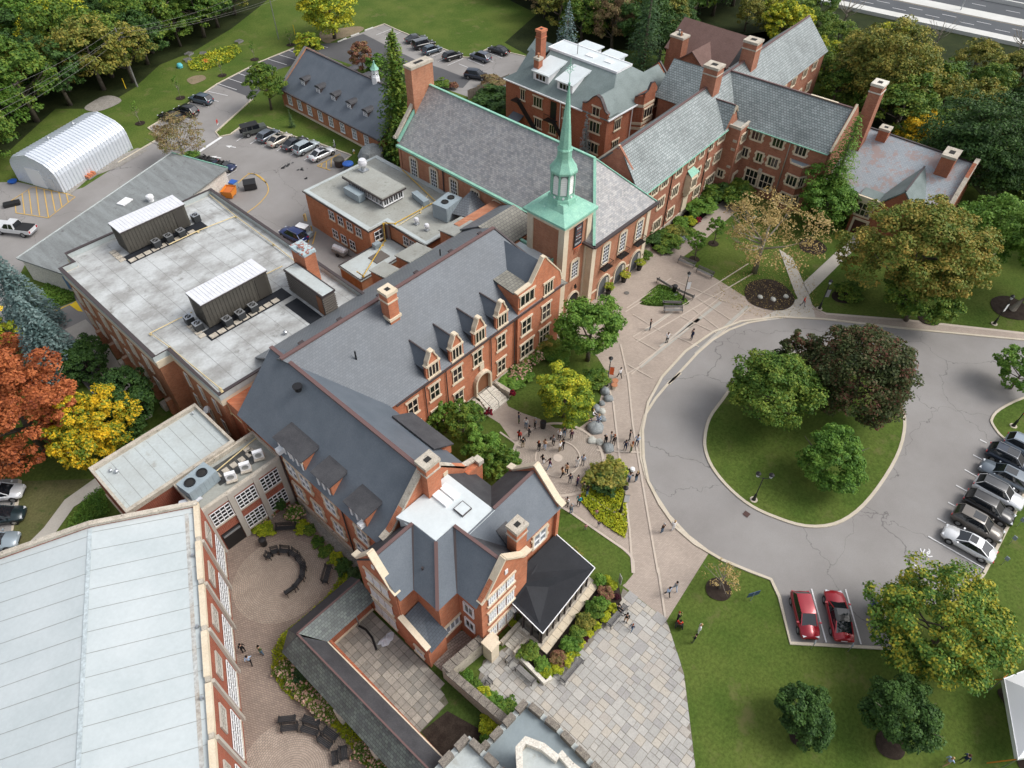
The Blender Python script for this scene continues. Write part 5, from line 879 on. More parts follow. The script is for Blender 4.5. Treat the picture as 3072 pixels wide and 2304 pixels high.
gable_wall(nb,(27.9,19.4),(27.9,25.0),0,9.1,12.0,(-0.4,0),M.brick_red,'east_gable'); coping(nb,[(27.8,25.3,9.2),(27.8,24.6,9.4),(27.8,22.2,12.2),(27.8,19.7,9.6),(27.8,19.0,9.3)],0.62,0.18,M.stone)
for y_ in (26.9,25.95,25.0): win(nb,12.98,y_,7.6,180,0.62,1.5,'nb')
for z_ in (4.7,2.0):
    for y_ in (26.9,25.95,25.0): win(nb,12.98,y_,z_,180,0.62,1.7,'nb')
part(nb,'diamond_panel',M.white,lambda m: m.box(12.93,25.8,9.9,13.0,26.1,10.4)); part(nb,'diamond_panel',M.white,lambda m: m.box(19.6,18.12,9.7,19.9,18.2,10.3))
for x_ in (18.1,19.15,20.2):
    win(nb,x_,18.18,8.0,-90,0.72,1.3,'nb')
    for z_ in (5.2,2.1): win(nb,x_,18.18,z_,-90,0.72,1.7,'nb')
part(nb,'cooler_box',M.white,lambda m: m.box(20.3,17.7,2.6,20.8,18.2,3.1))
win(nb,16.98,19.7,5.6,180,0.9,1.4,'plain'); win(nb,16.98,19.7,2.8,180,0.9,1.4,'plain'); win(nb,16.0,20.88,2.6,-90,1.5,1.3,'nb1')
win(nb,25.6,19.68,6.2,-90,1.6,1.9,'ww')
chimney(nb,21.5,18.7,22.7,19.7,7,12.9,M.brick_red,M.stone_old,nm='chimney'); part(nb,'chimney_saddle',M.slate_dark,lambda m: m.slab([(21.6,19.7,9.6),(22.8,19.7,9.6),(22.8,21,10.6),(21.6,21,10.6)],0.1))
part(nb,'rooflight',M.white,lambda m: (m.box(20.0,25.0,ZF,20.75,26.7,ZF+0.22),m.box(20.9,25.0,ZF,21.6,26.7,ZF+0.22))); part(nb,'roof_hatch',M.whiteroof,lambda m: m.box(20.3,23.4,ZF,21.3,24.4,ZF+0.18)); parapet(nb,[(20.3,23.4),(21.3,23.4),(21.3,24.4),(20.3,24.4)],ZF,0.2,0.06,M.darktrim,'hatch_trim')
part(nb,'vent_pipe',M.darktrim,lambda m: m.tube([(15.6,23.2,9.3),(15.6,23.2,10.0)],0.09,6))
walls(nb,[(rect(12.95,20.5,14.9,23.6),0,3.2)],M.brick_red,'porch_wall'); roof(nb,[[(13.0,20.1,3.35),(14.95,20.1,3.9),(14.95,23.5,4.9),(13.0,23.5,4.6)]],M.slate,'porch_roof')
part(nb,'porch_parapet',M.brick_red,lambda m: m.add([(12.9,20.4,0),(12.9,23.7,0),(12.9,23.7,4.9),(12.9,20.4,3.6),(13.1,20.4,0),(13.1,23.7,0),(13.1,23.7,4.9),(13.1,20.4,3.6)],[[0,1,2,3],[7,6,5,4],[0,3,7,4],[3,2,6,7],[1,5,6,2]]))
coping(nb,[(13.0,20.4,3.65),(13.0,23.7,4.95)],0.5,0.15,M.stone); win(nb,12.88,21.6,1.5,180,0.8,0.9,'ww1')
# ---- black terrace roof
cp = thing('terrace_pavilion','glazed terrace room with a big black membrane roof and white-edged gutter beside the south gable','pavilion',(24,16.5,0))
part(cp,'plinth',M.stone_old,lambda m: m.prism([(20.3,14.0),(28.3,14.6),(28.3,19.5),(22.3,19.5),(22.3,18.2),(20.0,18.2)],0,0.45))
part(cp,'black_roof',M.black_roof,lambda m: (m.slab([(20.3,14.6,3.5),(27.8,15.1,3.5),(27.7,19.5,4.3),(22.3,19.4,4.6),(22.2,18.2,4.6),(20.4,18.1,3.9)],0.12)))
part(cp,'gutter',M.white,lambda m: (m.ribbon3([(20.35,18.0,3.88),(20.25,14.55,3.5),(27.85,15.05,3.5),(27.75,19.4,4.3)],0.07,0.07)))
part(cp,'glazing',M.glass,lambda m: m.prism([(20.6,14.9),(27.5,15.35),(27.5,19.5),(22.3,19.5),(22.2,18.2),(20.6,18.2)],0.45,3.3)); part(cp,'fascia',M.darktrim,lambda m: strip(m,[(20.55,18.1),(20.5,14.85),(27.6,15.3)],0.14,2.9,0.5))
for i in range(9): part(cp,'mullion',M.darktrim,lambda m: m.box(20.6+i*0.84,14.82+i*0.055,0.45,20.7+i*0.84,14.92+i*0.055,3.0))
for i in range(4): part(cp,'mullion',M.darktrim,lambda m: m.box(20.5,15.0+i*0.95,0.45,20.6,15.1+i*0.95,3.0))
for i in range(10): part(cp,'edge_slab',M.stone,lambda m: m.prism([(20.2+i*0.8,13.9+i*0.06),(20.97+i*0.8,13.96+i*0.06),(20.97+i*0.8,14.66+i*0.06),(20.2+i*0.8,14.6+i*0.06)],0.45,0.52))
ts = thing('terrace_steps','short flight of pale stone steps down from the black-roofed terrace to the flagstones','steps',(19.6,17.0,0))
for i in range(6): part(ts,'step',M.stone_white,lambda m: m.box(18.55+i*0.36,16.2,0,18.9+i*0.36,17.2,0.12+i*0.07))
part(ts,'side_wall',M.stone_old,lambda m: m.box(18.3,17.25,0,21.0,17.55,0.75)); part(ts,'side_wall',M.stone_old,lambda m: m.box(18.4,15.85,0,20.2,16.12,0.7))
pw = thing('planter_wall','low pale stone planter wall holding shrubs along the flagstone terrace','wall',(18.5,14,0)); part(pw,'wall',M.stone_white,lambda m: strip(m,[(18.55,16.0),(18.3,12.5),(19.0,12.35)],0.32,0,0.62)); part(pw,'soil',M.mulch,lambda m: m.prism([(18.6,15.9),(18.45,12.6),(28.6,12.2),(29.5,13.2),(28.4,14.5),(20.2,13.9),(20.1,15.8)],0,0.3))
# ---- link range and classroom
lb = thing('link_range','two storey brick and concrete range with big gridded windows between gym and west wing','building',(11,44.5,0))
walls(lb,[(rect(7.0,42.7,15.2,47.0),0,6.5)],M.brick_gym)
part(lb,'flat_roof',M.flatroof3,lambda m: m.box(7.0,42.9,6.5,15.3,47.2,6.6)); part(lb,'ponding',M.poolroof,lambda m: m.prism([(9.8,44.2),(13.8,44.1),(14.0,46.4),(9.9,46.5)],6.6,6.61)); parapet(lb,[(7.0,42.75),(15.2,42.75),(15.2,47.0),(7.0,47.0)],6.5,0.6,0.35,M.stone_old,'parapet')
for x_ in (7.2,9.8,12.4,14.85): part(lb,'concrete_pier',M.concrete,lambda m: m.box(x_-0.25,42.5,0,x_+0.25,42.7,7.0))
part(lb,'concrete_beam',M.concrete,lambda m: m.box(7,42.55,6.3,15.1,42.7,7.05))
for x_ in (8.5,11.1,13.65):
    win(lb,x_,42.68,5.0,-90,1.9,1.9,'grid')
    if x_ > 9: win(lb,x_,42.68,1.8,-90,1.9,1.9,'grid')
part(lb,'dark_doorway',M.black,lambda m: m.box(7.6,42.6,0,9.5,42.7,2.5)); part(lb,'door_bar',M.steel,lambda m: m.box(7.7,42.5,2.0,9.4,42.6,2.15))
for i in range(6): part(lb,'roof_slab',M.stone_old,lambda m: m.box(9.1+i*0.85,45.0+0.0*i,6.62,9.65+i*0.85,45.6,6.68))
for i in range(3): part(lb,'roof_slab',M.stone_old,lambda m: m.box(13.5+0.1*i,45.7-i*0.4,6.62,14.1+0.1*i,46.2-i*0.4,6.68))
unit('rooftop_air_handler','long grey air handler with two fans at the left of the link range roof','air conditioner',8.6,45.3,6.6,(3.0,1.8,1.5),M.acgrey,8,2)
for i,(x,y) in enumerate(((10.9,43.9),(12.4,43.9),(14.0,44.2))):
    t = thing('heat_pump','%s white heat pump on its stand over the gridded windows' % ['left','middle','right'][i],'air conditioner',(x,y,6.6),-25,'white heat pumps on the link roof'); MB().box(-0.45,-0.18,0.3,0.45,0.18,1.15).build('casing',M.white,t); MB().box(-0.5,-0.45,0.2,0.5,0.35,0.3).build('stand',M.stone_old,t); MB().tube([(0,-0.2,0.72),(0,-0.19,0.72)],0.3,14).build('fan_grille',M.steel,t)
tp = tag(MB((0,0,0)).prism([(5.9,44.6),(7.0,44.0),(8.0,44.0),(7.9,44.5),(6.4,45.2)],6.75,6.9).build('white_sheeting',M.tarp),'crumpled white sheeting behind the gym parapet','tarpaulin')
cr = thing('classroom_block','low brick block with a pale grey flat roof and weathered stone parapet','building',(8,50.5,0))
walls(cr,[(rect(2.6,47.1,13.3,54.0),0,6.9)],M.brick_gym); part(cr,'flat_roof',M.flatroof2,lambda m: m.box(2.7,47.2,6.9,13.3,53.9,7.0)); parapet(cr,[(2.75,47.2),(13.25,47.2),(13.25,53.85),(2.75,53.85)],6.9,0.5,0.45,M.stone_old,'parapet')
part(cr,'stone_band',M.stone,lambda m: m.box(2.5,47.1,2.6,2.6,54,3.4)); seams(cr,[[(3.2+i*1.15,47.5),(3.2+i*1.15,53.5)] for i in range(9)],7.012,M.seam,0.03); vt(cr,3.9,52.5,7.0,0.16,0.35); vt(cr,4.2,52.0,7.0,0.2,0.4); vt(cr,12.6,53.2,7.0,0.12,0.35)
# ---- gym (own frame: x along the long wall, y across)
gy = thing('gymnasium','big gymnasium under a pale blue-white membrane roof filling the lower left corner','building',(7.2,42.45,0),242.3); gy['loc_authored'] = 1
GL,GW = 46,16.4
def gl(fn,name,mat): m = MB(); fn(m); return m.build(name,mat,gy)
gl(lambda m: m.prism([(0,0),(GL,0),(GL,-GW),(0,-GW)],0,8.3),'wall',M.brick_gym)
for s_ in ([(GL,-0.3,8.45),(0.3,-0.3,8.45),(0.3,-8.1,9.5),(GL,-8.1,9.5)],[(0.3,-GW+0.3,8.45),(GL,-GW+0.3,8.45),(GL,-8.1,9.5),(0.3,-8.1,9.5)]): gl(lambda m: m.slab(s_,0.12),'roof_slope',M.gymroof)
gl(lambda m: m.ribbon3([(0.15,0,8.75),(0.15,-8.1,9.8),(0.15,-GW,8.75)],0.42,0.3),'north_coping',M.stone_old); gl(lambda m: m.add([(0,0,8),(0,0,8.7),(0,-8.1,9.75),(0,-GW,8.7),(0,-GW,8),(0.3,0,8),(0.3,0,8.7),(0.3,-8.1,9.75),(0.3,-GW,8.7),(0.3,-GW,8)],[[0,1,2,3,4],[9,8,7,6,5]]),'north_gable',M.brick_gym)
for i in range(10):
    x0 = i*4.0; gl(lambda m: m.box(x0+0.05,-0.36,8.3,x0+3.6,0.08,8.72+0.14*((i % 2))),'parapet_coping',M.stone); gl(lambda m: m.box(x0+3.6,-0.3,8.3,x0+4.0,0.05,8.8),'parapet_block',M.stone_old)
    gl(lambda m: m.box(x0+3.65,0,0,x0+3.95,0.22,8.3),'concrete_pier',M.concrete)
    m = win(gy,x0+1.8,0.02,6.2,90,1.5,1.3,'gym'); m = win(gy,x0+1.8,0.02,2.6,90,2.9,2.6,'grid')
gl(lambda m: [strip(m,[(x0,-0.6),(x0,-8.0)],0.03,0) for x0 in ()],'seam_line',M.seam) if False else None
for i in range(26):
    x0 = 0.9+i*1.75
    for (ya,za,yb,zb) in ((-0.5,8.49,-8.0,9.505),(-8.2,9.505,-GW+0.5,8.49)): gl(lambda m: m.ribbon3([(x0+0.25*(ya < -1),ya,za+0.008),(x0+rnd.uniform(-.1,.1),yb,zb+0.008)],0.022,0.01),'membrane_seam',flatseam if 'flatseam' in globals() else M.seam2 if hasattr(M,'seam2') else M.seam)
gl(lambda m: m.ribbon3([(0.5,-8.1,9.54),(GL,-8.1,9.54)],0.3,0.03),'ridge_strip',mottled('ridge membrane',(0.42,0.48,0.5),(0.48,0.54,0.56),0.3,4))
gl(lambda m: m.ribbon3([(0.8,-0.95,8.56),(14,-0.95,8.56),(30,-0.85,8.55)],0.3,0.02),'gutter_stain',mottled('silty gutter',(0.40,0.36,0.31),(0.5,0.53,0.53),0.5,4,stretch=(1,1,1)))
for i in (5.2,11.5,17): gl(lambda m: m.tube([(i,-0.6,8.6),(i,-0.6,8.85)],0.12,8),'roof_drain',M.steel)
# ---- cloister
cl = thing('cloister','low covered cloister walk with mossy slate roof running diagonally to the stone tower','building',(7,22,0))
part(cl,'wall',M.brick_hall,lambda m: (m.prism([(12.9,28.0),(12.9,28.15),(7.9,28.15),(7.9,28.0)],0,2.9),m.prism([(8.1,28.1),(8.25,13.5),(8.4,13.5),(8.3,28.1)],0,2.9)))
part(cl,'outer_wall',M.stone_old,lambda m: m.prism([(13,30.2),(6.0,30.2),(5.3,28.8),(5.4,14),(5.6,14),(5.6,28.7),(6.1,30.0),(13,30.0)],0,2.8)); part(cl,'wall_base',M.stone,lambda m: m.prism([(12.95,27.9),(12.95,28.0),(8.35,28.0),(8.4,27.9)],0,0.3))
CI,CR_,EO = 2.9,4.2,2.8
roof(cl,[[(8.0,27.2,CI),(13.0,27.2,CI),(13.0,28.95,CR_),(6.6,28.95,CR_)],[(8.3,13.6,CI),(8.0,27.2,CI),(6.6,28.95,CR_),(6.9,13.6,CR_)]][:1],M.slate_cloister)
roof(cl,[[(8.35,13.4,CI),(8.0,27.2,CI),(6.6,28.6,CR_),(6.95,13.4,CR_)]],M.slate_dark,'inner_slope')  # inner slope's shade is painted in through a darker roof colour
roof(cl,[[(13.0,30.5,EO),(6.4,30.5,EO),(6.5,28.95,CR_),(13.0,28.95,CR_)]],M.slate_dark,'outer_slope_dark'); roof(cl,[[(4.95,29.3,EO),(5.2,13.4,EO),(6.95,13.4,CR_),(6.6,28.8,CR_)],[(6.4,30.5,EO),(4.95,29.3,EO),(6.5,28.9,CR_)]],M.slate_cloister,'outer_slope')  # outer north slope: shade put into the colour; west slope stays lighter
coping(cl,[(13.0,28.95,CR_+.04),(6.55,28.95,CR_+.04),(6.95,13.4,CR_+.04)],0.14,0.08,M.redtrim,'ridge_cap'); coping(cl,[(8.0,27.2,CI+0.02),(8.35,13.4,CI+0.02)],0.1,0.08,M.stone,'eave_trim')
part(cl,'buttress',M.stone_white,lambda m: m.box(5.0,22.2,0,5.4,22.8,2.5)); part(cl,'buttress',M.stone_white,lambda m: m.box(5.1,18.0,0,5.5,18.6,2.5)); part(cl,'stone_quoin',M.stone,lambda m: m.box(10.2,27.9,1.4,10.6,28.0,2.1)); part(cl,'downpipe',M.steel,lambda m: m.tube([(11.2,27.85,0.1),(11.2,27.85,2.8)],0.06,6))
tag(MB().tube([(11.1,27.7,0.15),(11.3,27.0,0.14),(11.2,26.0,0.14),(10.75,24.9,0.14)],0.1,8).build('drain_hose',M.black),'black corrugated drain hose lying on the court slabs','hose')
mb = MB(); pts = [(11.88+0.85*rnd.uniform(.6,1.1)*math.cos(a),25.0+0.5*rnd.uniform(.6,1.1)*math.sin(a)) for a in [2*math.pi*i/14 for i in range(14)]]; c_ = (11.88,25.0)
vs = [(c_[0],c_[1],0.4)]+[(p[0]*0.5+c_[0]*0.5,p[1]*.5+c_[1]*.5,0.12+rnd.random()*0.3) for p in pts]+[(p[0],p[1],0.07+rnd.random()*0.1) for p in pts]; mb.add(vs,[[0,1+i,1+(i+1) % 14] for i in range(14)]+[[1+i,15+i,15+(i+1) % 14,1+(i+1) % 14] for i in range(14)]); tag(mb.build('crumpled_tarpaulin',M.tarp),'crumpled grey-white tarpaulin on the court slabs','tarpaulin')
# ---- stone walls and towers by the terrace
sw = thing('stone_garden_wall','thick weathered stone wall with slab coping between court and terrace','wall',(13.3,15.5,0))
part(sw,'wall',M.stone_old,lambda m: (m.prism([(13.0,19.0),(13.5,19.0),(13.9,12.0),(13.3,12.0)],0,1.75),m.prism([(13.0,19.0),(13.3,18.4),(17.3,18.0),(17.4,18.6)],0,2.2)))
for i in range(8): part(sw,'coping_slab',M.stone_dark,lambda m: m.prism([(12.93+i*0.055,18.6-i*0.85),(13.62+i*0.055,18.6-i*0.85),(13.66+i*0.055,17.79-i*0.85),(12.97+i*0.055,17.79-i*0.85)],1.75,1.9))
for i in range(5): part(sw,'coping_slab',M.stone_dark,lambda m: m.prism([(13.1+i*0.85,19.1-i*0.08),(13.9+i*0.85,19.03-i*0.08),(13.9+i*0.85,18.25-i*0.08),(13.1+i*0.85,18.3-i*0.08)],2.2,2.36))
part(sw,'gate_pier',M.stone,lambda m: (m.box(16.6,16.9,0,17.5,17.9,2.6),m.box(16.5,16.8,2.6,17.6,18.0,2.8),m.box(17.2,17.4,0,18.0,18.4,2.2)))
def crenel(t,pl,z,h,mat1,mat2):
    n = len(pl)
    for i in range(n):
        a,b = Vector(pl[i]),Vector(pl[(i+1) % n]); L_ = (b-a).length; k_ = max(1,round(L_/1.5)); d = (b-a)/L_
        for j in range(k_):
            p,q_ = a+d*(L_*j/k_),a+d*(L_*(j+0.72)/k_); mb = P_(t); strip(mb,[tuple(p),tuple(q_)],0.5,z,h); mb.build('merlon',mat1,t)
            p2,q2 = q_,a+d*(L_*(j+1)/k_); mb = P_(t); strip(mb,[tuple(p2),tuple(q2)],0.42,z,h*0.5); mb.build('crenel_sill',mat2,t)
s1 = thing('battlemented_block','low stone block with pale blue roof and crenellated lichened parapet at the bottom edge','building',(12,10,0))
bpl = [(15.3,12.0),(8.5,12.2),(8.3,3),(15.2,3),(15.5,8.9)]
walls(s1,[(bpl,0,2.9)],M.stone_old); part(s1,'flat_roof',mottled('pale blue grey membrane',(0.27,0.32,0.34),(0.23,0.275,0.295),0.5,4,fineamt=0.1,c3=(0.24,0.28,0.29)),lambda m: m.prism([(x*0.97+0.36,y*0.97+0.25) for x,y in bpl],2.9,3.0)); crenel(s1,bpl,2.9,0.75,M.stone_dark,M.flatroof2)
s2 = thing('square_stone_tower','square stone tower top with crenellated parapet beside the cloister end','tower',(8,10.5,0))
tpl = [(10.2,13.2),(7.2,13.3),(5.2,11.3),(5.2,6),(10.4,6)]
walls(s2,[(tpl,0,4.2)],M.stone_old); part(s2,'flat_roof',M.flatroof2,lambda m: m.prism([(x*0.93+0.55,y*0.93+0.7) for x,y in tpl],4.2,4.3)); crenel(s2,tpl,4.2,0.8,M.stone_dark,M.flatroof2)
s3 = thing('stair_turret','tall pale stone stair turret with stepped parapet at the very bottom of the picture','tower',(12.6,7,0))
upl = [(12.6,9.7),(11.9,9.7),(10.8,8.6),(10.6,4),(13.9,4),(13.5,6.3),(13.6,7.3),(13.2,7.3),(13.1,8.5)]
walls(s3,[(upl,0,5.6)],M.stone_old); part(s3,'flat_roof',M.flatroof2,lambda m: m.prism([(x*0.9+1.24,y*0.9+0.72) for x,y in upl],5.4,5.62)); parapet(s3,upl,5.3,0.95,0.5,M.stone_white,'parapet')
# ---- residence (frame rotated 3 degrees)
rs = thing('residence','L-shaped brick residence with grey-green slate roofs, stone mullioned windows and tall chimneys','building',(73.45,42.6,0),3); rs['loc_authored'] = 1
RZ2,RE = 14.6,9.95
def rl(name,mat,fn): m = MB(); fn(m); return m.build(name,mat,rs)
rl('wall',M.brick_res,lambda m: (m.prism(rect(-5,-0.9,56,8.0),0,RE)))
rl('cross_wall',M.brick_res,lambda m: m.prism(rect(22.9,-15.5,33,0),0,RE))
roof(rs,[[(-3.6,-1.3,RE),(56.5,-1.3,RE),(56.5,3.6,RZ2),(-1.9,3.6,RZ2)],[(56.5,8.6,RE),(-3.6,8.6,RE),(-1.9,3.6,RZ2),(56.5,3.6,RZ2)]],M.slate_res)
roof(rs,[[(22.5,1.5,RE),(22.5,-15.4,RE),(27.8,-15.4,RZ2),(27.8,3.7,RZ2)],[(33.2,-15.4,RE),(33.2,1.5,RE),(27.8,3.7,RZ2),(27.8,-15.4,RZ2)]],M.slate_res)
coping(rs,[(-2.5,3.6,RZ2+.04),(56.5,3.6,RZ2+.04)],0.3,0.14,M.redtrim,'ridge_cap'); coping(rs,[(27.8,3.6,RZ2+.04),(27.8,-15.4,RZ2+.04)],0.3,0.14,M.redtrim,'ridge_cap'); coping(rs,[(27.8,-9,RZ2+.1),(27.8,-13,RZ2+.1)],0.3,0.14,M.stone,'ridge_patch')
rl('gutter',M.copper,lambda m: (m.ribbon3([(-3,-1.35,RE-.05),(20,-1.35,RE-.05)],0.14,0.12),m.ribbon3([(22.45,-2.8,RE-.05),(22.45,-15.3,RE-.05)],0.14,0.12)))
gable_wall(rs,(22.9,-15.6),(33.0,-15.6),0,RE+0.3,RZ2+0.6,(0,0.4),M.brick_res,'gable'); coping(rs,[(22.6,-15.5,RE+.4),(27.8,-15.5,RZ2+.7)],0.3,0.1,M.stone)
gable_wall(rs,(56.3,-0.9),(56.3,8.0),0,RE,RZ2-.1,(-0.3,0),M.brick_res,'far_gable'); gable_wall(rs,(-2.2,-1.0),(-2.2,8.2),0,RE,RZ2+.3,(0.3,0),M.brick_res,'near_gable'); coping(rs,[(-2.2,8.4,RE+.2),(-2.2,3.6,RZ2+.4)],0.35,0.14,M.stone)
dx,dz = -1.0,1.55    # the face stands 1.1 m nearer than the survey plane
T_,Md,Lo = 8.95,5.9,2.35
for x_,k_,w_ in ((0.6,'stone',1.5),(3.1,'stone',1.5),(6.9,'stone',1.5),(10.4,'stone',1.5),(13.3,'stone2',1.0),(16.0,'stone2',1.0),(19.1,'stone4',1.9)): win(rs,x_,-0.92,T_,-90,w_,1.2,k_)
for x_,k_,w_ in ((3.0,'stone',1.5),(6.8,'stone',1.5),(13.3,'stone2',1.0),(16.1,'stone2',1.0),(19.1,'stone4',1.9)): win(rs,x_,-0.92,Md,-90,w_,1.5,k_)
for x_,k_,w_ in ((3.0,'stone4',1.9),(6.7,'stone',1.5),(14.2,'stone',1.6),(18.2,'stone4',2.6)): win(rs,x_,-0.92,Lo,-90,w_,1.5,k_)
rl('plinth',M.stone_old,lambda m: m.box(-2,-1.05,0,20.4,-0.9,0.9))
for x_ in (-3.5,5.1,15.4): rl('downpipe',M.black,lambda m: m.tube([(x_,-1.0,0.2),(x_,-1.0,RE-.1)],0.07,6))
rl('oriel_bay',M.stone,lambda m: (m.prism([(9.6,-0.9),(9.8,-1.75),(11.5,-1.75),(11.7,-0.9)],4.3,7.1),m.prism([(9.9,-0.9),(10.2,-1.4),(11.1,-1.4),(11.4,-0.9)],3.6,4.3))); rl('oriel_roof',M.copper,lambda m: m.slab([(9.5,-1.85,7.1),(11.8,-1.85,7.1),(11.5,-0.9,7.7),(9.8,-0.9,7.7)],0.1))
win(rs,10.65,-1.77,5.8,-90,1.3,1.4,'stone'); rl('niche',M.stone,lambda m: m.box(9.9,-1.1,1.0,11.3,-0.9,3.3))
# entrance tower with open flat top
rl('entrance_tower',M.brick_res,lambda m: m.prism(rect(20.3,-3.1,24.2,0.3),0,10.2)); rl('tower_parapet',M.stone_old,lambda m: strip(m,[(20.5,-2.9),(24.0,-2.9),(24.0,0.1),(20.5,0.1)],0.42,10.2,0.4,closed=True)); rl('tower_roof',M.roofdark if hasattr(M,'roofdark') else M.flatroof3,lambda m: m.box(20.7,-2.7,10.2,23.8,-0.1,10.25))
for z_ in (8.6,5.6): win(rs,22.3,-3.12,z_,-90,2.2,1.2,'stone4')
win(rs,20.28,-1.6,2.9,180,0.9,1.1,'stone2'); rl('door_surround',M.stone,lambda m: (m.box(21.4,-3.3,0,21.75,-3.1,2.9),m.box(23.0,-3.3,0,23.35,-3.1,2.9),m.box(21.75,-3.3,2.5,23.0,-3.1,2.9))); rl('door',M.door_wood,lambda m: m.box(21.75,-3.16,0,23.0,-3.1,2.5))
for z_ in (4.2,7.0,8.3): rl('stone_block',M.stone_old,lambda m: m.box(20.2,-2.9,z_,20.3,-2.3,z_+0.35))
gable_wall(rs,(19.2,-1.15),(23.2,-1.15),9.9,10.0,13.0,(0,0.3),M.brick_res,'dormer_gable'); roof(rs,[[(19.0,-1.2,10.1),(19.0,-0.6,10.1),(21.2,2.2,13.1),(21.2,-1.2,13.1)],[(23.4,-0.6,10.1),(23.4,-1.2,10.1),(21.2,-1.2,13.1),(21.2,2.2,13.1)]],M.slate_res,'dormer_roof'); coping(rs,[(21.2,-1.1,13.15),(21.2,2.2,13.15)],0.2,0.1,M.redtrim,'dormer_ridge'); coping(rs,[(20.6,-1.25,12.1),(21.2,-1.25,13.1),(21.8,-1.25,12.1)],0.3,0.1,M.stone)
for y_,k_,w_ in ((-4.7,'stone',1.6),(-8.0,'stone',1.6),(-11.5,'stone',1.6)): win(rs,22.88,y_,9.0,180,w_,1.3,k_)
for y_,k_,w_ in ((-3.6,'stone2',0.95),(-5.9,'stone2',0.95),(-8.1,'stone',1.5)): win(rs,22.88,y_,6.0,180,w_,1.4,k_)
for y_ in (-5.5,-7.9): win(rs,22.88,y_,2.6,180,1.9,2.3,'stonebig')
rl('downpipe',M.steel,lambda m: m.tube([(22.75,-9.8,0.2),(22.75,-9.8,9.8)],0.08,6)); rl('hood_niche',M.stone_old,lambda m: m.box(22.6,-6.9,3.6,22.9,-6.4,4.4))
rl('bay',M.brick_res,lambda m: m.prism([(22.9,-10.4),(21.9,-10.9),(21.7,-12.8),(22.9,-13.4)],0,7.4)); rl('bay_parapet',M.stone,lambda m: strip(m,[(22.9,-10.4),(21.9,-10.9),(21.7,-12.8),(22.9,-13.4)],0.2,7.3,0.2)); rl('bay_roof',M.acgrey,lambda m: m.prism([(22.9,-10.5),(22.0,-11.0),(21.8,-12.7),(22.9,-13.3)],7.3,7.45))
for z_ in (4.9,1.9): win(rs,21.78,-11.85,z_,174,1.6,1.5,'stone'); win(rs,22.25,-13.1,z_,240,0.9,1.5,'stone2')
for x_ in (40,44,48.5,52.5): win(rs,x_,-0.92,8.7,-90,1.4,1.3,'stone'); win(rs,x_,-0.92,5.0,-90,1.4,1.5,'stone')
chimney(rs,20.4,2.4,22.4,4.6,11,17.6,M.brick_res,M.stone_old,nm='chimney'); chimney(rs,32.2,2.2,34.2,4.4,11,17.6,M.brick_res,M.stone_old,nm='chimney')
chimney(rs,31.0,-17.2,33.0,-15.6,0,17.2,M.brick_res,M.stone_white,nm='tall_end_chimney')
# rear courtyard building behind the residence ridge
roof(rs,[[(24,13.5,9.0),(24,4.5,9.0),(28.5,4.5,13.6),(28.5,13.5,13.6)],[(33,4.5,9.0),(33,13.5,9.0),(28.5,13.5,13.6),(28.5,4.5,13.6)]],M.slate_res); rl('rear_wall',M.brick_res,lambda m: m.prism(rect(24.4,6,32.6,13),0,9.0)); rl('rear_gable',M.brick_res,lambda m: m.add([(24.4,13,9),(32.6,13,9),(28.5,13,13.5)],[[0,1,2]]))
# ---- refectory (low hall on the right)
lh = thing('refectory','low brick hall with patched rose and grey shingle roof behind the olive tree','building',(107,20,0),4); lh['loc_authored'] = 1
def ll(name,mat,fn): m = MB(); fn(m); return m.build(name,mat,lh)
ll('wall',M.brick_hall,lambda m: m.prism(rect(-6.6,-7.4,8.5,9.5),0,5.0)); roof(lh,[[(-7.6,10.0,4.9),(-7.6,-7.6,4.9),(2.2,-7.6,9.3),(3.6,12.4,9.3)],[(9.0,-7.6,4.9),(9.0,12,4.9),(3.6,12.4,9.3),(2.2,-7.6,9.3)]],M.slate_low); coping(lh,[(3.6,12.4,9.35),(2.2,-7.6,9.35)],0.3,0.14,M.darktrim,'ridge_cap')
gable_wall(lh,(-7.0,-7.7),(8.6,-7.7),0,5.5,10.0,(0,0.5),M.brick_hall,'gable'); coping(lh,[(-7.2,-7.5,5.4),(0.8,-7.5,9.8),(2.4,-7.5,9.9)],0.6,0.25,M.stone_old)
chimney(lh,1.4,4.6,2.8,6.0,7.5,10.6,M.brick_hall,M.stone_old,band=False,nm='chimney'); chimney(lh,-1.2,-5.2,1.6,-3.4,5.5,10.8,M.brick_hall,M.stone_old,band=False,nm='broad_chimney')
ll('porch_wall',M.brick_hall,lambda m: m.prism(rect(-9.4,-1.2,-6.6,3.3),0,5.4)); ll('porch_flat_roof',M.slate_hall,lambda m: m.box(-8.6,0.6,5.4,-6,3.4,5.5)); ll('porch_cornice',M.stone,lambda m: m.box(-9.5,0.4,5.1,-9.2,3.5,5.8)); gable_wall(lh,(-9.3,0.5),(-9.3,-4.6),0,5.2,8.2,(0.4,0),M.brick_hall,'cross_gable'); roof(lh,[[(-9.4,0.7,5.5),(-5.5,0.7,5.5),(-1.0,-2.0,8.4),(-9.4,-2.0,8.4)],[(-4.5,-4.8,5.5),(-9.4,-4.8,5.5),(-9.4,-2.0,8.4),(-1.0,-2.0,8.4)]],M.slate_hall,'cross_roof'); coping(lh,[(-9.4,-2,8.45),(-1.2,-2,8.45)],0.25,0.12,M.darktrim,'cross_ridge')
win(lh,-9.42,2.0,3.9,180,1.9,1.9,'stonebig'); ll('door',M.door,lambda m: m.box(-9.5,0.9,0,-9.4,2.6,2.2)); ll('door_surround',M.stone,lambda m: (m.box(-9.6,0.6,0,-9.4,0.9,2.5),m.box(-9.6,2.6,0,-9.4,2.9,2.5),m.box(-9.6,0.9,2.2,-9.4,2.6,2.5)))
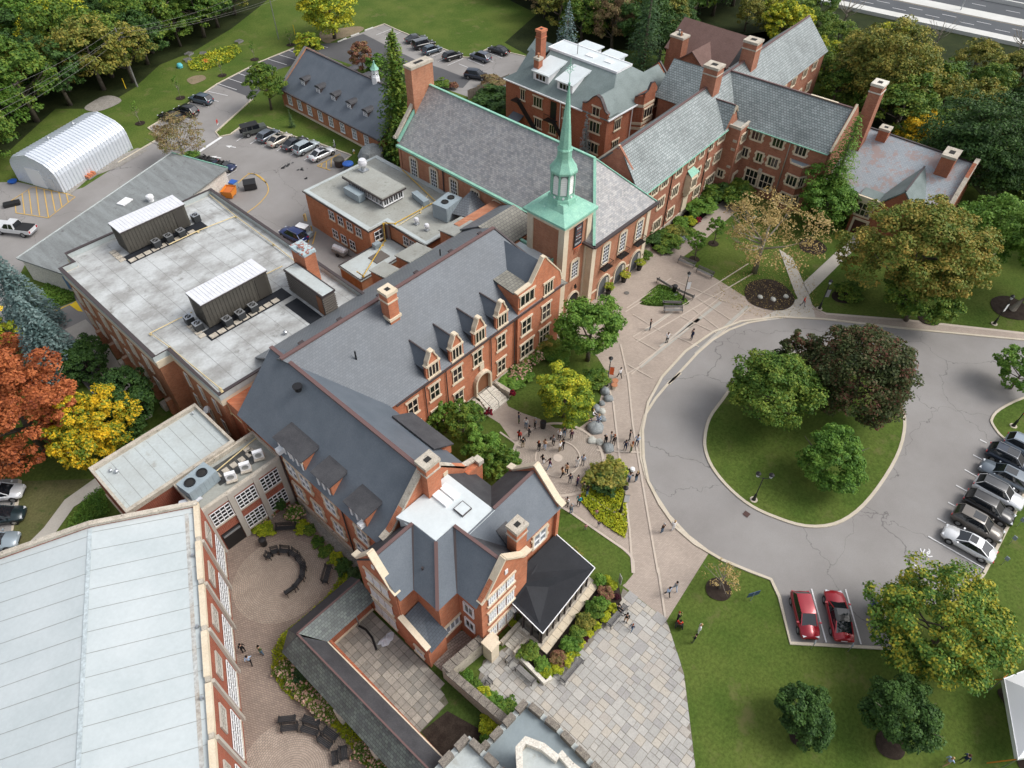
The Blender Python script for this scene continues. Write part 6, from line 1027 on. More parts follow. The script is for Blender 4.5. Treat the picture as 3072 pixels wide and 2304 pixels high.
# ---- red brick hall house (north)
hh = thing('manor_house','red brick manor with grey-green hipped roof, white dormers and white flat top behind the spire','building',(95,68,0))
walls(hh,[(rect(86,58.5,102,79.5),0,8.6)],M.brick_hall); HE,HT = 8.7,12.6
roof(hh,[[(85.6,75.4,HE),(85.6,58.1,HE),(92.6,62.2,HT),(92.6,75.4,HT)],[(85.6,58.1,HE),(102.4,58.1,HE),(96.2,62.2,HT),(92.6,62.2,HT)],[(102.4,58.1,HE),(102.4,79.8,HE),(96.2,75.8,HT),(96.2,62.2,HT)],[(88.8,79.8,8.4),(85.6,79.8,HE),(85.6,75.2,HE),(90.4,75.2,11.4),(93,80,11.4)],[(102.4,79.8,HE),(90,79.8,HE),(92.6,75.6,HT),(96.2,75.8,HT)]],M.slate_hall)
part(hh,'flat_top',M.whiteroof,lambda m: m.box(92.5,62.1,12.2,96.4,76.0,12.75)); part(hh,'flat_top_edge',M.white,lambda m: strip(m,[(92.5,62.1),(96.4,62.1),(96.4,76.0),(92.5,76.0)],0.2,12.5,0.35,closed=True))
for y0,y1 in ((71.2,74.9),(66.3,69.9)):
    part(hh,'dormer_wall',M.white,lambda m: m.box(87.3,y0+0.25,8.8,91.5,y1-0.25,11.2)); part(hh,'dormer_roof',M.whiteroof,lambda m: m.slab([(86.9,y1,11.1),(86.9,y0,11.1),(91.8,y0,12.1),(91.8,y1,12.1)],0.2)); win(hh,87.28,(y0+y1)/2,10.3,180,2.0,0.9,'plain3')
for y0,y1 in ((70.6,74.6),(65.8,69.4)): part(hh,'back_dormer',M.white,lambda m: m.box(97.2,y0+.3,10,100.2,y1-.3,11.8)); part(hh,'back_dormer_roof',M.whiteroof,lambda m: m.box(96.6,y0,11.8,100.6,y1,12.0))
part(hh,'rooflight',M.white,lambda m: m.box(94,68,12.75,95.2,69.6,12.9)); part(hh,'rooflight',M.white,lambda m: m.box(94.2,64.6,12.75,95.2,66,12.9))
part(hh,'gutter',M.white,lambda m: (m.ribbon3([(85.5,79.6,HE),(85.5,63.0,HE)],0.2,0.18),m.ribbon3([(85.6,58.0,HE),(102.4,58.0,HE)],0.2,0.18)))
# shaped gable facing the chapel
mb = P_(hh); pr = [(63.2,0),(58.3,0),(58.3,9.6),(58.9,9.9),(59.5,10.9),(60.0,11.6),(60.7,11.8),(61.3,11.4),(62.0,10.6),(62.5,10.1),(63.2,10.0)]; n = len(pr)
mb.add([(85.7,y,z) for y,z in pr]+[(86.2,y,z) for y,z in pr],[list(range(n)),list(range(n,2*n))[::-1]]+[[i,n+i,n+(i+1) % n,(i+1) % n] for i in range(n)]); mb.build('shaped_gable',M.brick_hall,hh); coping(hh,[(85.95,y,z) for y,z in pr[2:]],0.6,0.16,M.darktrim)
roof(hh,[[(85.9,63.3,9.6),(88.6,63.3,9.6),(91,60.6,11.6),(85.9,60.6,11.6)],[(88.6,58.1,9.2),(85.9,58.1,9.2),(85.9,60.6,11.6),(91,60.6,11.6)]],M.slate_hall,'gable_roof')
win(hh,85.68,60.5,9.4,180,1.3,1.3,'hall2'); win(hh,85.68,60.5,6.9,180,1.9,1.7,'hall'); win(hh,85.68,60.5,3.5,180,2.0,1.6,'hall')
win(hh,85.98,72.4,6.9,180,1.8,1.6,'hall'); win(hh,85.98,66.4,6.9,180,1.3,1.6,'hall2'); win(hh,85.98,75.7,7.1,180,0.9,1.7,'hall2'); win(hh,85.98,72.2,3.4,180,1.5,1.5,'hall'); win(hh,85.98,69.0,3.4,180,1.4,1.4,'hall'); win(hh,85.98,66.2,3.4,180,1.2,1.5,'hall2')
part(hh,'fire_door',M.black,lambda m: m.box(85.92,68.5,5.2,86,69.7,8.0)); win(hh,88.8,58.48,6.9,-90,1.5,1.6,'hall'); win(hh,88.8,58.48,3.4,-90,1.5,1.6,'hall')
part(hh,'downpipe',M.white,lambda m: m.tube([(85.85,67.6,0.2),(85.85,67.6,8.6)],0.07,6)); part(hh,'downpipe',M.white,lambda m: m.tube([(92.3,58.3,0.2),(92.3,58.3,8.6)],0.09,6))
bp = [(92.8,58.5),(93.6,57.2),(96.6,57.2),(97.4,58.5)]; part(hh,'bay',M.brick_hall,lambda m: m.prism(bp,0,10.0)); part(hh,'bay_gable',M.brick_hall,lambda m: m.add([(93.6,57.15,10),(96.9,57.15,10),(96.8,57.15,10.6),(95.9,57.15,11.6),(95.0,57.15,11.7),(94.4,57.15,10.7),(93.6,57.15,10.6)]+[(93.6,57.5,10),(96.9,57.5,10),(96.8,57.5,10.6),(95.9,57.5,11.6),(95.0,57.5,11.7),(94.4,57.5,10.7),(93.6,57.5,10.6)],[[0,1,2,3,4,5,6],[13,12,11,10,9,8,7]]+[[i,7+i,7+(i+1) % 7,(i+1) % 7] for i in range(7)]))
coping(hh,[(92.8,58.4,10.0),(93.6,57.3,10.6),(94.4,57.3,10.8),(95.0,57.3,11.8),(95.9,57.3,11.7),(96.8,57.3,10.7),(97.4,58.3,10.2)],0.3,0.12,M.darktrim)
for z_ in (8.3,5.4,4.6): part(hh,'bay_band',M.stone,lambda m: strip(m,bp,0.12,z_,0.45))
win(hh,95.1,57.18,7.1,-90,2.2,1.5,'hall'); win(hh,95.1,57.18,3.2,-90,2.0,2.2,'hall'); win(hh,98.9,58.48,7.0,-90,1.2,1.5,'hall2')
roof(hh,[[(98.5,58.1,8.8),(103.0,58.1,8.8),(103.0,61.0,11.3),(98.5,61.0,11.3)],[(103.0,64,8.8),(98,64,8.8),(98,61.0,11.3),(103.0,61.0,11.3)]],M.slate_hall,'east_gable_roof'); gable_wall(hh,(102.8,58.3),(102.8,63.8),0,8.8,11.5,(-0.3,0),M.brick_hall,'east_gable'); coping(hh,[(102.9,58.1,8.9),(102.9,61.0,11.6),(102.9,63.9,8.9)],0.3,0.14,M.darktrim)
roof(hh,[[(94,77,10.2),(94,82,10.2),(96.2,82,11.6),(96.2,77,11.6)],[(99,82,9.8),(99,77,9.8),(96.2,77,11.6),(96.2,82,11.6)],[(89.5,79.8,8.6),(94,82.5,8.6),(93.2,80.2,10.8),(91.5,78.5,10.8)]],M.slate_hall,'north_gable_roof')
chimney(hh,89.3,75.0,90.6,76.1,8,16.4,M.brick_hall,M.brick_red,band=True,nm='tall_chimney'); chimney(hh,87.6,73.9,88.6,74.9,8,12.9,M.brick_hall,M.stone_old,band=False,pots=1,nm='short_chimney')
part(hh,'lean_to',M.slate_flat,lambda m: m.slab([(83.6,77.8,2.6),(83.6,75.4,2.6),(86,75.4,3.6),(86,77.8,3.6)],0.12)); 
part(hh,'fire_escape',M.black,lambda m: (m.box(84.8,68.2,5.0,86,70.2,5.1),[m.tube([(84.85,68.2+j*0.25,5.1),(84.85,68.2+j*0.25,6.1)],0.03,4) for j in range(9)],m.ribbon3([(84.85,68.2,6.1),(84.85,70.2,6.1)],0.05,0.05),m.ribbon3([(85.2,68.2,5.0),(85.2,64.6,1.2)],0.7,0.16),m.ribbon3([(84.9,68.2,6.0),(84.9,64.6,2.2)],0.05,0.05)))
part(hh,'fire_escape',M.black,lambda m: (m.ribbon3([(85.3,76.2,6.2),(85.3,72.4,2.6),(85.3,70.8,0.2)],0.8,0.16),m.ribbon3([(84.9,76.2,7.2),(84.9,72.4,3.6)],0.06,0.06),m.box(84.6,75.9,6.1,86,77.2,6.2)))
part(hh,'weather_vane',M.darktrim,lambda m: m.tube([(93.5,70.8,12.8),(93.5,70.8,14.6)],0.05,5))
# ---- brown roofed house
bh = thing('brown_roofed_house','tall brown brick house with brown shingle roof and three-light white gable window','building',(116,61,0))
walls(bh,[(rect(111.8,58.2,118,62.3),0,9.0),(rect(114.5,55,124,67),0,8.9)],M.brick_brown)
gable_wall(bh,(111.7,62.4),(111.7,58.1),0,9.0,10.6,(0.3,0),M.brick_brown); roof(bh,[[(111.4,62.7,8.9),(118,62.7,8.9),(118,60.2,10.9),(111.4,60.2,10.9)],[(118,57.7,8.9),(111.4,57.7,8.9),(111.4,60.2,10.9),(118,60.2,10.9)]],M.slate_brown,'gable_roof')
roof(bh,[[(114.2,67.3,8.8),(114.2,54.6,8.8),(119.5,54.6,12.6),(119.5,67.3,12.6)],[(124.6,54.6,8.8),(124.6,67.3,8.8),(119.5,67.3,12.6),(119.5,54.6,12.6)]],M.slate_brown); gable_wall(bh,(114.4,54.9),(124.4,54.9),0,8.7,12.4,(0,0.3),M.slate_dark,'end_gable'); win(bh,111.68,60.1,7.6,180,2.0,1.7,'plain3'); win(bh,115.5,54.98,7.9,180,0.7,1.0,'plain')
win(bh,114.48,57.2,7.8,180,0.9,1.1,'plain'); win(bh,114.48,56.5,4.5,180,0.8,1.0,'plain'); chimney(bh,111.6,62.4,113.6,64.9,0,12.4,M.brick_brown,M.stone_old,band=False,pots=2,nm='wide_chimney'); part(bh,'porch_roof',M.wood_dark,lambda m: m.slab([(109.4,66.0,2.8),(109.4,62.6,2.8),(111.8,62.6,3.3),(111.8,66.0,3.3)],0.12)); part(bh,'porch_post',M.wood_dark,lambda m: m.box(109.5,65.5,0,109.7,65.7,2.8)); part(bh,'flat_annexe',M.slate_hall,lambda m: m.box(119.5,50.6,0,124,55,8.4))
for y_ in (62.35,58.1): part(bh,'downpipe',M.darktrim,lambda m: m.tube([(111.6,y_,0.2),(111.6,y_,8.8)],0.07,6))
# ---- cottage range with dormers and cupola
ct = thing('dormered_cottage','single storey brick range with slate roof and five arched dormers beside the car park','building',(71,101,0))
walls(ct,[(rect(64.7,87,77.8,114.1),0,3.2)],M.brick_flat); CE,CZ = 3.2,8.2
roof(ct,[[(64.3,114.2,CE),(64.3,87,CE),(71.2,87,CZ),(71.2,114.2,CZ)],[(78.1,87,CE),(78.1,114.2,CE),(71.2,114.2,CZ),(71.2,87,CZ)]],M.slate_flat); gable_wall(ct,(64.5,114.3),(78.0,114.3),0,3.4,8.5,(0,-0.3),M.brick_flat); coping(ct,[(64.2,114.3,3.3),(71.2,114.3,8.5),(78.2,114.3,3.3)],0.5,0.2,M.wood_grey); coping(ct,[(71.2,87,CZ+.04),(71.2,114,CZ+.04)],0.3,0.12,M.darktrim,'ridge_cap'); part(ct,'gutter',M.darktrim,lambda m: m.ribbon3([(64.2,87,CE),(64.2,114.2,CE)],0.22,0.16)); part(ct,'plinth',M.stone,lambda m: m.box(64.55,87,0,64.7,114.1,0.3))
for y_ in (112.2,109.3,106.4,103.4,100.4,97.3,94.1,91.0): win(ct,64.68,y_,1.75,180,0.95,1.6,'cot')
def dorm(y_,sg=1):
    x0 = 71.2-4.75*sg; xb = 71.2-1.75*sg
    part(ct,'dormer',M.darktrim,lambda m: m.prism(rect(min(x0,xb),y_-0.62,max(x0,xb),y_+0.62),4.2,5.55))
    def rf(m):
        n = 6; vs = [(xx,y_+0.78*math.cos(math.pi*i/n),5.5+0.42*math.sin(math.pi*i/n)) for xx in (x0-0.2*sg,xb) for i in range(n+1)]; m.add(vs,[[i,i+1,n+2+i,n+1+i] for i in range(n)]+[list(range(n+1))])
    part(ct,'dormer_roof',M.slate_dark,rf)
    if sg > 0: win(ct,x0-0.02,y_,4.85,180,0.75,1.0,'cot')
for y_ in (109.6,105.3,101.1,96.9,92.7): dorm(y_)
for y_ in (107,103,99): dorm(y_,-1)
part(ct,'cupola_base',M.white,lambda m: m.lathe([(0.75,7.6),(0.7,8.9)],(71.3,95.2),6)); part(ct,'cupola_lantern',M.white,lambda m: [m.box(71.3+0.5*math.cos(a)-.06,95.2+.5*math.sin(a)-.06,8.9,71.3+0.5*math.cos(a)+.06,95.2+.5*math.sin(a)+.06,10.2) for a in [math.pi*i/3 for i in range(6)]]+[m.lathe([(0.55,9.5),(0.55,9.58)],(71.3,95.2),6)]); part(ct,'cupola_roof',M.copper,lambda m: m.lathe([(0.8,10.15),(0.6,10.35),(0.25,10.9),(0.08,11.3),(0.14,11.4),(0.02,11.55)],(71.3,95.2),6))
# ---- garage and arched steel shed (rotated 20 degrees)
ga = thing('garage','long low garage with streaked grey felt roof and white rendered walls','building',(12.4,96.9,0),20); ga['loc_authored'] = 1
m = MB(); m.prism(rect(0,-9.9,28.6,0),0,3.2); m.build('wall',mottled('off white render',(0.58,0.55,0.5),(0.65,0.62,0.56),0.6,6),ga); m = MB(); m.slab([(-0.3,-10.2,3.35),(28.9,-10.2,3.35),(28.9,0.3,3.6),(-0.3,0.3,3.6)],0.2); m.build('felt_roof',M.garageroof,ga); m = MB(); m.ribbon3([(28.9,0.3,3.6),(28.9,-10.2,3.38)],0.14,0.2); m.build('roof_trim',M.copper,ga); m = MB(); m.ribbon3([(-0.3,0.3,3.6),(28.9,0.3,3.6)],0.14,0.2); m.build('roof_edge',M.flatroof2,ga)
win(ga,28.62,-5.0,1.7,0,0.9,1.2,'plain'); m = MB(); m.box(28.6,-8.2,0,28.66,-7.2,2.1); m.build('door',M.stone,ga); m = MB(); m.box(14.5,-3.6,3.55,16.3,-2.3,3.7); m.build('rooflight',M.white,ga); m = MB(); m.lathe([(0.4,3.4),(0.4,3.9),(0.55,4.0),(0.5,4.3),(0.1,4.5)],(17.2,-6.0),12); m.build('roof_cowl',M.white,ga)
m = MB(); m.prism([(-0.06,-9.0),(-0.06,-6.5),(0,-6.5),(0,-9.0)],0.6,2.6); m.build('blue_panel',flat('muted blue',(0.1,0.2,0.35),0.6),ga)
qh = thing('arched_steel_shed','white ribbed arched steel shed with a roller door at the left','shed',(24.5,114.7,0),20.7); qh['loc_authored'] = 1
prof = [(0,0),(0.05,2.6),(0.25,3.3),(0.7,3.9),(1.5,4.45),(2.7,4.85),(4.55,5.35),(6.4,4.85),(7.6,4.45),(8.4,3.9),(8.85,3.3),(9.05,2.6),(9.1,0)]
LQ = 14.8; NR = 24; m = MB(); vs = []; fs = []
ribx = []
for i in range(NR): x0 = LQ*i/NR; d = LQ/NR; ribx += [(x0,0.0),(x0+d*0.45,0.0),(x0+d*0.6,0.14),(x0+d*0.88,0.14)]
ribx.append((LQ,0.0)); n = len(prof)
for x0,o_ in ribx:
    for y,z in prof:
        k_ = 1+o_/4.5; vs.append((x0,4.55+(y-4.55)*k_,z*k_ if z > 2 else z))
fs = [[i*n+j,i*n+j+1,(i+1)*n+j+1,(i+1)*n+j] for i in range(len(ribx)-1) for j in range(n-1)]; m.add(vs,fs); m.build('ribbed_shell',M.quonset,qh)
for x0,nm in ((0.1,'front_wall'),(LQ-0.1,'back_wall')): m = MB(); m.add([(x0,y,z) for y,z in prof]+[(x0+0.06,y,z) for y,z in prof],[list(range(n)),list(range(n,2*n))[::-1]]); [m.box(x0-0.04,0.3+j*0.42,0,x0,0.42+j*0.42,min(4.9,2.4+0.9*min(j,20-j)**0.6)) for j in range(21)]; m.build(nm,M.quonset,qh)
m = MB(); m.box(0.0,3.3,0,0.07,6.2,3.0); m.build('roller_door',M.white,qh); m = MB(); m.box(0.0,1.3,0,0.07,2.1,2.1); m.build('side_door',M.quonset,qh)
for x0 in (5,10): m = MB(); m.lathe([(0.2,5.1),(0.2,5.6),(0.32,5.65),(0.05,5.85)],(x0,4.9),8); m.build('roof_vent',M.steel,qh)
# timber fence of the manor yard
fc = thing('timber_fence','grey timber board fence between the car park and the manor house','fence',(80,88,0)); FP = [(88.92,91.74),(98.75,90.83)]+[(99.30,91.00)];
for (a,b) in zip(FP[:-1],FP[1:]):
    L_ = math.dist(a,b); k_ = int(L_/0.45)
    for i in range(k_): p = (a[0]+(b[0]-a[0])*i/k_,a[1]+(b[1]-a[1])*i/k_); q_ = (a[0]+(b[0]-a[0])*(i+0.93)/k_,a[1]+(b[1]-a[1])*(i+0.93)/k_); mb = P_(fc); strip(mb,[p,q_],0.05,0.1,1.75+rnd.uniform(-.03,.03)); mb.build('board',M.fence,fc)
# ================================================================== VEGETATION
def quads(name,c,n,s,asp,mat,rng,fold=0.0):
    """leaf-sized quads at centres c (N,3) facing n (N,3), size s (N,)"""
    N = len(c); n = n/np.linalg.norm(n,axis=1,keepdims=True); r = rng.normal(size=(N,3)); u = np.cross(n,r); u /= np.linalg.norm(u,axis=1,keepdims=True)+1e-9; v = np.cross(n,u)
    u = u*(s*0.5)[:,None]; v = v*(s*0.5*asp)[:,None]; P = np.stack([c-u-v*0.35,c-v+u*0.15,c+u+v*0.25,c+v-u*0.1],1).reshape(-1,3)
    me = bpy.data.meshes.new(name); me.vertices.add(4*N); me.vertices.foreach_set('co',P.astype(np.float32).ravel()); me.loops.add(4*N); me.loops.foreach_set('vertex_index',np.arange(4*N,dtype=np.int32)); me.polygons.add(N)
    me.polygons.foreach_set('loop_start',np.arange(0,4*N,4,dtype=np.int32)); me.polygons.foreach_set('loop_total',np.full(N,4,dtype=np.int32)); me.materials.append(mat); me.update(calc_edges=True); return me
def lump(d,rng,k=5,a=0.3):
    q = rng.normal(size=(k,3)); q /= np.linalg.norm(q,axis=1,keepdims=True); w = rng.uniform(0.4,1,k); return 1+a*((np.clip(d@q.T,0,1)**3)*w).sum(1)-a*0.6
def crown_round(seed,nc=110,nl=90,leaf=0.34,R=1.0,H=0.85,rc=0.21,hollow=0.5,asp=0.75,low=-0.75):
    rng = np.random.default_rng(seed); d = rng.normal(size=(nc,3)); d /= np.linalg.norm(d,axis=1,keepdims=True); d[:,2] = np.where(d[:,2] < low,-d[:,2]*0.6,d[:,2])
    rad = rng.uniform(hollow,1.0,nc)**0.6*lump(d,rng,7,0.34); C_ = d*rad[:,None]*np.array([R,R,H]); cr = rc*rng.uniform(0.6,1.25,nc)
    e = rng.normal(size=(nc,nl,3)); e[:,:,2] = np.abs(e[:,:,2])*0.9+e[:,:,2]*0.25; e += d[:,None,:]*0.5; e /= np.linalg.norm(e,axis=2,keepdims=True); rr = cr[:,None]*rng.uniform(0.55,1.1,(nc,nl)); P = C_[:,None,:]+e*rr[...,None]*np.array([1.1,1.1,0.75])
    nrm = e*0.75+rng.normal(size=e.shape)*0.45; nrm[:,:,2] += 0.45; return P.reshape(-1,3),nrm.reshape(-1,3),rng
def crown_cone(seed,H=1.0,R=0.35,nb=15,lv=16,nl=22,droop=0.25,base=0.08,rag=0.25,pw=0.85):
    rng = np.random.default_rng(seed); P = []; N_ = []
    for i in range(lv):
        t = base+(1-base)*(i/lv); r0 = R*((1-t)**pw)/((1-base)**pw); k = max(4,int(nb*(0.35+(1-t))))
        for j in range(k):
            a = 2*math.pi*(j+rng.uniform(-.35,.35))/k+i*0.7; L_ = r0*(1-rag*rng.random()); s_ = np.linspace(0.12,1,max(3,int(nl*(0.3+0.7*(1-t)))))+rng.normal(size=max(3,int(nl*(0.3+0.7*(1-t)))))*0.03
            wd = 0.16*L_*(1.15-s_); side = rng.normal(size=s_.shape)*wd; x = L_*s_*math.cos(a)-side*math.sin(a); y = L_*s_*math.sin(a)+side*math.cos(a); z = (t+rng.uniform(-.01,.01))*H-droop*L_*s_**1.6+rng.normal(size=s_.shape)*0.008
            P.append(np.stack([x,y,z],1)); n = np.stack([np.cos(a)*0.35+rng.normal(size=s_.shape)*0.3,np.sin(a)*0.35+rng.normal(size=s_.shape)*0.3,np.ones_like(s_)],1); N_.append(n)
    P.append(np.stack([rng.normal(size=10)*0.008,rng.normal(size=10)*0.008,H*rng.uniform(0.93,1.0,10)],1)); N_.append(rng.normal(size=(10,3)))
    return np.concatenate(P),np.concatenate(N_),rng
def trunk_mesh(seed,h=1.0,r=0.03,limbs=7,spread=0.5,top=0.9,twigs=0):
    rg = random.Random(seed); m = MB(); pts = [(0,0,0),(rg.uniform(-.02,.02)*h,rg.uniform(-.02,.02)*h,h*0.35),(rg.uniform(-.05,.05)*h,rg.uniform(-.05,.05)*h,h*top)]; m.tube(pts,[r*1.35,r,r*0.25],7)
    for i in range(limbs):
        a = rg.uniform(0,6.28); z0 = h*rg.uniform(0.28,0.6); L_ = spread*h*rg.uniform(0.6,1.0); e = (math.cos(a)*L_,math.sin(a)*L_,z0+L_*rg.uniform(0.4,1.0)); mid = (e[0]*0.5,e[1]*0.5,z0+(e[2]-z0)*0.35); m.tube([(0,0,z0),mid,e],[r*0.55,r*0.35,r*0.1],5)
        for j in range(twigs):
            b = a+rg.uniform(-1,1); f = rg.uniform(0.3,1); p = tuple(mid[k]*(1-f)+e[k]*f for k in range(3)); l2 = L_*rg.uniform(0.25,0.5); m.tube([p,(p[0]+math.cos(b)*l2*.6,p[1]+math.sin(b)*l2*.6,p[2]+l2*rg.uniform(.2,.9))],[r*0.16,r*0.05],4)
    return m
TRUNKS = [trunk_mesh(i,1.0,0.028).mesh('trunk',M.bark,True) for i in range(3)]
TRUNK_PALE = [trunk_mesh(20+i,1.0,0.026,9,0.5,0.95,5).mesh('trunk',M.bark_pale,True) for i in range(3)]
CONE_TRUNK = MB().tube([(0,0,0),(0,0,0.9)],[0.025,0.006],7).mesh('trunk',M.bark,True)
def setmat(o,mat): o.material_slots[0].link = 'OBJECT'; o.material_slots[0].material = mat
def round_tree(name,label,xy,h,r,pal,seed,base=0.3,nc=120,nl=95,leaf=0.34,trunk=None,group=None,hollow=0.45,rc=0.2,mesh=None,squash=None,rz=0,cat='tree',asp=0.75):
    t = thing(name,label,cat,(xy[0],xy[1],0),rz,group); hc = h*(1-base); cz = h-hc*0.47; hh = hc*0.5
    if mesh is None:
        P,n,rng = crown_round(seed,nc,nl,rc=rc,hollow=hollow); P = P*np.array([r,r,hh*1.05])+np.array([0,0,cz]); me = quads('crown',P,n,leaf*rng.uniform(0.6,1.25,len(P)),asp,LM[pal],rng); o = bpy.data.objects.new('crown',me); link(o,t)
    else: o = bpy.data.objects.new('crown',mesh); link(o,t); setmat(o,LM[pal]); o.scale = (r,r,hh*1.05); o.location = (0,0,cz); o.rotation_euler = (0,0,seed*1.7)
    tr = bpy.data.objects.new('trunk',(trunk or TRUNKS)[seed % 3]); link(tr,t); tr.scale = (min(h,r*2.2),min(h,r*2.2),h*0.8); tr.rotation_euler = (0,0,seed)
    return t
def cone_tree(name,label,xy,h,r,pal,seed,leaf=0.32,mesh=None,group=None,nb=16,lv=18,nl=24,droop=0.25,asp=0.45,base=0.06,pw=0.85,rag=0.25):
    t = thing(name,label,'tree',(xy[0],xy[1],0),0,group)
    if mesh is None:
        P,n,rng = crown_cone(seed,1.0,r/h,nb,lv,nl,droop,base,rag,pw); me = quads('crown',P*h,n,leaf*rng.uniform(0.6,1.3,len(P)),asp,LM[pal],rng); o = bpy.data.objects.new('crown',me); link(o,t)
    else: o = bpy.data.objects.new('crown',mesh); link(o,t); setmat(o,LM[pal]); o.scale = (r/0.35,r/0.35,h); o.rotation_euler = (0,0,seed)
    tr = bpy.data.objects.new('trunk',CONE_TRUNK); link(tr,t); tr.scale = (h,h,h); return t
def mound(name,xy,r=0.9): 
    m = MB(); m.add([(xy[0]+r*math.cos(a)*(1+.06*math.sin(3*a)),xy[1]+r*math.sin(a),0.079) for a in ang],[list(range(64))]); return tag(m.build(name,M.mulch),kind='structure')
# plaza and lawn trees
round_tree('plane_tree','bright green tree at the plaza in front of the spire tower door',(50.58,33.45),8.6,3.6,'green',1,0.25,150,110,0.30)
round_tree('honey_locust_tree','yellow-green tree beside the boulders and the crowd in the circle',(41.82,29.93),6.6,3.0,'yellowing',2,0.12,140,110,0.26,rc=0.17)
for i,(p,h,r) in enumerate((((31.46,37.88),4.6,1.5),((31.89,35.55),5.2,1.9),((31.17,31.83),4.8,2.0),((30.65,29.40),4.2,1.9),((30.86,39.01),3.6,1.0))):
    round_tree('shrub_tree',['upright leafy tree beside the entrance steps','tall dark green tree left of the circular plaza','broad green shrub tree by the slate-roofed east gable','low green shrub tree nearest the east gable coping','slim dark shrub against the brick wall below the main slate roof'][i],p,h,r,'mid' if i % 2 else 'deep' if i == 4 else 'green',11+i,0.05,70,90,0.26,group='shrub trees beside the entrance')
round_tree('linden_tree','mid green tree at the left of the roundabout lawn',(56.45,13.78),8.4,4.5,'mid',4,0.12,170,120,0.3); round_tree('purple_maple_tree','large dark purple-green maple covering the top of the roundabout lawn',(64.20,7.60),11,5.4,'purple',5,0.06,230,130,0.3); round_tree('young_maple_tree','smaller bright green maple at the lower right of the roundabout lawn',(53.28,5.08),6.6,3.0,'green',6,0.1,130,110,0.28); round_tree('dark_shrub_tree','small dark tree between the two big roundabout trees',(64.92,14.18),6,2.6,'purple',33,0.1,80,90,0.28)
round_tree('golden_tipped_tree','big green tree dusted with golden tips beside the parked motorcycle',(43.02,-9.81),8.6,5.3,'goldtip',7,0.1,230,130,0.27,rc=0.15)
round_tree('magnolia_tree','round dark magnolia alone on the lower lawn, left of the pair',(29.81,-4.54),4.6,2.05,'deep',8,0.02,110,110,0.22); round_tree('magnolia_tree','larger round dark magnolia on the lower lawn, right of the pair',(34.27,-9.89),5.6,2.6,'deep',9,0.02,130,120,0.22)
round_tree('oak_tree','huge olive and orange tree before the low hall on the right',(86.63,10.28),15,7.4,'orange',10,0.1,330,130,0.34,rc=0.15)
round_tree('lime_tree','green lower tree merging with the big olive-orange tree by the road',(83.68,8.29),8,4.2,'mid',12,0.1,140,110,0.32)
round_tree('sparse_locust_tree','sparse tan autumn tree with pale bare limbs beside the garden path',(79.25,27.27),11.5,5.4,'tan',13,0.12,150,34,0.26,trunk=TRUNK_PALE,rc=0.2,hollow=0.55)
cone_tree('dawn_redwood_tree','feathery green conical tree at the corner of the residence',(97.24,26.42),16.5,4.6,'green',14,0.34,nb=22,lv=26,nl=28,droop=0.35,pw=0.7,rag=0.45)
round_tree('maple_tree','green tree standing left of the low hall porch',(95.36,25.63),8,4.0,'green',15,0.1,120,100,0.3)
cone_tree('dawn_redwood_tree','tall slim feathery conical tree between the cottage range and the chapel chimney',(67.28,84.77),20,4.6,'mid',16,0.6,nb=26,lv=36,nl=26,droop=0.3,pw=0.5,rag=0.5)
round_tree('hornbeam_tree','neat round green tree at the left end of the dormered cottage',(62.05,114.83),8.4,2.7,'mid',17,0.2,110,100,0.3); round_tree('brown_crab_tree','thin brown-leaved tree beside the garage roof',(41.75,109.20),7.6,4.0,'brown',18,0.2,130,40,0.24,trunk=TRUNK_PALE)
round_tree('red_maple_tree','large rust-red maple at the left edge',(1.10,66.44),12.5,6.2,'rust',19,0.05,300,130,0.3,rc=0.14); round_tree('golden_ash_tree','half green half golden tree next to the rust-red maple',(5.06,61.36),8.6,3.9,'gold',20,0.08,180,120,0.28,rc=0.17); round_tree('dark_beech_tree','dark green tree against the science block between the spruce and the golden tree',(9.36,63.80),7,3.0,'deep',21,0.05,130,110,0.28); round_tree('yew_bush_tree','dark wide bush tree in front of the science block corner',(9.42,74.56),4.5,2.7,'deep',22,0.02,110,110,0.22); round_tree('wine_shrub','dark wine-red shrub showing beyond the rust-red maple',(4.50,80.76),5,2.3,'rust',23,0.02,80,90,0.25); round_tree('grey_olive_shrub','grey green shrub beside the classroom roof',(8.06,61.58),4,2.2,'deep',24,0.02,60,80,0.24)
cone_tree('blue_spruce_tree','blue spruce nearest the garage at the left edge',(8.80,87.00),12.5,3.9,'bluespruce',25,0.42,nb=20,lv=24,nl=30,droop=0.3,rag=0.15); cone_tree('blue_spruce_tree','fuller blue spruce in front of the science block',(7.45,77.30),12,4.1,'bluespruce',26,0.42,nb=20,lv=24,nl=30,droop=0.3,rag=0.15); round_tree('yellowing_shrub','yellowing shrub in the bed left of the blue spruces',(5.56,86.34),3.4,2.0,'yellowing',27,0.02,60,80,0.24)
round_tree('yellow_maple_tree','large yellow-green maple on the field at the top',(89.66,132.03),11,5.6,'yellowing',28,0.1,170,90,0.4); round_tree('small_yellow_tree','small yellow-green tree by the red toys behind the cottage',(79.42,125.90),5.4,2.6,'yellowing',29,0.1,80,80,0.36); round_tree('red_brown_tree','small round red-brown tree in the dark car park',(83.84,115.71),5.6,2.2,'bronze',30,0.05,80,80,0.34); round_tree('green_shrub_tree','green shrub behind the cottage cupola',(83.50,110.47),4.4,2.3,'green',31,0.02,70,80,0.34)
cone_tree('silver_spruce_tree','small silvery spruce between manor house and chapel roof',(84.69,61.39),9.5,1.5,'silver',32,0.3,nb=12,lv=20,nl=14)
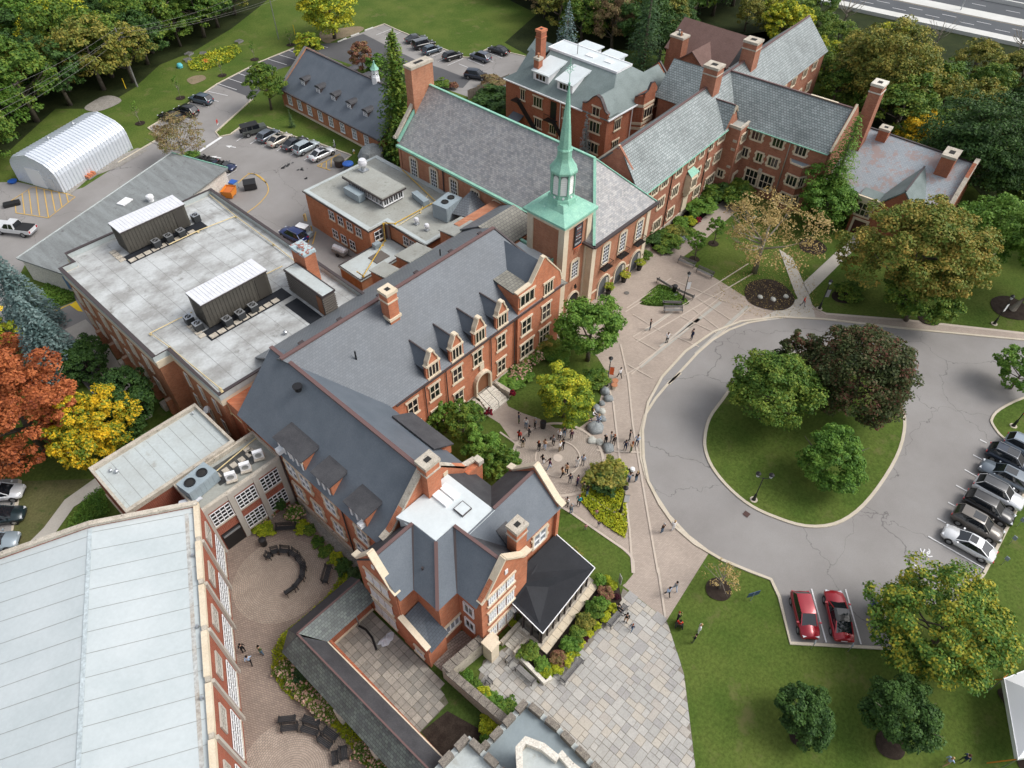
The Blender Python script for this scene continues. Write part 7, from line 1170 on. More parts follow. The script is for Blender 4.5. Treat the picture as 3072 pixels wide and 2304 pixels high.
for i,(p,h) in enumerate((((76.20,34.89),3.4),((81.20,34.87),3.4))): round_tree('young_standard_tree','young green standard tree on the garden lawn, %s of the two' % ('left','right')[i],p,h+0.8,1.15,'green',40+i,0.45,50,70,0.22); mound('mulch_ring',p,0.75)
round_tree('bare_sapling','nearly bare orange-brown sapling on the lawn below the roundabout',(35.61,6.39),3.6,1.6,'tan',43,0.3,40,12,0.16,trunk=TRUNK_PALE); mound('mulch_ring',(35.49,6.35),1.15)
for i,(p,h) in enumerate((((53.25,130.61),4.5),((63.70,133.44),4),((72.19,135.20),3.6),((43.41,126.94),4),((81.33,135.96),3.2))): round_tree('staked_sapling','thin staked sapling on the verge, number %s from the garage'.replace('number %s from the garage',['standing behind the grey-blue SUV','near the sandy patch','beyond the vegetable plot','nearest the arched steel shed','farthest along the striped bays'][i]),p,h,0.55,'green',50+i,0.4,16,26,0.18,trunk=TRUNK_PALE,group='staked saplings along the verge'); mound('mulch_ring',p,0.85)
cone_tree('small_cypress','small dark upright cypress before the cottage wall',(60.73,106.63),3.2,0.75,'spruce',57,0.2,nb=8,lv=14,nl=10); round_tree('low_juniper','low spreading green juniper by the lamp post on the east lawn',(83.35,15.99),1.4,2.0,'mid',58,0.02,70,60,0.2,cat='shrub'); mound('mulch_ring',(82.45,16.24),1.3)
for p,r in (((90.22,24.15),1.9),((95.34,-0.79),2.4),((85.95,6.23),1.3),((76.41,23.45),3.2),((51.99,5.40),1.2),((28.90,-5.01),0.8),((33.15,-10.56),1.1),((55.23,13.18),1.2)): mound('mulch_ring',p,r)
t = thing('roadside_tree_trunk','thick leaning grey trunk at the right edge beside the lamp post','tree',(*(95.19,-0.98),0)); m = MB(); m.tube([(0,0,0),(0.9,-0.9,3.5),(1.3,-1.2,7)],[0.5,0.34,0.26],9).tube([(0.9,-.9,3.5),(2.6,-.6,6.5)],[0.26,0.14],7); m.build('trunk',M.bark_pale,t)
P,n,rng = crown_round(77,160,100,rc=0.2); me = quads('crown',P*np.array([5,5,4])+np.array([3.2,-1.0,8.2]),n,0.34*rng.uniform(0.6,1.3,len(P)),0.75,LM['green'],rng); link(bpy.data.objects.new('crown',me),t)
# hedges, shrubs and flower beds
SH = [quads('leaves',*(lambda r_: (r_[0],r_[1],0.2*r_[2].uniform(0.6,1.3,len(r_[0])),0.75,LM['green'],r_[2]))(crown_round(100+i,46,55,rc=0.3,hollow=0.3,low=-0.2))) for i in range(3)]
SHF = [quads('flowers',*(lambda r_: (r_[0][::9]*1.04,r_[1][::9],0.22*r_[2].uniform(0.7,1.3,len(r_[0][::9])),0.95,M.flower_pink,r_[2]))(crown_round(100+i,46,55,rc=0.3,hollow=0.3,low=-0.2))) for i in range(3)]
def shrub(name,label,xy,r,h,pal,seed,group=None,flowers=None,z=0.0):
    t = thing(name,label,'shrub',(xy[0],xy[1],z),seed*47 % 360,group); o = bpy.data.objects.new('leaves',SH[seed % 3]); link(o,t); setmat(o,LM[pal]); o.scale = (r,r,h*0.72); o.location = (0,0,h*0.42)
    # keep leaf size sane on small shrubs
    if flowers: f = bpy.data.objects.new('flowers',SHF[seed % 3]); link(f,t); setmat(f,flowers); f.scale = (r*1.03,r*1.03,h*0.76); f.location = (0,0,h*0.42)
    return t
for i,(p,r,h,pl) in enumerate((((75.10,41.61),1.5,1.5,'deep'),((77.24,41.01),1.3,1.3,'mid'),((76.74,39.43),1.5,1.3,'mid'),((79.17,40.24),1.4,1.2,'olive'),((81.67,40.64),1.4,1.4,'green'),((82.77,39.91),1.0,1.1,'lime'),((85.78,40.79),1.7,1.5,'green'),((80.60,38.71),1.1,0.9,'mid'),((87.75,40.55),1.8,1.6,'green'),((90.90,41.02),1.9,1.8,'mid'),((92.63,40.15),2.1,2.0,'deep'),((91.89,38.03),2.2,2.4,'mid'),((95.18,38.91),1.9,1.9,'mid'),((97.98,39.89),1.9,2.6,'green'),((97.10,39.38),1.6,1.2,'yellowing'),((98.52,37.86),1.4,1.2,'green'),((98.54,36.82),1.4,1.2,'deep'),((78.65,39.08),1.0,0.8,'silver'),((74.85,39.38),1.1,0.7,'mid'),((71.68,39.93),1.0,1.3,'mid'),((90.58,33.81),1.5,1.5,'deep'))):
    shrub('garden_shrub',['dark hedge ball at the chapel corner','small leafy shrub beside the dark hedge ball','low leafy shrub by the paved corner of the bed','olive-leaved shrub under the residence windows','green shrub left of the lime one','bright lime shrub in the residence bed','grassy green mound before the oriel bay','low shrub at the bed edge by the path','tall grassy mound right of the oriel bay','leafy shrub below the long stone window','dark broad shrub near the path corner','large loose shrub behind the tan tree','leafy shrub near the residence door','round green shrub right of the residence door','yellowing hedge under the big mullioned windows','green hedge under the big mullioned windows','dark round bush at the foot of the bay','silvery low plants beside the path','low spreading plants at the tip of the bed','bushy plant right of the chapel arches','dark bush behind the small white sign'][i],p,r,h,pl,i,'shrubs in the residence bed')
shrub('red_flower_shrub','red-leaved plant in the residence bed',(84.41,39.50),0.6,0.7,'wine',4,flowers=M.flower_red)
for i,(p,r,h,pl,fl_) in enumerate((((44.79,40.36),1.6,2.0,'green',None),((45.47,39.03),1.3,1.5,'olive',M.flower_pink),((49.67,40.99),1.2,2.6,'olive',None),((48.14,38.88),1.3,2.0,'orange',None),((43.20,37.96),1.4,1.3,'green',M.flower_pink),((46.56,38.46),1.2,1.1,'green',M.flower_pink),((48.72,37.64),1.3,1.1,'mid',None),((50.76,36.68),1.1,0.9,'green',None),((43.21,39.69),1.2,1.5,'deep',None),((41.42,37.66),1.5,0.8,'green',None),((43.37,37.54),1.4,0.9,'green',None),((48.41,30.07),1.5,1.6,'mid',None),((48.36,36.21),1.5,0.9,'green',None))):
    shrub('entrance_shrub','leafy shrub along the brick wall right of the entrance steps',p,r,h,pl,i+3,'shrubs between the entrance steps and the plaza',fl_)
for i,p in enumerate((Vector((36.2,36.0)),Vector((40.1,36.1)))): 
    shrub('red_chrysanthemum','red flower ball at the %s side of the entrance steps' % ('left','right')[i],p,0.42,0.8,'wine',i,flowers=M.flower_red,z=0.3)
for i,(p,r,h,pl,fl_) in enumerate((((38.26,21.14),1.8,1.7,'olive',None),((39.58,21.05),1.2,1.4,'yellowing',None),((37.33,21.05),1.3,1.4,'deep',None))): shrub('domed_shrub',['large domed green and gold shrub in the lime bed by the lamp post','golden right side bush of the lime bed','dark left side bush of the lime bed'][i],p,r,h,pl,i)
for i,(p,r,h) in enumerate(((24.6,13.0),1.1,1.0) if False else (((19.3,15.0),1.0,0.9),((19.2,13.6),0.9,0.8),((20.5,13.1),0.8,0.9),((22.0,13.0),0.9,1.0),((23.2,13.0),1.0,1.1),((24.5,13.1),1.0,1.1),((25.7,13.2),1.0,1.1),((26.9,13.3),1.0,1.0),((28.0,13.6),0.9,0.9),((28.6,14.7),0.7,0.8),((28.9,16.6),0.8,0.9),((28.9,18.2),0.8,0.9))): shrub('terrace_shrub','leafy shrub in the bed beside the black roofed terrace',p,r*0.8,h,('mid','green','bronze','green','mid','olive')[i % 6],i,'shrubs beside the black roofed terrace',z=0.25)
for i,(x,y,r) in enumerate(((19.0,12.9,0.5),(19.9,12.55,0.6),(20.9,12.5,0.55),(21.8,12.5,0.5),(22.9,12.45,0.5),(24.0,12.4,0.45),(25.0,12.35,0.4),(26.2,12.3,0.5),(27.4,12.35,0.45),(29.0,13.6,0.5),(29.2,14.4,0.4),(16.9+3.4,17.9,0.4))): shrub('lime_sweet_potato_vine','bright lime vine clump edging the flagstone terrace',(x,y),r,0.55,'lime',i,'lime vine clumps along the terrace edge',z=0.2)
for i,(x,y) in enumerate(((20.4,12.45),(22.35,12.45),(23.5,12.4),(28.4,12.7),(21.3,12.9))): shrub('wine_coleus','dark wine-red foliage plant among the lime vines',(x,y),0.28,0.5,'wine',i,'wine-red plants among the lime vines',z=0.25)
for i,(x,y,r) in enumerate(((14.2,17.5,0.6),(14.2,16.6,0.7),(14.1,15.7,0.7),(14.3,14.8,0.75),(14.4,13.9,0.8),(14.6,13.1,0.9),(12.6,13.4,0.8),(12.0,12.9,0.7))): shrub('wall_foot_shrub','green shrub along the foot of the stone garden wall',(x,y),r,0.9,('green','mid','lime','green')[i % 4],i,'shrubs along the stone garden wall')
# court beds by the gym
CB = [(12.30,32.39),(11.34,32.04),(10.11,31.83),(9.04,31.99),(7.99,32.14),(6.94,32.63),(6.07,32.29),(5.35,31.80),(4.47,31.22),(3.85,30.68),(3.47,29.61),(3.10,28.56),(2.81,27.47),(2.77,26.26),(3.33,25.10),(4.08,23.88),(4.21,22.80),(4.33,21.74),(4.27,20.76),(3.75,19.80)]
def cover(name,label,poly,pal,dens,h,leaf,seed,mat=None,z=0.05,asp=0.6):
    rng = np.random.default_rng(seed); xs = [p[0] for p in poly]; ys = [p[1] for p in poly]; A_ = (max(xs)-min(xs))*(max(ys)-min(ys)); N = int(A_*dens); X = rng.uniform(min(xs),max(xs),N); Y = rng.uniform(min(ys),max(ys),N)
    k = np.array([inside((x,y),poly) for x,y in zip(X,Y)]); X,Y = X[k],Y[k]; c = np.stack([X,Y,z+h*rng.random(len(X))],1); n = rng.normal(size=c.shape)*0.6; n[:,2] += 0.9; me = quads(name,c,n,leaf*rng.uniform(0.6,1.3,len(c)),asp,mat or LM[pal],rng); o = bpy.data.objects.new(name,me); COL.objects.link(o); return tag(o,label,'ground cover',kind='stuff')
bedpts = [(7.4,30.9),(13.4,30.9),(14.4,32),(14.0,33.2),(12.8,32.6),(10.8,31.9),(8.0,31.9),(6.2,32.0),(4.7,31.3),(3.6,29.9),(3.4,28.2),(3.5,26.8),(4.1,25.2),(4.4,23.0),(4.4,20.5),(4.3,18.5),(4.2,15),(5.4,15),(5.3,29),(6.0,30.4)]
cover('lime_grass_border','bright lime grass border edging the gym court along the cloister',bedpts,'lime',190,0.3,0.3,5,asp=0.3)
for i,(x,y,r,h) in enumerate(((4.6,28.9,.8,1.1),(4.3,27.9,.8,1.0),(4.6,26.5,0.9,1.0),(4.7,25.4,.9,1.1),(4.8,24.4,.9,1.0),(4.7,23.5,.8,.9),(4.9,17.6,.9,1.0),(4.7,16.6,.9,1.0),(4.9,19.6,.7,.8),(5.1,15.6,.8,.9))): shrub('hydrangea_bush','hydrangea bush with pale pink heads between cloister and gym court',(x,y),r,h,'mid',i,'hydrangea bushes along the cloister',M.flower_pink)
for i,(x,y,r) in enumerate(((5.1,27.6,0.75),(13.8,31.6,0.7),(5.2,16.0,0.6),(14.2,30.6,0.6))): shrub('clipped_yew','dark clipped yew ball ' + ['at the cloister corner','by the gable wall','near the lower bench circle','in the narrow bed beside the west gable'][i],(x,y),r,1.2,'spruce',i)
for i,(p,r,h,pl,fl_) in enumerate((((12.49,43.29),.8,0.9,'mid',M.flower_pink),((13.54,42.77),.7,1.9,'deep',None),((14.02,41.23),.9,1.0,'green',M.flower_pink),((11.07,42.01),.9,.6,'lime',None),((13.68,39.39),.8,.7,'lime',None),((13.83,38.44),.6,.7,'mid',None),((13.65,36.88),.6,.7,'mid',None),((13.57,35.65),.7,.7,'mid',None),((13.94,34.31),.7,.7,'lime',None),((13.77,33.03),.7,1.0,'deep',None),((11.38,43.07),.7,.9,'mid',M.flower_pink))): shrub('court_shrub','shrub in the narrow bed round the upper bench circle',p,r,h,pl,i,'shrubs round the upper bench circle',fl_)
cover('lime_ground_cover','bright lime ground cover in the bed by the plaza lamp post',[(34.40,21.68),(33.81,19.29),(33.85,17.33),(34.02,15.79),(35.13,16.33),(37.67,18.30),(39.25,19.92),(40.02,21.68),(39.10,23.10),(37.02,23.18)],'lime',170,0.22,0.22,6)
cover('ivy_bed','dark green ivy in the small bed fenced by benches',[(68.06,35.33),(63.89,35.11),(63.67,34.20),(64.86,32.57),(66.66,30.81),(67.86,30.49),(68.55,32.43),(68.74,33.69)],'green',130,0.25,0.22,7)
cover('fallen_leaves','scattered tan fallen leaves on the paving below the sparse tan tree',[(75.35,29.92),(80.69,30.19),(83.90,20.74),(78.10,17.25),(73.61,19.46),(70.38,24.23),(71.14,28.78)],'tan',14,0.02,0.14,8,z=0.09)
cover('tall_verge_grass','tall rough grass behind the classroom block',[(-1.28,56.55),(1.30,58.10),(3.00,58.14),(1.95,54.59),(-1.75,55.53)],'green',160,0.5,0.3,9,asp=0.3)
cover('north_shrub_border','low shrub border under the gym side path',[(14.97,96.19),(15.32,90.83),(14.06,88.76),(11.44,89.58),(11.22,93.16)],'green',90,0.3,0.25,10)
cover('vegetable_plot','overgrown vegetable plot at the edge of the wood',[(62.30,143.57),(64.82,144.24),(69.40,144.56),(73.44,143.82),(72.60,140.31),(67.86,137.70),(62.49,137.70),(60.57,139.73)],'yellowing',30,0.5,0.4,12)
for i,(p,r,h,pl) in enumerate((((89.01,98.89),1.6,1.3,'mid'),((90.39,97.06),1.0,1.2,'bronze'),((90.92,87.52),3.6,2.6,'deep'),((89.02,82.74),2.6,2.2,'deep'),((116.61,61.68),1.7,2.4,'deep'),((106.11,61.96),1.6,1.8,'mid'),((110.77,60.98),1.6,0.7,'green'),((89.58,61.85),1.8,1.6,'deep'),((91.14,84.53),2.4,2.2,'deep'),((95.36,91.43),2.4,2.0,'brown'),((64.77,86.02),2.0,2.0,'deep'),((42.66,109.59),1.6,1.0,'green'))): shrub('yard_shrub',['shrub at the foot of the chapel chimney by the lawn','reddish shrub beside the yard corner','big dark shrub inside the timber fence','second dark shrub against the manor wall','dark shrub beside the brown house porch','shrub in front of the manor bay','low round hedge on the manor path','dark bush below the manor gable','dark bush at the left of the manor','twiggy brown shrub behind the timber fence','dark undergrowth beneath the chapel-side conical tree','low hedge behind the black convertible'][i],p,r,h,pl,i)
# woods
DEC = [quads('crown',*(lambda r_: (r_[0],r_[1],0.085*r_[2].uniform(0.6,1.3,len(r_[0])),0.75,LM['mid'],r_[2]))(crown_round(200+i,120,60,rc=0.2,hollow=0.5))) for i in range(5)]
CON = [quads('crown',*(lambda r_: (r_[0],r_[1],0.035*r_[2].uniform(0.6,1.3,len(r_[0])),0.5,LM['spruce'],r_[2]))(crown_cone(300+i,1.0,0.35,14,18,16))) for i in range(2)]
FR = lambda p: (_r.dot(p),_u.dot(p),_f.dot(p))
def inframe(x,y,z=6,mg=0.12):
    a,b,c_ = FR(Vector((x,y,z-60))); return c_ > 0 and abs(a/c_) < 0.7211*(1+mg) and abs(b/c_) < 0.5408*(1+mg)
def wood(poly,sp,specs,name,label,group,seed,hr=(9,15),avoid=()):
    rg = random.Random(seed); xs = [p[0] for p in poly]; ys = [p[1] for p in poly]; pts = []
    for _ in range(9000):
        x,y = rg.uniform(min(xs),max(xs)),rg.uniform(min(ys),max(ys))
        if not inside((x,y),poly) or not inframe(x,y) or any(math.hypot(x-a,y-b) < sp for a,b in pts): continue
        if any(x0 < x < x1 and y0 < y < y1 for x0,y0,x1,y1 in avoid): continue
        pts.append((x,y))
    for i,(x,y) in enumerate(pts):
        pal = rg.choice(specs); h = rg.uniform(*hr); r = h*rg.uniform(0.36,0.5)
        if pal.startswith('c:'): cone_tree(name[1],label[1],(x,y),h*1.25,h*0.33,pal[2:],i,mesh=CON[i % 2],group=group+', conifers')
        else: round_tree(name[0],label[0],(x,y),h,r,pal,i,0.12,mesh=DEC[i % 5],group=group,rz=rg.uniform(0,360))
    return len(pts)
wc = [wood([(11.98,131.39),(17.74,126.81),(22.88,133.10),(33.52,141.66),(43.46,142.14),(50.66,142.96),(59.06,148.71),(68.73,151.18),(80.24,156.28),(94.23,166.48),(105.79,175.62),(81.37,251.62),(52.64,251.84)],5.2,['mid','mid','olive','deep','deep','mid','yellowing','green','olive'],('woodland_tree','woodland_conifer'),('broadleaf tree in the dense wood behind the steel shed','conifer in the wood behind the steel shed'),'trees in the wood at the upper left',1,(8,14)),
 wood([(132.66,140.24),(132.84,124.76),(132.19,112.56),(125.65,102.85),(122.32,93.68),(123.64,83.82),(124.62,73.17),(134.05,79.59),(156.17,78.50),(176.29,82.93),(187.82,105.92),(145.50,149.91)],5.0,['deep','c:spruce','mid','olive','c:spruce','deep','brown'],('woodland_tree','woodland_conifer'),('broadleaf tree in the wood behind the manor house','dark conifer in the wood behind the manor house'),'trees behind the manor house',2,(9,14)),
 wood([(136.59,48.54),(128.17,41.17),(126.72,34.02),(125.71,24.68),(122.71,13.18),(111.88,3.12),(102.84,-5.28),(123.64,-6.14),(162.49,10.00),(160.91,24.25),(155.13,36.32),(152.27,50.33)],5.6,['olive','mid','yellowing','mid','deep','olive','green'],('riverside_tree','riverside_conifer'),('broadleaf tree on the wooded canal bank behind the residence','conifer on the canal bank'),'trees on the canal bank',3,(6.5,10.5)),
 wood([(153.84,72.47),(159.92,66.82),(165.56,60.90),(155.95,53.09),(149.97,59.40),(148.11,64.78)],5.5,['mid','yellowing','olive'],('riverside_tree','riverside_conifer'),('broadleaf tree on the canal bank behind the brown-roofed house','conifer'),'trees behind the brown-roofed house',4,(6,9))]
round_tree('bank_tree','very large yellow-green tree rising above the canal bank at the upper right',(134.15,35.78),15,7.5,'olive',61,0.08,260,100,0.42); round_tree('dark_bank_tree','very large dark green tree at the right edge beyond the low hall',(116.38,13.48),15,8,'deep',62,0.05,300,110,0.38); round_tree('golden_bank_tree','golden-yellow tree behind the low hall ridge',(123.75,23.69),8,3.6,'gold',63,0.05,120,90,0.36); round_tree('edge_tree','bright green tree at the right edge below the dark wood',(100.38,6.14),11,4.8,'green',64,0.05,170,100,0.34); round_tree('edge_bush_tree','small green tree cut by the right edge above the parked cars',(80.31,-5.28),5,2.4,'green',65,0.1,70,90,0.28); round_tree('lime_bank_tree','bright lime-green tree on the canal bank above the residence gable',(147.85,61.21),10,4.0,'yellowing',66,0.1,110,90,0.42)
cone_tree('blue_fir_tree','dusky blue-green fir behind the manor chimney',(111.04,86.87),13,4.4,'bluespruce',67,0.4,nb=14,lv=20,nl=20); cone_tree('tall_fir_tree','tall dark fir right of the manor back dormers',(115.53,72.08),19,6.0,'spruce',68,0.42,nb=16,lv=26,nl=26,droop=0.4)
for i,(p,h) in enumerate((((168.40,55.99),9),((158.57,69.28),8),((161.00,75.88),8),((172.63,37.50),7),((179.84,23.73),7))): t = thing('dead_tree','bare dead tree on the canal bank, ' + ['forked and tallest, before the bridge shoulder','leaning beside the water','single thin snag by the teal water','twiggy, near the bridge pier','at the far right by the bridge'][i],'tree',(*p,-1)); o = bpy.data.objects.new('trunk',TRUNK_PALE[i % 3]); link(o,t); o.scale = (h*0.8,h*0.8,h)
# ================================================================== VEHICLES
M.tyre = flat('tyre rubber',(0.015,0.015,0.016),0.8); M.rim = flat('alloy rim',(0.35,0.36,0.37),0.3,0.8); M.autoglass = flat('tinted car glass',(0.01,0.013,0.017),0.06,spec=0.9); M.headlamp = flat('headlamp',(0.6,0.62,0.65),0.1); M.taillamp = flat('tail lamp',(0.4,0.01,0.015),0.2); M.plate = flat('number plate',(0.6,0.62,0.64),0.5); M.trimblack = flat('black plastic trim',(0.015,0.015,0.016),0.55)
WHEEL = MB().tube([(0,-0.11,0),(0,0.11,0)],0.34,18).mesh('wheel',M.tyre); RIM = MB(); RIM.tube([(0,-0.12,0),(0,-0.1,0)],0.22,12).tube([(0,0.1,0),(0,0.12,0)],0.22,12); RIMM = RIM.mesh('rim',M.rim)
def ringsec(w,zs,ws):   # half section from bottom centre to top centre, mirrored
    h = [(w*a,z) for a,z in zip(ws,zs)]; return h+[(-a,z) for a,z in h[::-1]]
SPEC = {  # length, width, stations of lower body: (x, zbottom, zbelt, width factor); cabin: base x0,x1, roof x0,x1, roof height
 'sedan': (4.75,1.84,[(-2.37,.38,.62,.78),(-2.3,.3,.82,.9),(-1.9,.25,.93,.98),(-1.2,.22,.97,1),(0,.22,.95,1),(0.9,.22,.93,1),(1.7,.24,.86,.97),(2.2,.28,.74,.88),(2.37,.36,.6,.72)],(-1.85,1.15,-0.95,0.25,1.43)),
 'suv': (4.65,1.87,[(-2.32,.42,.75,.82),(-2.27,.32,1.02,.93),(-1.9,.28,1.08,.99),(-1.0,.26,1.08,1),(0,.26,1.06,1),(0.9,.26,1.03,1),(1.7,.28,.97,.97),(2.15,.32,.86,.9),(2.32,.4,.7,.76)],(-2.22,1.15,-1.75,0.35,1.68)),
 'hatch': (4.3,1.8,[(-2.15,.4,.7,.82),(-2.1,.3,.93,.93),(-1.8,.26,1.0,.99),(-1.0,.24,1.0,1),(0,.24,.98,1),(0.8,.24,.95,1),(1.55,.26,.89,.97),(2.0,.3,.78,.88),(2.15,.38,.62,.74)],(-2.02,1.15,-1.55,0.3,1.53)),
 'van': (4.9,1.95,[(-2.45,.42,.8,.9),(-2.42,.32,1.05,.96),(-1.9,.28,1.1,1),(-1.0,.26,1.1,1),(0,.26,1.08,1),(1.1,.26,1.05,1),(1.9,.3,.92,.95),(2.3,.34,.8,.86),(2.45,.42,.66,.74)],(-2.4,1.5,-2.2,0.7,1.76)),
 'convertible': (4.3,1.8,[(-2.15,.38,.62,.8),(-2.1,.3,.8,.9),(-1.7,.25,.88,.98),(-1.0,.23,.9,1),(0,.23,.88,1),(0.9,.23,.86,1),(1.6,.25,.8,.97),(2.0,.28,.68,.88),(2.15,.36,.56,.74)],(-1.2,0.9,-0.6,0.2,1.3))}
PAINT = {}
def paint(c,rough=0.28):
    if c not in PAINT: PAINT[c] = flat('car paint %.2f %.2f %.2f' % c,c,rough,0.25,0.6,coat=0.6)
    return PAINT[c]
def car(kind,label,pos,head,col,roofcol=None,group='cars parked on the tarmac',sunroof=False,rails=False,cat='car',scale=1.0):
    L_,w,st_,(c0,c1,r0,r1,rh) = SPEC[kind]; hw = w/2; t = thing('parked_car',label,cat,(pos[0],pos[1],0.04),head,group); pm = paint(col)
    m = MB(); rings = []
    for x,zb,zt,k in st_:
        zs = [zb,zb,zb+(zt-zb)*.3,zb+(zt-zb)*.62,zt-0.05,zt]; ws = [0.0,.86,.98,1.0,.93,.0]; rings.append([(x,a*k*hw/hw if False else a*k*hw,z+(0.02 if i == 5 else 0)) for i,(a,z) in enumerate(zip(ws,zs))]+[(x,-a*k*hw,z) for a,z in list(zip(ws,zs))[::-1][1:-1]])
    n = len(rings[0]); vs = sum(rings,[]); m.add(vs,[[i*n+j,i*n+(j+1) % n,(i+1)*n+(j+1) % n,(i+1)*n+j] for i in range(len(rings)-1) for j in range(n)]+[list(range(n))[::-1],[(len(rings)-1)*n+j for j in range(n)]]); b = m.build('body',pm,t,True)
    bt = st_[3][2]
    if kind != 'convertible':
        g = MB(); bw,rw = hw*0.9,hw*0.68; q0,q1 = [(c0,bw*.9,st_[2][2]),(c0*.5,bw,bt),(c1*.6,bw,bt-.02),(c1,bw*.86,st_[5][2]-.02)],[(r0,rw,rh-.05),(r0*.5+r1*.0,rw*1.03,rh-.015),(r1*.6,rw*1.02,rh-.015),(r1,rw*.95,rh-.05)]
        vs = []
        for (x,y,z) in q0: vs += [(x,y,z-.04),(x,-y,z-.04)]
        for (x,y,z) in q1: vs += [(x,y,z),(x,-y,z)]
        g.add(vs,[[0,2,10,8],[2,4,12,10],[4,6,14,12],[9,11,3,1],[11,13,5,3],[13,15,7,5],[6,7,15,14],[1,0,8,9],[8,10,11,9],[10,12,13,11],[12,14,15,13]]); g.build('windows',M.autoglass,t)
        rf = MB(); n_ = 5; prs = []
        for (x,y,z) in q1: prs.append([(x,y*math.cos(math.pi*j/n_)*1.03,z+0.015+0.045*math.sin(math.pi*j/n_)) for j in range(n_+1)])
        rf.add(sum(prs,[]),[[i*(n_+1)+j,i*(n_+1)+j+1,(i+1)*(n_+1)+j+1,(i+1)*(n_+1)+j] for i in range(3) for j in range(n_)]); rf.build('roof_panel',paint(roofcol) if roofcol else pm,t,True)
        for s_,nm in ((1,'pillar'),(-1,'pillar')):
            for a,b_ in ((q0[0],q1[0]),(q0[3],q1[3])): MB().ribbon3([(a[0],s_*a[1],a[2]),(b_[0],s_*b_[1]*1.02,b_[2]+.01)],0.09,0.03).build(nm,pm,t)
            xm = (q0[1][0]*.3+q0[2][0]*.7)*.5; MB().ribbon3([(xm,s_*bw*1.005,bt-.03),(xm-.05,s_*rw*1.04,rh)],0.08,0.02).build('pillar',M.trimblack,t)
        if sunroof: MB().box(r0*.45,-rw*.7,rh+.035,r1*.8,rw*.7,rh+.05).build('sunroof',M.autoglass,t)
        if rails:
            for s_ in (1,-1): MB().ribbon3([(r0+.1,s_*rw*.93,rh+.06),(r1-.05,s_*rw*.93,rh+.06)],0.04,0.04).build('roof_rail',M.rim,t)
    else:
        MB().box(-1.1,-.65,bt-.1,.6,.65,bt+.03).build('cockpit',M.void,t)
        for x in (-0.75,0.0):
            for s_ in (1,-1): MB().box(x-.1,s_*.36-.22,bt-.05,x+.08,s_*.36+.22,bt+.32).build('seat_back',M.trimblack,t)
        MB().slab([(0.95,-.68,bt),(0.95,.68,bt),(0.45,.6,bt+.36),(0.45,-.6,bt+.36)],0.03).build('windscreen',M.autoglass,t)
    xf,xr = st_[-1][0],st_[0][0]
    for sx in (L_*0.31,-L_*0.31):
        for s_ in (1,-1):
            wv = bpy.data.objects.new('wheel',WHEEL); link(wv,t); wv.location = (sx,s_*(hw-.12),0.34); ri = bpy.data.objects.new('rim',RIMM); link(ri,wv)
            MB().tube([(sx,s_*(hw-.28),0.36),(sx,s_*(hw-.015),0.36)],0.4,16).build('wheel_arch',M.trimblack,t)
    for s_ in (1,-1):
        MB().obox((xf-.22,s_*hw*.62,st_[-2][2]-.16),(.3,.34,.13),-s_*.35).build('headlight',M.headlamp,t); MB().obox((xr+.1,s_*hw*.68,st_[1][2]-.22),(.2,.34,.16),s_*.25).build('tail_light',M.taillamp,t); MB().obox((c1-.25,s_*(hw+.08),bt-.02),(.14,.2,.12),0).build('mirror',pm,t)
        MB().box(-.9,s_*(hw*.985)-.01,.62,-.74,s_*(hw*.985)+.012,.65).build('door_handle',M.rim,t)
    MB().box(xf-.08,-hw*.45,.36,xf+.015,hw*.45,.5).build('grille',M.trimblack,t); MB().box(xr-.02,-.26,.5,xr+.05,.26,.62).build('number_plate',M.plate,t)
    return t
def hd(a,b): return math.degrees(math.atan2(b[1]-a[1],b[0]-a[0]))   # heading from rear point a to nose point b
def carp(kind,label,rear_nose,col,**kw):
    a,b = rear_nose; return car(kind,label,((a[0]+b[0])/2,(a[1]+b[1])/2),hd(a,b),col,**kw)
BLK,DK,GR,SIL,WHT,NAVY = (0.008,0.008,0.009),(0.03,0.033,0.037),(0.10,0.12,0.14),(0.30,0.36,0.40),(0.72,0.73,0.74),(0.01,0.02,0.04)
stall = 'cars in the sloping row at the right edge'
rowdir = hd(*[(54.08,-5.66),(54.20,-10.92)])
for kind,lab,px,flip,col,kw in (('suv','grey-blue SUV at the top of the right-hand row, cut by the picture edge',[(71.34,-9.46)],0,(0.22,0.27,0.32),dict(rails=True)),('suv','dark navy SUV second from the top of the right-hand row',[(68.64,-8.52)],0,NAVY,dict(rails=True,sunroof=True)),('suv','grey-blue SUV backed in, third from the top of the right-hand row',[(66.04,-8.66)],1,(0.15,0.18,0.21),dict(sunroof=True)),('suv','white SUV with black roof in the right-hand row',[(63.39,-8.96)],0,WHT,dict(roofcol=DK,rails=True)),('suv','black SUV in the right-hand row between the white one and the bronze one',[(60.85,-8.84)],0,BLK,dict(rails=True)),('suv','bronze-grey SUV next to the white sedan',[(58.17,-8.64)],0,(0.12,0.105,0.09),dict(sunroof=True)),('sedan','white sedan with dark sunroof at the lower end of the right-hand row',[(55.44,-8.76)],1,WHT,dict(sunroof=True))):
    p = px[0]; car(kind,lab,p,rowdir+(180 if flip else 0),col,group=stall,**kw)
carp('hatch','red hatchback parked by the kerb, left of the white line',[(39.54,0.54),(36.86,-1.73)],(0.30,0.008,0.02),group='red cars in the lower bays'); carp('sedan','red sedan with long black glass roof between two white lines',[(38.54,-4.02),(41.85,-1.54)],(0.34,0.006,0.015),roofcol=BLK,sunroof=True,group='red cars in the lower bays')
N_ = 'cars in the north car park'
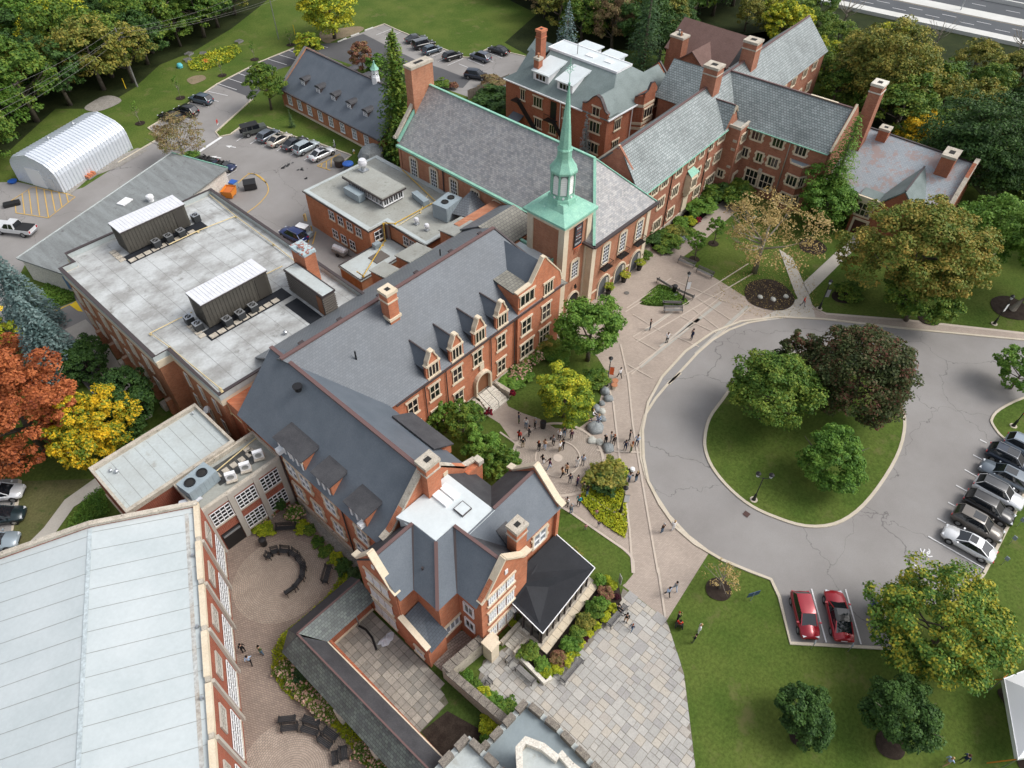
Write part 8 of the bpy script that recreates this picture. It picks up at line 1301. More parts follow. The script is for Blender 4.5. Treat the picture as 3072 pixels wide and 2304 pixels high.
for kind,lab,pr,col,kw in (('suv','blue-grey SUV nosed to the lawn kerb',[(55.65,124.07),(54.20,128.25)],(0.06,0.09,0.12),{}),('suv','black SUV next to the blue-grey one, nosed to the lawn',[(51.46,122.11),(50.16,126.15)],BLK,{}),('sedan','black car half hidden behind the brown-leaved tree',[(48.72,122.42),(47.11,126.08)],BLK,{}),
  ('hatch','grey hatchback beside the jeep in the cottage row',[(53.87,105.80),(57.45,106.53)],(0.13,0.15,0.18),{}),('sedan','beige sedan in the cottage row',[(54.19,103.39),(58.03,103.95)],(0.5,0.45,0.38),dict(sunroof=True)),('sedan','dark grey sedan in the cottage row',[(55.20,100.57),(59.05,100.88)],(0.05,0.052,0.06),{}),('suv','silver-blue SUV in the cottage row next to the white sedan',[(55.67,98.07),(59.50,98.32)],(0.42,0.48,0.5),{}),('sedan','white sedan at the yellow hatching, end of the cottage row',[(56.26,94.63),(59.93,94.67)],WHT,dict(sunroof=True)),
  ('convertible','black convertible behind the garage roof',[(44.48,105.51),(43.33,108.11)],BLK,{}),('convertible','dark blue open car beside the black convertible',[(44.47,104.43),(45.61,101.87)],(0.01,0.02,0.07),{}),('sedan','grey car farthest left against the field, behind the conical tree',[(99.08,119.01),(101.83,117.94)],(0.04,0.045,0.05),{}),('van','black van with grey roof against the field',[(98.19,115.45),(100.95,114.78)],BLK,dict(roofcol=(0.12,0.13,0.14))),('hatch','blue-grey hatchback against the field',[(97.25,112.07),(100.46,111.74)],(0.07,0.10,0.13),{}),('hatch','black hatchback alone left of the bay corner',[(98.00,107.04),(101.34,106.48)],BLK,{}),('suv','grey-blue SUV with its nose to the field, right of the corner',[(103.26,100.23),(102.97,104.33)],(0.09,0.105,0.14),{}),('sedan','black car nearest the manor against the field',[(108.31,99.99),(107.85,103.94)],BLK,{}),('suv','dark SUV driving across the car park with a red-clad driver',[(95.66,98.59),(97.29,95.31)],(0.02,0.028,0.045),{}),('suv','blue SUV in the yard behind the science block',[(41.64,77.70),(41.25,80.88)],(0.01,0.025,0.13),dict(rails=True))):
    carp(kind,lab,pr,col,group=N_,**kw)
for kind,lab,pr,col in (('hatch','white hatchback at the left edge above the dark one',[(-4.91,64.97),(-3.67,63.85)],WHT),('hatch','dark green hatchback at the left edge',[(-6.03,62.07),(-4.75,61.09)],(0.015,0.03,0.035)),('sedan','dark car under the rust-red maple at the left edge',[(-3.44,69.08),(-2.28,68.06)],DK),('sedan','car tail showing below the white hatchback at the left edge',[(-7.73,59.63),(-6.59,58.78)],SIL)): carp(kind,lab,pr,col,group='cars at the left edge')
# jeep, pickup
jp = [(53.20,109.85),(56.73,108.86)]; t = thing('parked_jeep','boxy grey-green off-roader with black roof at the left end of the cottage row','off-roader',((jp[0][0]+jp[1][0])/2,(jp[0][1]+jp[1][1])/2,0.04),hd(*jp),N_); jm = paint((0.11,0.12,0.11))
MB().box(-2.1,-.85,.5,2.1,.85,1.1).box(.9,-.75,1.1,2.0,.75,1.22).build('body',jm,t); MB().box(-2.05,-.8,1.1,.85,.8,1.75).build('windows',M.autoglass,t); MB().box(-2.1,-.83,1.75,.8,.83,1.85).build('hard_top',M.trimblack,t); MB().tube([(-2.12,0,1.0),(-2.35,0,1.0)],.36,16).build('spare_wheel',M.tyre,t); MB().box(2.1,-.8,.45,2.25,.8,.65).build('bumper',M.trimblack,t)
for sx in (1.35,-1.35):
    for s_ in (1,-1): wv = bpy.data.objects.new('wheel',WHEEL); link(wv,t); wv.location = (sx,s_*.82,.38); wv.scale = (1.12,1.1,1.12); link(bpy.data.objects.new('rim',RIMM),wv); MB().box(sx-.5,s_*.84-.12,.72,sx+.5,s_*.84+.12,.8).build('mudguard',M.trimblack,t)
for x_ in (-1.3,-.35): 
    for s_ in (1,-1): MB().box(x_-.05,s_*.81-.01,1.1,x_+.05,s_*.81+.01,1.75).build('pillar',jm,t)
pk = [(16.96,106.90),(13.78,111.81)]; t = thing('pickup_truck','white double cab pickup with black bed cover at the left edge','pickup truck',((pk[0][0]+pk[1][0])/2,(pk[0][1]+pk[1][1])/2,0.04),hd(*pk)); wp = paint(WHT)
m = MB(); m.box(-2.9,-.98,.55,2.85,.98,1.12,0).box(1.0,-.9,1.1,2.75,.9,1.25,0); m.build('body',wp,t); MB().box(-2.85,-.9,1.13,-.75,.9,1.2).build('bed_cover',M.trimblack,t); g = MB(); g.add([(-.75,.88,1.1),(-.75,-.88,1.1),(1.25,-.88,1.15),(1.25,.88,1.15),(-.6,.7,1.82),(-.6,-.7,1.82),(.6,-.7,1.84),(.6,.7,1.84)],[[0,1,5,4],[1,2,6,5],[2,3,7,6],[3,0,4,7]]); g.build('windows',M.autoglass,t); MB().box(-.62,-.72,1.8,.62,.72,1.87).build('roof_panel',wp,t)
for s_ in (1,-1):
    MB().ribbon3([(-.75,s_*.89,1.1),(-.6,s_*.71,1.84)],.22,.03).build('pillar',wp,t); MB().ribbon3([(.2,s_*.89,1.1),(.1,s_*.71,1.84)],.12,.03).build('pillar',wp,t); MB().box(-2.95,s_*.8-.1,.75,-2.88,s_*.8+.1,1.08).build('tail_light',M.taillamp,t)
    for sx in (1.85,-1.75): wv = bpy.data.objects.new('wheel',WHEEL); link(wv,t); wv.location = (sx,s_*.88,.4); wv.scale = (1.18,1.1,1.18); link(bpy.data.objects.new('rim',RIMM),wv)
MB().box(-3.0,-.9,.5,-2.85,.9,.68).build('bumper',M.steel,t)
# motorcycle
mc = [(43.65,-4.76),(41.57,-5.81)]; t = thing('motorcycle','blue and chrome touring motorcycle parked by the small kerbed island','motorcycle',((mc[0][0]+mc[1][0])/2,(mc[0][1]+mc[1][1])/2,0.04),hd(*mc)); t.rotation_euler[0] = 0.12
for x_,r_ in ((-.75,.3),(.8,.32)): MB().tube([(x_,-.07,r_),(x_,.07,r_)],r_,16).build('wheel',M.tyre,t)
MB().tube([(-.7,0,.55),(-.2,0,.62),(.35,0,.8),(.55,0,.75)],[.14,.2,.22,.1],8).build('fuel_tank',paint((0.02,0.04,0.14)),t,True); MB().box(-.25,-.22,.25,.3,.22,.6).build('engine',M.steel,t); MB().box(-1.25,-.26,.72,-.75,.26,1.1).build('top_box',paint((0.02,0.04,0.12)),t)
for s_ in (1,-1): MB().box(-1.1,s_*.33-.13,.4,-.5,s_*.33+.13,.75).build('pannier',paint((0.02,0.04,0.12)),t); MB().tube([(.55,0,1.0),(.35,s_*.42,1.08)],.025,5).build('handlebar',M.steel,t); MB().tube([(-.9,s_*.2,.3),(.2,s_*.2,.3)],.05,6).build('exhaust',M.steel,t)
MB().tube([(-.7,0,.78),(-.1,0,.78)],[.16,.14],8).build('seat',M.trimblack,t); MB().slab([(.55,-.22,1.0),(.55,.22,1.0),(.4,.18,1.35),(.4,-.18,1.35)],.02).build('windscreen',M.autoglass,t); MB().tube([(.8,.1,.35),(.5,.1,1.0)],.03,5).build('fork',M.steel,t)
# golf cart, trailer, skips, bins
gc = [(42.29,79.35),(43.28,77.86)]; t = thing('golf_cart','white-roofed golf cart beside the blue SUV','golf cart',((gc[0][0]+gc[1][0])/2,(gc[0][1]+gc[1][1])/2,0.05),hd(*gc)-15); MB().box(-.9,-.55,1.72,.7,.55,1.8).build('canopy',M.white,t); MB().box(-1.2,-.55,.3,1.2,.55,.5).box(.7,-.5,.5,1.2,.5,.85).build('body',M.acgrey,t); MB().box(-.5,-.5,.5,.0,.5,.8).box(-.6,-.5,.8,-.45,.5,1.2).build('seat',M.trimblack,t)
for sx in (-.8,.8):
    for s_ in (1,-1): MB().tube([(sx,s_*.5,.25),(sx,s_*.62,.25)],.25,12).build('wheel',M.tyre,t); MB().tube([(sx*.8,s_*.5,.5),(sx*.8,s_*.5,1.72)],.025,5).build('post',M.trimblack,t)
MB().box(-1.5,-.5,.5,-.7,.5,.95).build('cargo_box',M.steel,t)
tr_ = [(43.43,72.67),(43.81,70.23)]; t = thing('utility_trailer','small covered utility trailer behind the kitchen block','trailer',((tr_[0][0]+tr_[1][0])/2,(tr_[0][1]+tr_[1][1])/2,0.05),hd(*tr_)); MB().box(-1.1,-.6,.4,1.1,.6,.9).build('box',M.wood_grey,t); MB().tube([(-1.1,0,.9),(1.1,0,.9)],.42,10).build('cover',M.cabin_roof,t); MB().ribbon3([(1.1,0,.45),(2.0,0,.4)],.08,.06).build('drawbar',M.black,t)
for s_ in (1,-1): MB().tube([(0,s_*.6,.28),(0,s_*.75,.28)],.28,12).build('wheel',M.tyre,t)
sk = [(41.35,95.42)]; t = thing('orange_skip','orange wheeled scrap skip beside the garage end','skip',(*sk[0],0.04),35); mb = MB(); mb.add([(-.7,-.7,.35),(.8,-.7,.2),(.8,.7,.2),(-.7,.7,.35),(-1.1,-.85,1.35),(.95,-.85,1.35),(.95,.85,1.35),(-1.1,.85,1.35)],[[0,1,5,4],[1,2,6,5],[2,3,7,6],[3,0,4,7],[0,3,2,1]]); mb.build('hopper',M.orange,t); MB().box(-.8,-.6,1.05,.8,.6,1.15).build('rusty_load',flat('rusty scrap',(.5,.14,.03),.9),t); MB().box(-.6,-.6,0,-.4,.6,.3).box(.5,-.6,0,.7,.6,.3).build('base',M.orange,t)
sk = [(44.62,94.90)]; t = thing('black_dumpster','black lidded dumpster inside the yellow curve','dumpster',(*sk[0],0.04),-30); MB().box(-.9,-.6,.25,.9,.6,1.15).build('bin_body',M.bench_black,t); MB().slab([(-.95,-.65,1.15),(.95,-.65,1.15),(.95,.65,1.4),(-.95,.65,1.4)],.06).build('lid',M.trimblack,t); MB().box(-.95,-.3,0,.95,.3,.25).build('base',M.trimblack,t)
sk = [(43.05,97.08)]; t = thing('grey_bin','small blue-grey bin behind the orange skip','bin',(*sk[0],0.04),20); MB().box(-.5,-.5,0,.5,.5,1.0).build('bin_body',M.acgrey,t); MB().box(-.55,-.55,1.0,.55,.55,1.08).build('lid',M.blue,t)
for nm,lab,p,cb,cl in (('round_waste_bin','large round brown deep waste bin with grey lid by the yellow hatching',[(58.23,90.35)][0],flat('brown bin',(.05,.035,.03),.7),M.cabin),('round_recycling_bin','round bin with blue lid half hidden by the kitchen roof',[(58.44,88.22)][0],flat('grey bin',(.09,.1,.12),.7),M.blue)):
    t = thing(nm,lab,'bin',(*p,0.04)); MB().lathe([(.72,0),(.8,1.1)],(0,0),20).build('bin_body',cb,t); MB().lathe([(.88,1.1),(.85,1.25),(.3,1.42),(.05,1.44)],(0,0),20).build('lid',cl,t)
p = [(62.34,91.80)][0]; t = thing('fire_hydrant','yellow and white fire hydrant on the cottage lawn','hydrant',(*p,0)); MB().lathe([(.16,0),(.12,.1),(.12,.5),(.02,.5)],(0,0),10).build('barrel',M.line_yellow,t); MB().lathe([(.15,.5),(.12,.65),(.02,.75)],(0,0),10).tube([(-.2,0,.4),(.2,0,.4)],.07,8).build('cap',M.white,t)
p = [(61.09,95.45)][0]; t = thing('bicycle_rack','bicycles leaning at a white sign on the cottage lawn kerb','bicycle',(*p,0),30)
for x_ in (-.5,.5): MB().tube([(x_,.02,.33),(x_,-.02,.33)],.33,14).build('wheel',M.tyre,t)
MB().tube([(-.5,0,.33),(-.1,0,.75),(.4,0,.75),(0,0,.3),(-.1,0,.75)],.025,5).tube([(.5,0,.33),(.38,0,.95),(.2,.2,.95)],.025,5).build('frame',M.steel,t); MB().box(-.12,-.2,1.1,.12,-.18,1.6).tube([(0,-.19,0),(0,-.19,1.6)],.03,5).build('sign',M.white,t)
bk = [(83.74,54.91)][0]; t = thing('rock_outcrop','big grey rock mound between cottage and kitchen block','rock',(*[(62.85,87.51)][0],0)); rg = random.Random(3); mb = MB(); nn = 10; prof_ = [(2.3,0),(2.2,1.2),(1.7,2.2),(.8,2.8),(.05,3.0)]; vs = [(r_*(1+rg.uniform(-.15,.15))*math.cos(2*math.pi*k_/nn),r_*(1+rg.uniform(-.15,.15))*math.sin(2*math.pi*k_/nn),z_) for r_,z_ in prof_ for k_ in range(nn)]; mb.add(vs,[[i*nn+k_,i*nn+(k_+1) % nn,(i+1)*nn+(k_+1) % nn,(i+1)*nn+k_] for i in range(4) for k_ in range(nn)]); mb.build('rock',M.rock,t)
# ================================================================== STREET FURNITURE
def rock(label,p,r,h,mat,seed,cat='boulder'):
    rg = random.Random(seed); nn = 12; prof_ = [(.95,-.1),(1.0,.25),(.9,.6),(.62,.88),(.25,1.0),(.02,1.02)]; a0 = rg.uniform(0,3); ex = rg.uniform(.7,1.0); wob = [rg.uniform(.82,1.12) for _ in range(nn)]
    vs = [(r*q_*wob[k_]*math.cos(2*math.pi*k_/nn),r*ex*q_*wob[k_]*math.sin(2*math.pi*k_/nn),h*z_*rg.uniform(.93,1.07)) for q_,z_ in prof_ for k_ in range(nn)]; mb = MB(); mb.add(vs,[[i*nn+k_,i*nn+(k_+1) % nn,(i+1)*nn+(k_+1) % nn,(i+1)*nn+k_] for i in range(5) for k_ in range(nn)]); o = mb.build('boulder',mat,smooth=True); o.location = (*p,0.03); o.rotation_euler = (0,0,a0); return tag(o,label,cat,'boulders round the circular plaza')
for i,(p,r,h,m_,lab) in enumerate((((42.87,26.29),1.0,.7,M.rock,'large flat grey boulder people stand by, above the circle'),((41.27,25.50),.55,.35,M.rock_pale,'pale left boulder of the small pair beside the circle'),((41.62,24.80),.5,.32,M.rock_pale,'greenish right boulder of the small pair beside the circle'),((41.61,23.61),.75,.5,M.rock,'grey boulder in front of the seated group'),((39.90,20.82),.8,.6,M.rock,'blue-grey boulder beside the pushchair'),((47.32,27.85),.55,.5,M.rock,'round boulder by the two barrel planters'),((47.84,28.79),.6,.7,M.rock,'tall boulder at the foot of the lamp post'),((45.17,27.91),.65,.5,M.rock,'boulder behind the seated trio'),((45.30,27.24),.45,.4,M.rock_pale,'tan boulder beside the seated trio'),((44.50,26.55),.5,.35,M.rock,'low boulder right of the seated trio'),((46.23,27.96),.4,.4,M.rock,'small boulder in the rock edging'),((26.45,4.55),.01,.01,M.rock,None),((75.10,24.14),.4,.3,M.rock_pale,'left pale boulder at the mulch bed of the tan tree'),((75.85,22.62),.45,.3,M.rock_pale,'middle pale boulder at the mulch bed of the tan tree'),((77.54,21.70),.4,.3,M.rock_pale,'right pale boulder at the mulch bed of the tan tree'),((67.97,32.51),.35,.2,M.rock,'flat stone in the ivy bed'))):
    if lab: rock(lab,p,r,h,m_,i)
def lamp(label,p,h=4.6,ban=None,double=False,rz=0):
    t = thing('lamp_post',label,'lamp post',(p[0],p[1],0.05),rz,'black lamp posts'); MB().lathe([(.38,0),(.38,.07)],(0,0),20).build('concrete_base',M.kerb,t); MB().lathe([(.2,.07),(.2,.2),(.15,.3),(.13,.9),(.09,1.0),(.055,1.1),(.05,h-.6)],(0,0),10).build('pole',M.black,t)
    def head(x,y,z): MB().lathe([(.04,z-.1),(.14,z),(.2,z+.38)],(x,y),8).build('lantern_glass',flat_lg,t); MB().lathe([(.27,z+.38),(.24,z+.48),(.1,z+.6),(.02,z+.72)],(x,y),10).build('lantern_cap',M.black,t)
    if double:
        for s_ in (1,-1): MB().tube([(0,0,h-.75),(s_*.5,0,h-.6),(s_*.62,0,h-.5)],.035,6).build('arm',M.black,t); head(s_*.62,0,h-.45)
    else: head(0,0,h-.6)
    if ban: MB().box(.08,-.015,h*.42,.55,.015,h*.42+1.15).build('banner',ban,t); MB().tube([(0,0,h*.42+1.17),(.6,0,h*.42+1.17)],.02,5).tube([(0,0,h*.42-.02),(.6,0,h*.42-.02)],.02,5).build('banner_arm',M.black,t)
    return t
flat_lg = flat('lantern glass',(.45,.48,.5),.15)
lamp('black lamp post with white banner in the middle of the plaza by the ivy bed',(67.59,31.14),4.7,M.white,rz=-45); lamp('black lamp post with red banner left of the barrel planters',(48.80,29.23),4.7,M.banner_or,rz=-60); lamp('black lamp post with white banner at the tip of the lime bed',(36.08,17.84),4.4,M.white,rz=-50); lamp('two-headed black lamp post on the roundabout lawn',(46.35,8.88),4.4,None,True,-55); lamp('black lamp post beside the road left of the low juniper',(78.28,17.38),4.7,M.text_grey,rz=-48); lamp('black lamp post with white banner at the right edge near the leaning trunk',(90.64,-0.22),4.7,M.white,rz=-20); lamp('black lamp post with red banner on the verge above the car row',(74.45,-7.33),4.6,M.banner_or,rz=-30); lamp('black lamp post half hidden by the golden-tipped tree',(45.93,-6.29),4.4,None)
def bench(label,a,b,group,black=False,back=1):
    L_ = math.dist(a,b); t = thing('park_bench',label,'bench',((a[0]+b[0])/2,(a[1]+b[1])/2,0.07),math.degrees(math.atan2(b[1]-a[1],b[0]-a[0])),group); wm = M.bench_black if black else M.wood_grey; fm = M.black if black else M.steel
    for j in range(4): MB().box(-L_/2,-.24+j*.12,.43,L_/2,-.14+j*.12,.46).build('seat_slat',wm,t)
    for j in range(3 if back else 0): MB().box(-L_/2,.26+j*.03,.54+j*.13,L_/2,.28+j*.03,.64+j*.13).build('back_slat',wm,t)
    for x_ in (-L_/2+.1,L_/2-.1): MB().ribbon3([(x_,-.24,0),(x_,-.2,.42),(x_,.25,.42),(x_,.36,.9)],.05,.05).ribbon3([(x_,.25,.42),(x_,.3,0)],.05,.05).ribbon3([(x_,-.22,.42),(x_,-.22,.66),(x_,.3,.66)],.05,.04).build('end_frame',M.black,t)
    return t
G1 = 'grey slatted benches on the plaza'
for lab,pr in (('grey bench along the chapel side of the garden lawn',[(74.19,36.24),(74.46,33.78)]),('grey bench right of the plaza lamp post by the lawn',[(74.10,33.20),(74.22,30.78)]),('left grey bench with its back to the ivy bed',[(68.42,33.48),(68.64,35.83)]),('grey bench behind the plaza lamp post',[(68.76,30.24),(68.55,32.61)]),('upper of the two grey benches below the ivy bed',[(66.72,30.85),(65.17,32.69)]),('lower of the two grey benches below the ivy bed',[(63.96,31.74),(65.64,29.93)])): bench(lab,pr[0],pr[1],G1)
G2 = 'timber benches on the flagstone terrace'
bench('long timber bench beside the seated pair on the terrace',(28.3,11.6),(25.7,11.6),G2); bench('long timber bench below the lime vines on the terrace',(21.9,11.5),(19.3,11.5),G2); bench('pale timber bench against the planter wall',(17.75,13.1),(17.75,15.1),G2); bench('small timber chair left of the pale bench',(17.7,15.6),(17.7,16.2),G2); bench('small timber chair by the garden wall shrubs',(15.0,15.9),(15.5,15.9),G2)
G3 = 'black curved benches in the gym court'
cs = []
for i in range(7): a = math.radians(-88+i*27); cs.append((CC1[0]+2.15*math.cos(a),CC1[1]+2.15*math.sin(a)))
_c = (9.01,36.49)
arcp = [(9.44,38.83),(9.96,39.19),(10.64,38.82),(11.26,37.97),(11.42,37.05),(11.24,35.96)]+[(11.09,35.67),(10.43,34.95),(9.41,34.65),(8.44,34.75)]
for i in range(9): a,b = arcp[i],arcp[i+1]; bench('black curved bench segment %s of the upper ring' % ['at the upper end','second from the upper end','at the top','right of the top','upper right','right','lower right','second from the lower end','at the lower end'][i],a,b,G3,True,1)
bench('black bench by the clipped yew in the gym court',*[(11.52,32.98),(12.90,34.06)],G3,True); bench('black planter bench below the gridded windows',*[(11.78,41.05),(13.28,39.62)],G3,True)
for i,(a,b) in enumerate(([(1.48,25.50),(2.53,24.56)],[(2.63,24.38),(3.30,23.00)],[(3.10,22.81),(3.37,21.49)],[(3.37,21.10),(2.79,20.22)])): bench('black double bench of the lower ring, ' + ['leftmost','second from the left','third from the left','lowest'][i],a,b,G3,True); d_ = Vector((a[0]-CC2[0],a[1]-CC2[1])).normalized()*0.75; bench('outer black double bench of the lower ring, ' + ['leftmost','second from the left','third from the left','lowest'][i],(b[0]+d_.x,b[1]+d_.y),(a[0]+d_.x,a[1]+d_.y),G3,True)
for lab,p in (('black litter bin behind the plaza bench',[(68.49,33.06)][0]),('black round bin in the gym court corner',[(10.15,40.63)][0]),('black ball-shaped bin at the edge of the circle lawn',[(39.12,30.60)][0])): t = thing('litter_bin',lab,'bin',(*p,0.05)); MB().lathe([(.3,0),(.34,.85)],(0,0),14).build('bin_body',M.black,t); MB().lathe([(.36,.85),(.33,.95),(.1,1.0)],(0,0),14).build('rim',M.trimblack,t)
for i,p in enumerate([(62.15,39.14),(65.55,39.16),(69.09,39.17)]):
    t = thing('planter_pot',['nearest','middle','farthest'][i]+' black pot of yellow-green fronds by the chapel arches','planter',(*p,0.02)); MB().lathe([(.28,0),(.42,.75),(.38,.76)],(0,0),16).build('pot',M.black,t); P,n,rng = crown_round(400+i,24,30,rc=0.3,hollow=.2,low=-.1); P = P*np.array([.75,.75,.7])+np.array([0,0,1.2]); link(bpy.data.objects.new('fronds',quads('fronds',P,n,.32*rng.uniform(.6,1.3,len(P)),.3,LM['palm'],rng)),t)
for i,p in enumerate([(49.69,28.74),(49.09,28.41)]): t = thing('barrel_planter',['upper','lower'][i]+' terracotta barrel planter under the red-banner lamp post','planter',(*p,0.02)); MB().lathe([(.24,0),(.34,.55)],(0,0),14).build('pot',M.terracotta if i == 0 else M.stone,t); MB().lathe([(.36,.55),(.36,.62),(.05,.63)],(0,0),14).build('lid',M.terracotta,t)
def sign(label,p,rz,w,h,z,mat,post=M.steel,nm='sign'):
    t = thing(nm,label,'sign',(*p,0.03),rz); MB().tube([(0,.03,0),(0,.03,z+h)],.03,6).build('post',post,t); MB().box(-w/2,-.02,z,w/2,.02,z+h).build('panel',mat,t); return t
t = sign('red and white no-entry sign on the cottage kerb',(51.33,114.43),225,.6,.6,1.5,M.signred); MB().box(-.22,-.03,1.74,.22,-.02,1.86).build('white_bar',M.white,t); MB().box(-.25,-.02,1.2,.25,.02,1.4).build('lower_panel',M.white,t)
sign('small dark sign by the striped bays',(59.85,118.40),40,.3,.45,1.6,M.wood_dark); sign('dark blue lawn sign below the bare sapling',(36.51,3.68),150,1.2,.7,.9,flat('navy sign',(.03,.06,.13),.5),M.acgrey); sign('tall white-edged glass sign at the terrace corner',(29.7,13.3),60,.5,1.3,.4,M.rock_pale); sign('small white name board in the residence garden',(89.41,33.25),150,.7,.35,.9,M.white)
for i,p in enumerate([(36.10,-2.36),(38.03,-4.83),(39.95,-7.12)]): sign(['left','middle','right'][i]+' small grey bay sign behind the red cars',p,190,.35,.5,.9,M.acgrey)
for i,p in enumerate([(61.14,-11.65),(58.49,-11.72),(55.68,-11.88)]): sign(['upper','middle','lower'][i]+' small grey bay sign on the grass beyond the white sedan',p,250,.35,.5,.9,M.acgrey)
t = sign('white board sign in the bed left of the blue spruces',(7.31,90.16),200,1.5,.7,1.0,M.white)
# utility poles and wires
t = thing('utility_pole','tall grey utility pole with cross arms at the edge of the wood','utility pole',(*(50.15,140.77),0)); MB().tube([(0,0,0),(0,0,10.6)],[.17,.1],8).build('pole',M.wood_grey,t)
for z_ in (9.6,8.9): MB().obox((0,0,z_),(2.0,.12,.12),2.4).build('cross_arm',M.wood_grey,t)
t2 = thing('light_column','slim pale light column on the verge at the top','lamp post',(*(81.44,140.37),0)); MB().tube([(0,0,0),(0,0,10)],[.12,.08],8).build('pole',M.steel,t2)
px_,py_ = (50.15,140.77)
for i,(dz,e1,e2) in enumerate(((10.4,[(22.85,130.77)],[(72.35,139.43)]),(9.7,[(21.40,127.56)],[(77.04,138.59)]),(9.6,[(20.53,125.20)],[(77.91,135.79)]),(8.8,[(19.78,124.57)],[(84.34,137.30)]))):
    a = e1[0]; b = e2[0]; pts = []
    for (A_,B_) in (((a[0],a[1],dz-.3),(px_+.2*i,py_,dz)),((px_+.2*i,py_,dz),(b[0],b[1],dz-.2))):
        for k_ in range(9): f = k_/8; pts.append((A_[0]*(1-f)+B_[0]*f,A_[1]*(1-f)+B_[1]*f,A_[2]*(1-f)+B_[2]*f-1.6*4*f*(1-f)*.5))
    tag(MB().tube(pts,.016,4).build('overhead_wire',M.wood_grey),['topmost','second','third','lowest'][i]+' overhead wire running past the utility pole','wire','overhead wires')
for p,lab in (((48.32,141.61),'yellow marker post left of the utility pole'),((85.31,140.03),'yellow leaning guy guard behind the cottage')): tag(MB().tube([(*p,0),(p[0],p[1],1.9)],.07,6).build('marker_post',M.line_bright),lab,'post')
for p,lab in (((45.10,81.79),'upper yellow bollard at the kitchen block corner'),((44.10,78.66),'lower yellow bollard at the kitchen block wall')): tag(MB().tube([(*p,0),(p[0],p[1],1.1)],.09,8).build('bollard',M.line_yellow),lab,'bollard')
for i,s_ in enumerate(([(88.90,130.05),(91.33,130.24)],[(92.65,130.43),(94.90,130.41)],[(96.66,130.66),(99.02,130.68)])): mb = MB(); strip(mb,s_,.25,.03,.18); tag(mb.build('parking_block',M.concrete_pale),['left','middle','right'][i]+' concrete wheel stop under the yellow maple','wheel stop')
# odds at the wood edge
for i,(p,rz,lab) in enumerate((((64.43,146.77),20,'left grey pallet frame beside the vegetable plot'),((66.35,144.75),50,'grey pallet frame with white rag beside the vegetable plot'),((62.75,144.34),-10,'grey timber crate at the edge of the wood'),((74.84,144.87),10,'grey wire cage on the field edge'))): t = thing('pallet_crate',lab,'frame',(*p,0.05),rz); [MB().box(-.7+j*.3,-.6,.3,-.58+j*.3,.6,.36).build('slat',M.wood_grey,t) for j in range(5)]; MB().box(-.7,-.6,0,.7,-.54,.3).box(-.7,.54,0,.7,.6,.3).build('side',M.wood_grey,t)
t = thing('turquoise_tub','turquoise plastic tub at the edge of the wood','tub',(*(60.07,142.66),.02)); MB().lathe([(.55,0),(.6,.4),(.4,.75),(.05,.8)],(0,0),12).build('tub',flat('turquoise',(.1,.45,.5),.5),t); tag(MB().prism([(x,y) for x,y in [(64.85,143.37),(65.85,141.47),(65.02,139.88),(64.26,141.50)]],.05,.2).build('orange_net',flat('orange net',(.55,.13,.04),.8)),'heap of orange netting in the vegetable plot','netting')
sheet('sandy_patch',smoothpoly([(57.98,136.62),(59.61,137.21),(61.16,136.35),(60.78,134.43),(58.70,133.96),(57.65,134.33)],3),Z3,M.earth); sheet('bare_heap',smoothpoly([(39.35,139.46),(41.33,140.80),(43.95,141.53),(45.31,140.09),(45.28,137.30),(42.30,136.34),(39.89,136.88)],3),Z3,M.gravel); sheet('shed_gravel',[(24.29,113.09),(29.06,116.03),(34.16,115.90),(40.01,117.51),(38.84,119.33),(35.80,119.13),(28.55,116.58),(24.70,114.61)],Z2,M.gravel); sheet('maple_bare_patch',smoothpoly([(90.10,137.37),(93.41,135.81),(97.12,133.86),(97.34,131.68),(93.82,130.60),(89.59,131.34),(87.21,131.11),(87.33,133.72)],3),Z1,M.earth)
t = thing('blue_boat','blue plastic sled and junk at the corner of the arched shed','junk',(*(20.47,123.40),.03)); MB().lathe([(.5,0),(.7,.3)],(0,0),10).build('tub',M.blue,t); t = thing('blue_container','low dark blue container on the grass at the left edge','container',(*(17.79,117.00),.03),-20); MB().box(-1.1,-.5,0,1.1,.5,.5).build('box',M.trimblack,t)
for x_,y_,lab in ((*(84.59,135.23),'left red play toy under the small yellow-green tree'),(*(84.45,131.33),'right red play toy under the small yellow-green tree')): t = thing('play_toy',lab,'toy',(x_,y_,.03)); MB().box(-.5,-.3,.2,.5,.3,.8).build('seat',M.signred,t); MB().lathe([(.2,0),(.2,.3)],(-.3,0),8).lathe([(.2,0),(.2,.3)],(.3,0),8).build('wheels',M.black,t)
t = thing('brick_pallet','pallet of bricks and rubble beside the arched shed','pallet',(*(29.44,116.41),.03),20); MB().box(-.9,-.7,0,.9,.7,.15).build('pallet',M.wood_grey,t); [MB().box(-.8+i*.4,-.6,.15,-.45+i*.4,.5,.5+.1*(i % 2)).build('brick_stack',M.brick_red,t) for i in range(4)]
